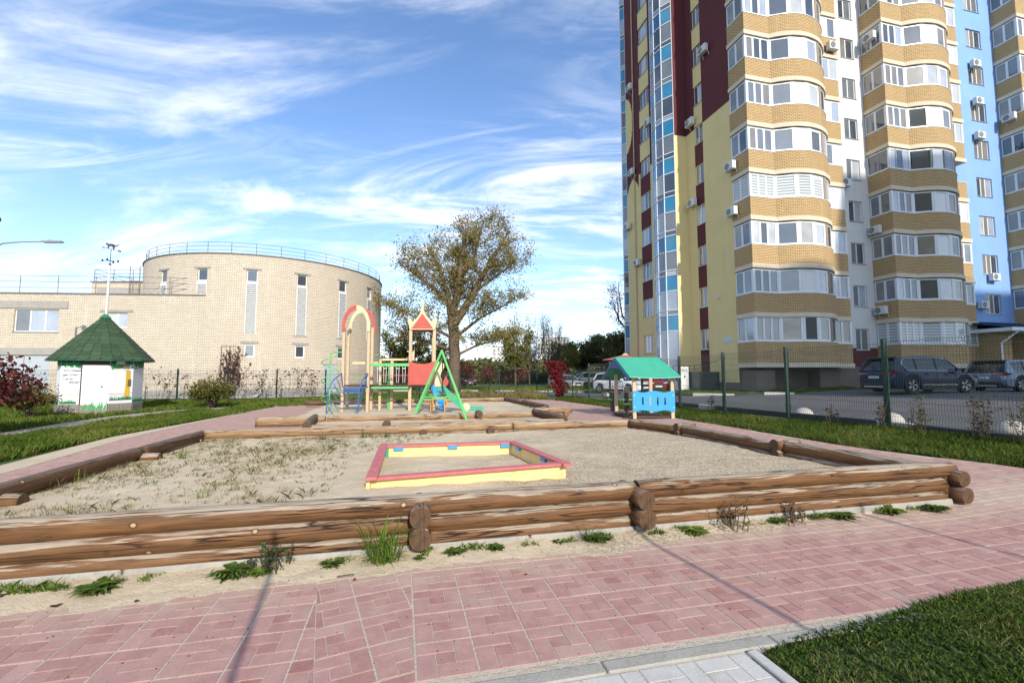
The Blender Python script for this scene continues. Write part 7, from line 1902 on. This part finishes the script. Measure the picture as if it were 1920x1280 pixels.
def fence_vine(name, lab, pts, n, hgt, seed, mat=LF_RED):
    t = thing(name, lab, 'creeper', (0, 0, 0)); r_ = random.Random(seed); m = MB(); P = []
    for i in range(n):
        k = r_.random() * (len(pts) - 1); j = int(k); b = Vector((*pts[j], 0)).lerp(Vector((*pts[j + 1], 0)), k - j); z = 0.05; q = [b]
        for s in range(5): b = b + Vector((r_.gauss(0, .16), r_.gauss(0, .05), 0)); z = min(hgt, z + r_.uniform(.1, .5)); q.append(b + Vector((0, 0, z)))
        m.tube(q, 0.006, 3, cap=False)
        for s in range(9): p = q[r_.randrange(2, 6)]; P.append([p.x + r_.gauss(0, .12), p.y + r_.gauss(0, .05), p.z + r_.gauss(0, .1)])
    m.build('vines', BARKD, t); leaves('foliage', np.array(P), 0.07, mat, t)
fence_vine('fence_creeper', 'sparse dark red creeper over the wire fence on both sides of the green shrub', [(-17.6, 25.8), (-14.0, 27.1), (-11.9, 28.0)], 60, 1.75, 3)
fence_vine('fence_creeper', 'thin creeper strands on the fence beside the painted shed', [(-20.2, 25.3), (-18.4, 25.4)], 14, 1.75, 4)
# dry stalks at the right fence
def stalks(name, lab, c, n, h, seed, mat=WEEDP, lsz=0.03):
    r_ = random.Random(seed); t = thing(name, lab, 'weed', (c[0], c[1], H(c[0])), 0, 'weed clumps'); m = MB(); P = []
    for i in range(n):
        a = r_.uniform(0, 2 * PI); k = r_.uniform(0, .16); b = Vector((k * math.cos(a), k * math.sin(a), 0)); hh = h * r_.uniform(.55, 1); e = b + Vector((r_.gauss(0, .1) * h, r_.gauss(0, .1) * h, hh)); mid = (b + e) / 2 + Vector((r_.gauss(0, .02), r_.gauss(0, .02), 0))
        m.tube([b, mid, e], [.006, .005, .002], 4, cap=False)
        for j in range(8):
            s = b.lerp(e, r_.uniform(.2, 1)); d = Vector((r_.gauss(0, 1), r_.gauss(0, 1), .5)).normalized() * h * .14; m.tube([s, s + d], [.003, .0015], 3, cap=False)
            for q in range(2): P.append(list(s + d * r_.random() + Vector((r_.gauss(0, .012), r_.gauss(0, .012), r_.gauss(0, .012)))))
    m.build('stem', BARK if mat != WEED else BARKD, t); leaves('leaf_cluster', np.array(P), lsz, mat, t, aspect=2.2); return t
FW = [((8.75, 9.9), 9, .95, 'tall dry brown stalks against the fence, left of the right-edge bollard'), ((8.6, 10.6), 8, .75, 'dry stalks at the foot of the nearest thick fence post'), ((9.05, 8.9), 12, 1.0, 'densest dry brown stalks against the fence near the right edge'), ((9.15, 8.2), 9, .9, 'dry seeding stalks against the fence at the right edge'),
      ((8.3, 11.9), 5, .6, 'short dry stalks between the two nearest fence posts'), ((7.1, 16.4), 6, .65, 'thin dry weed behind the fence, left of the middle post'), ((4.9, 23.8), 9, .95, 'tall dry weed by the fence left of the playhouse'), ((3.8, 27.4), 9, .9, 'dry weed clump at the fence corner right of the red creeper'), ((2.3, 29.3), 7, .6, 'low dry weed at the foot of the red creeper')]
for i, (c, n, h, lab) in enumerate(FW): stalks('dry_weed', lab, c, n, h, 70 + i, WEEDP if i % 3 else LF_GRN, .026)
# small plants at the foot of the front log wall
def rosette(name, lab, s, t_, r, n, seed, mat=WEED, up=0.6, wid=0.17, blade=False, cat='weed'):
    p = L(s, t_); r_ = random.Random(seed); t = thing(name, lab, cat, (p.x, p.y, 0.02), 0, 'weeds along the front log wall'); m = MB()
    for i in range(n):
        a = r_.uniform(0, 2 * PI); ln = r * r_.uniform(.5, 1.1); el = r_.uniform(.02, up * 1.0); b = Vector((r_.gauss(0, r * .2), r_.gauss(0, r * .12), 0)); d = Vector((math.cos(a), math.sin(a), 0)); sd_ = Vector((-d.y, d.x, 0))
        k_ = 4 if not blade else 4; wv_ = ln * wid * (1 if not blade else 0.14); prevl = prevr = None; pts = []
        for j in range(k_ + 1):
            u = j / k_; q = b + d * (ln * u) + Vector((0, 0, ln * el * (u * (1.6 - u * 1.2)) * (1 if not blade else 2.0) + 0.004)); w = wv_ * (math.sin(PI * min(.97, .12 + u * .88)) ** .8) * (1 + (0.45 * (-1) ** j if not blade else 0)) if not blade else wv_ * .6 * (1 - u) + .0006
            pts.append((q - sd_ * w, q + Vector((0, 0, -w * .25)), q + sd_ * w))
        vs = [v for tr in pts for v in tr]; fs = []
        for j in range(k_):
            for c in range(2): fs.append((j * 3 + c, j * 3 + c + 1, j * 3 + c + 4, j * 3 + c + 3))
        m.mesh(vs, fs)
    m.build('leaf_rosette' if not blade else 'blade_tuft', mat, t); return t
PL_ = [(-1.95, 3.72, .13, 60, 'dark green weed clump at the wall foot, nearest the left edge of the picture', WEED), (-1.16, 3.76, .12, 70, 'wide leafy weed mat, second from the left at the wall foot', WEED), (-.98, 3.74, .09, 34, 'bright leafy weed touching the right side of the second mat', GR_TUFT), (-0.48, 3.76, .09, 46, 'small bushy weed left of the big grass tuft', WEED),
       (0.44, 3.78, .09, 40, 'flat green weed just right of the nearest log end', WEED), (0.78, 3.78, .07, 30, 'dark bluish weed midway between the two log ends', GR_B), (1.33, 3.80, .06, 24, 'little round green weed left of the middle log end', WEED), (1.68, 3.76, .10, 44, 'bushy weed touching the middle log end', WEED), (2.62, 3.76, .11, 60, 'bright green low mat right of the middle log end', GR_TUFT), (2.3, 3.8, .05, 18, 'tiny weed beside the middle log end', WEED),
       (4.35, 3.8, .13, 46, 'grassy weed strip right of the purple stalks', GR_B), (5.0, 3.8, .12, 44, 'green weed near the right end of the log wall', GR_TUFT), (5.55, 3.78, .13, 50, 'green weed patch under the right log end', GR_B), (3.55, 3.8, .08, 26, 'low weed between the purple stalks', WEED), (-2.6, 3.7, .10, 40, 'withered brown weed at the very left edge below the kerb', WEEDP), (0.16, 3.72, .05, 22, 'small weed right under the nearest log end', WEED)]
for i, (s, t_, r, n, lab, mt) in enumerate(PL_): rosette('leafy_weed', lab, s, t_, r * 1.05, int(n * 2.0), 100 + i, mt, .75 if i % 2 else .45, .13 + .03 * (i % 3))
rosette('grass_tuft', 'tall bright green grass tuft growing against the front wall left of the nearest log end', -0.12, 3.74, .26, 150, 7, GR_TUFT, 1.1, .26, True, 'grass tuft')
rosette('grass_tuft', 'spiky grass tuft just left of the middle log end', 1.60, 3.76, .15, 70, 8, GR_B, .9, .26, True, 'grass tuft')
for i, (s, h, lab) in enumerate(((-0.86, .26, 'upright flowering weed with dark stems left of the grass tuft'), (-1.02, .14, 'short dark stalk left of the upright flowering weed'), (3.05, .34, 'tall purple-brown weed against the wall, right of the green mat'), (3.75, .22, 'shorter purple-brown weed right of the tall one'))):
    p = L(s, 3.8); o = stalks('purple_weed', lab, (p.x, p.y), 9, h, 40 + i, WEEDP if i > 1 else WEED, .014); o['group'] = 'weeds along the front log wall'

# ------------------------------------------------------------------ grass
def blades(name, poly, n, h, w, mat, bend=0.5, hv=0.5, dens=None, zf=None, near=None, label=None):
    xs = [p[0] for p in poly]; ys = [p[1] for p in poly]; X = np.empty(0); Y = np.empty(0)
    while len(X) < n:
        m_ = n * 2; x = rng.uniform(min(xs), max(xs), m_)
        if near:  # more blades close to the camera
            u = rng.random(m_); y = min(ys) + (max(ys) - min(ys)) * u ** near
        else: y = rng.uniform(min(ys), max(ys), m_)
        k = inpoly(x, y, poly)
        if dens is not None: k &= dens(x, y)
        X = np.concatenate([X, x[k]]); Y = np.concatenate([Y, y[k]])
    X = X[:n]; Y = Y[:n]; Z = np.array([(H(a) - 0.055) if zf is None else zf(a, b) for a, b in zip(X, Y)])
    pv = np.array([noise.noise(Vector((q * 1.1, w_ * 1.1, 2))) for q, w_ in zip(X, Y)])
    hh = h * rng.uniform(1 - hv, 1 + hv, n) * (1 + 0.9 * pv); a = rng.uniform(0, 2 * PI, n); ww = w * rng.uniform(.6, 1.3, n); la = rng.uniform(0, 2 * PI, n); lb = bend * hh * rng.uniform(.2, 1.2, n)
    B = np.stack([X, Y, Z], 1); s = np.stack([np.cos(a) * ww, np.sin(a) * ww, 0 * a], 1); l = np.stack([np.cos(la) * lb, np.sin(la) * lb, hh], 1)
    mid = B + l * np.array([.35, .35, .6])
    v = np.stack([B - s, B + s, mid + s * .8, B + l, mid - s * .8], 1).reshape(-1, 3); i = np.arange(n) * 5
    f = np.stack([i, i + 1, i + 2, i + 3, i + 4], 1); o = link(name, npmesh(name, v, f, mat)); o['kind'] = 'stuff'
    if label: tag(o, label, 'grass')
    return o
NEARL = [tuple(L(a, b)[:2]) for a, b in ((1.86, 0.6), (1.86, 2.12), (2.0, 2.15), (2.6, 2.19), (3.4, 2.28), (5.0, 2.40), (6.5, 2.46), (7.5, 1.0), (5, -0.5))]
sheet('lawn_patch', NEARL, LAWN, -0.004)
zn = lambda a, b: H(a) - 0.006
npn = lambda sc, th: (lambda x, y: np.array([noise.noise(Vector((a * sc, b * sc, 7))) > th + random.random() * .5 - .25 for a, b in zip(x, y)]))
blades('clover_lawn', NEARL, 80000, .021, .0060, GR_B, 1.2, .6, None, zn, label='short dense clover and grass in the bottom right corner')
blades('grass', NEARL, 20000, .036, .0026, GR_A, .8, .5, npn(1.3, 0), zn)
blades('dry_grass', NEARL, 7000, .034, .0022, GR_DRY, 1.2, .6, npn(2.0, .1), zn)
blades('clover_lawn', [tuple(L(a, b)[:2]) for a, b in ((1.95, 2.05), (2.1, 2.18), (2.7, 2.22), (3.4, 2.32), (5.0, 2.44), (6.5, 2.50), (6.5, 2.1))], 15000, .024, .006, GR_B, 1.2, .6, None, zn)
blades('joint_weeds', [tuple(L(a, b)[:2]) for a, b in ((-3.6, 3.72), (-3.6, 3.87), (5.9, 3.87), (5.9, 3.8))], 2600, .03, .004, GR_TUFT, 1.3, .7, npn(5.0, .35), lambda a, b: 0.02)
RSTRIP = [(9.6, 2.5), (9.75, 6.2), (9.3, 8.5), (8.9, 10.85), (7.95, 13.2), (7.3, 15.75), (6.75, 18.4), (5.95, 20.9), (5.1, 24.0), (4.4, 27.3), (3.8, 29.6), (2.6, 27.6), (2.6, 25.9), (3.75, 22.3), (4.55, 19.3), (5.1, 17.0), (5.45, 14.5), (5.95, 11.7), (6.5, 8.7), (7.36, 6.6), (8.55, 4.4)]
sheet('grass_verge', RSTRIP, LAWN, -0.012)
zr = lambda a, b: H(a) - 0.014
blades('grass', RSTRIP, 90000, .085, .0055, GR_V, .7, .6, None, zr, 1.5, 'bright green grass strip between the pink path and the wire fence')
blades('clover', RSTRIP, 40000, .05, .012, GR_B, 1.0, .5, npn(.8, -.1), zr, 1.5)
STRIP2 = [(9.75, 4), (9.9, 8.7), (9.5, 10.9), (8.6, 13.4), (7.55, 18.5), (5.9, 25), (5.6, 24.5), (7.0, 18), (8.0, 13.2), (9.0, 10.8), (9.4, 8.5), (9.6, 6)]
LL = [(-7.9, 4.0), (-8.6, 7.2), (-9.5, 10.65), (-9.7, 12.8), (-10.25, 17.15), (-10.75, 20.84), (-10.9, 21.0), (-12.1, 19.5), (-13.0, 17.4), (-12.5, 15.0), (-12.2, 12.7), (-11.8, 10.8), (-11.4, 8.6), (-11, 3)]
LL2 = [(-10.4, 21.9), (-8.4, 21.4), (-5, 22.6), (-0.5, 24.2), (0.2, 27.6), (2.2, 28.3), (1.8, 32.5), (-3.6, 31.0), (-11.5, 28.1), (-16.3, 26.0), (-21, 25), (-24, 24.8), (-22, 16), (-16.4, 11), (-13.3, 7), (-13.0, 9), (-13.3, 12.1), (-13.9, 14.1), (-14.5, 16.6), (-14.35, 19.1), (-13.0, 21.5), (-11.5, 22.4)]
zl = lambda a, b: -0.055
def notshed(x, y): return (x - SX) ** 2 + (y - SY) ** 2 > 1.35 ** 2
blades('grass', LL, 110000, .11, .007, GR_A, .7, .5, None, zl, 1.3, 'lush green grass between the pink path and the footpath on the left')
blades('grass', LL2, 110000, .12, .010, GR_A, .7, .5, notshed, zl, 1.0, 'grass around the shed and along the fence behind the playground')
blades('dry_grass', [(-0.6, 24.6), (0.3, 27.5), (2.2, 28.5), (1.8, 32.4), (-6, 30)], 16000, .28, .010, GR_DRY, .7, .5, None, zl)
blades('grass', [(-14, 31), (-9, 29.9), (1.5, 33.3), (-8, 36), (-14, 35.4)], 26000, .14, .014, GR_A, .7, .5, None, zl)
FL = [(-30, 41.5), (-3, 41), (3.6, 39.5), (7.1, 35.5), (8.7, 30), (10.0, 36), (9.5, 58), (-30, 57)]
blades('grass', FL, 50000, .14, .022, GR_A, .6, .5, None, None)
TL = [(10.7, 26.9), (12.5, 25.9), (15.2, 24.7), (16.5, 26.0), (22, 27.6), (22.5, 28.8), (14.7, 27.6), (12.9, 31.0), (11.2, 36), (9.2, 33)]
blades('grass', TL, 30000, .11, .012, GR_A, .6, .5, None, None)
# sprouts in the sand
def sprz(a, b): return sand_z(a, b) - .006
SPR = [(-5.2, 3.1), (-2.3, 3.75), (-1.9, 4.9), (-2.4, 7.0), (-1.2, 9.6), (-5.6, 8.5), (-5.2, 6.6)]
def sprd(x, y):
    r = []
    for a, b in zip(x, y):
        c = 0.55 * noise.noise(Vector((a * 1.4, b * 1.4, 3))) + .85 * noise.noise(Vector((a * 9, b * 9, 5)))
        r.append(c > 0.12 - 0.10 * (a < -3.2) - .06 * (b > 7))
    return np.array(r)
blades('dry_sprouts', SPR, 15000, .04, .0020, GR_DRY, 1.3, .6, sprd, sprz, label='sparse dry grass sprouts scattered over the left part of the sand pit')
blades('dry_litter', PIT1, 5200, .008, .003, GR_DRY, 2.6, .8, npn(1.6, .2), sprz)
rs_ = random.Random(77)
def tuft(name, lab, x, y, z, r, n, seed, mat):
    t = rosette(name, lab, 0, 0, r, n, seed, mat, 1.3, .26, True, 'grass tuft'); t.location = (x, y, z); t['group'] = 'grass sprouts in the sand'; return t
TU = [(-3.05, 3.85, 'bright green tuft behind the front logs at the left edge', .12, 40, GR_TUFT)]
for x, y, lab, r, n, mt in TU: tuft('grass_tuft', lab, x, y, sand_z(x, y), r, n, 5, mt)
gt0 = tuft('sand_sprout', 'green-brown grass sprout standing in the left half of the sand pit', -3.2, 5.2, sand_z(-3.2, 5.2), .085, 16, 9, GR_DRY)
protos = [gt0] + [tuft('sand_sprout', 'green-brown grass sprout standing in the left half of the sand pit', -3.8 - i * .3, 5.0 + i * .3, .22, .06 + .012 * i, 10 + 2 * i, 20 + i, (GR_DRY, GR_TUFT, GR_B)[i % 3]) for i in range(5)]
for o in protos: o.location.z = sand_z(o.location.x, o.location.y) - .004
cnt = 0
while cnt < 95:
    x = rs_.uniform(-5.3, -1.2); y = rs_.uniform(3.4, 9.2)
    if not inpoly([x], [y], SPR)[0] or (x > -2.1 and y < 7.4): continue
    if rs_.random() > (1.0 if x < -3 else .45): continue
    src = rs_.choice(protos); c = copy_tree(src, None, (x, y, sand_z(x, y) - .004), rs_.uniform(0, 6)); s = rs_.uniform(.6, 1.25); c.scale = (s, s, s); cnt += 1
for i, (x, y, r) in enumerate(((-2.9, 8.95, .16), (-2.45, 9.05, .1), (-5.2, 13.5, .2), (-4.85, 6.8, .18), (-3.6, 8.75, .12))):
    tuft('grass_tuft', ['tall thin grass tuft against the back wall logs', 'smaller grass tuft against the back wall logs, right of the tall one', 'green weed hanging by the dark slanting log', 'grass clump by the far stub log of the left wall', 'low tuft at the back wall logs, left of the tall one'][i], x, y, sand_z(x, y) if y < 10 else .1, r, 34, 60 + i, GR_TUFT if i in (2, 3) else GR_B)
# pebbles, leaves and twigs
m = MB(); r_ = random.Random(12)
for i in range(240):
    s = r_.uniform(-3, 6); t_ = r_.uniform(2.3, 3.9); p = L(s, t_); z = max(spill_z(s, t_), 0) + .002 if t_ > 3.2 else .001; q = r_.uniform(.0015, .005)
    m.lathe([(q, 0), (q * .8, q * .7), (q * .2, q)], (p.x, p.y, z), 5)
tag(m.build('litter', DARKW), kind='stuff')
def loose_leaf(lab, s, t_, sz, mat):
    p = L(s, t_); m = MB(); a = r_.uniform(0, 6); n = 8; ring = [Vector((sz * math.cos(q) * (1 if k % 2 else .75), sz * .6 * math.sin(q), .004 + .25 * sz * abs(math.cos(q)))) for k, q in enumerate(np.linspace(0, 2 * PI, n, False))]
    for k in range(n): m.face([Vector((0, 0, .003)), ring[k], ring[(k + 1) % n]])
    tag(m.build('fallen_leaf', mat, loc=(p.x, p.y, max(.002, spill_z(s, t_) + .002 if t_ > 3.2 else .002)), rz=a), lab, 'fallen leaf', 'fallen leaves')
for s, t_, sz, lab in ((-2.08, 3.55, .035, 'dry brown leaf on the drifted sand near the left edge'), (-1.62, 3.5, .022, 'small dark leaf on the sand between the two left weed clumps'), (-.3, 3.5, .02, 'small dry leaf on the sand below the grass tuft'), (0.9, 3.3, .018, 'tiny reddish leaf at the sand edge in the middle'), (6.7, 4.4, .03, 'pale leaf on the paving right of the log wall')): loose_leaf(lab, s, t_, sz, WEEDP if sz > .02 else LF_CRIM)
m = MB(); p = L(-.42, 3.52); m.tube([(p.x, p.y, .03), (p.x + .06, p.y + .012, .036), (p.x + .11, p.y + .035, .03)], .0035, 5); tag(m.build('twig', BARKD), 'short dry twig lying on the drifted sand left of the grass tuft', 'twig')

# ================================================================== FAR BUILDINGS AND OFF-SCREEN NEIGHBOURS
HZ1 = paint('far_wall_blue', (0.42, 0.50, 0.60), 0.9, 0.05, 0, .1); HZ2 = paint('far_wall_cream', (0.58, 0.54, 0.50), 0.9, 0.05, 0, .1)
for i, (x, y, w, h, mt, lab) in enumerate(((13.5, 300, 7, 26, HZ1, 'slim pale blue tower block far away between the tree trunks'), (28, 320, 22, 27, HZ2, 'cream tower block far away behind the thin leafless tree'), (-2, 340, 26, 22, HZ2, 'wide pale apartment block far away behind the big tree'), (56, 330, 30, 16, HZ2, 'low cream apartment block far behind the parked cars'))):
    t = thing('far_apartment_block', lab, 'building', (x, y, 0), 0, 'tower blocks on the horizon'); m = MB(); m.box(-w / 2, w / 2, 0, 12, 0, h); m.build('wall', mt, t)
    m = MB(); m.box(-w / 2 - .2, w / 2 + .2, -.2, 12.2, h, h + .6); m.build('roof', CONC, t)
    m = MB()
    for a in np.arange(-w / 2 + 1.2, w / 2 - 1, 3.0):
        for z in np.arange(1.5, h - 1.5, 2.9): m.box(a, a + 1.5, -.1, 0.05, z, z + 1.5)
    tag(m.build('window', G_MID, t), kind='stuff')
nb = thing('neighbouring_block', 'stepped apartment block behind the viewpoint that shades the car park', 'apartment building', (35.3, -28.6, 0), TH)
for a, b, h in ((0, 8.6, 40.0), (8.6, 17.6, 48.5), (17.6, 42, 40.5)):
    m = MB(); m.box(a, b, -12, 0, 0, h); m.build('wall', YELW, nb)
wcn = MB()
for a in np.arange(1.5, 41, 3.2):
    for z in np.arange(1.6, 38, 3.0): wcn.box(a, a + 1.5, -0.02, 0.04, z, z + 1.5)
tag(wcn.build('window', G_MID, nb), kind='stuff')
for i, (x, y, lab) in enumerate(((-0.02, -1.35, 'slim grey post behind the viewpoint whose shadow crosses the paving on the left'), (3.05, -1.0, 'slim grey post behind the viewpoint whose shadow crosses the paving in the middle'), (5.55, -0.3, 'slim grey post behind the viewpoint whose shadow crosses the paving on the right'))):
    t = thing('slim_post', lab, 'post', (x, y, 0), 0, 'slim posts behind the viewpoint'); m = MB(); m.tube([(0, 0, 0), (0, 0, 3.0)], .02, 8); m.build('pole', GALV, t); m = MB(); m.lathe([(.024, 0), (.024, .03), (.01, .04)], (0, 0, 3.0), 10); m.build('cap', GALV, t)
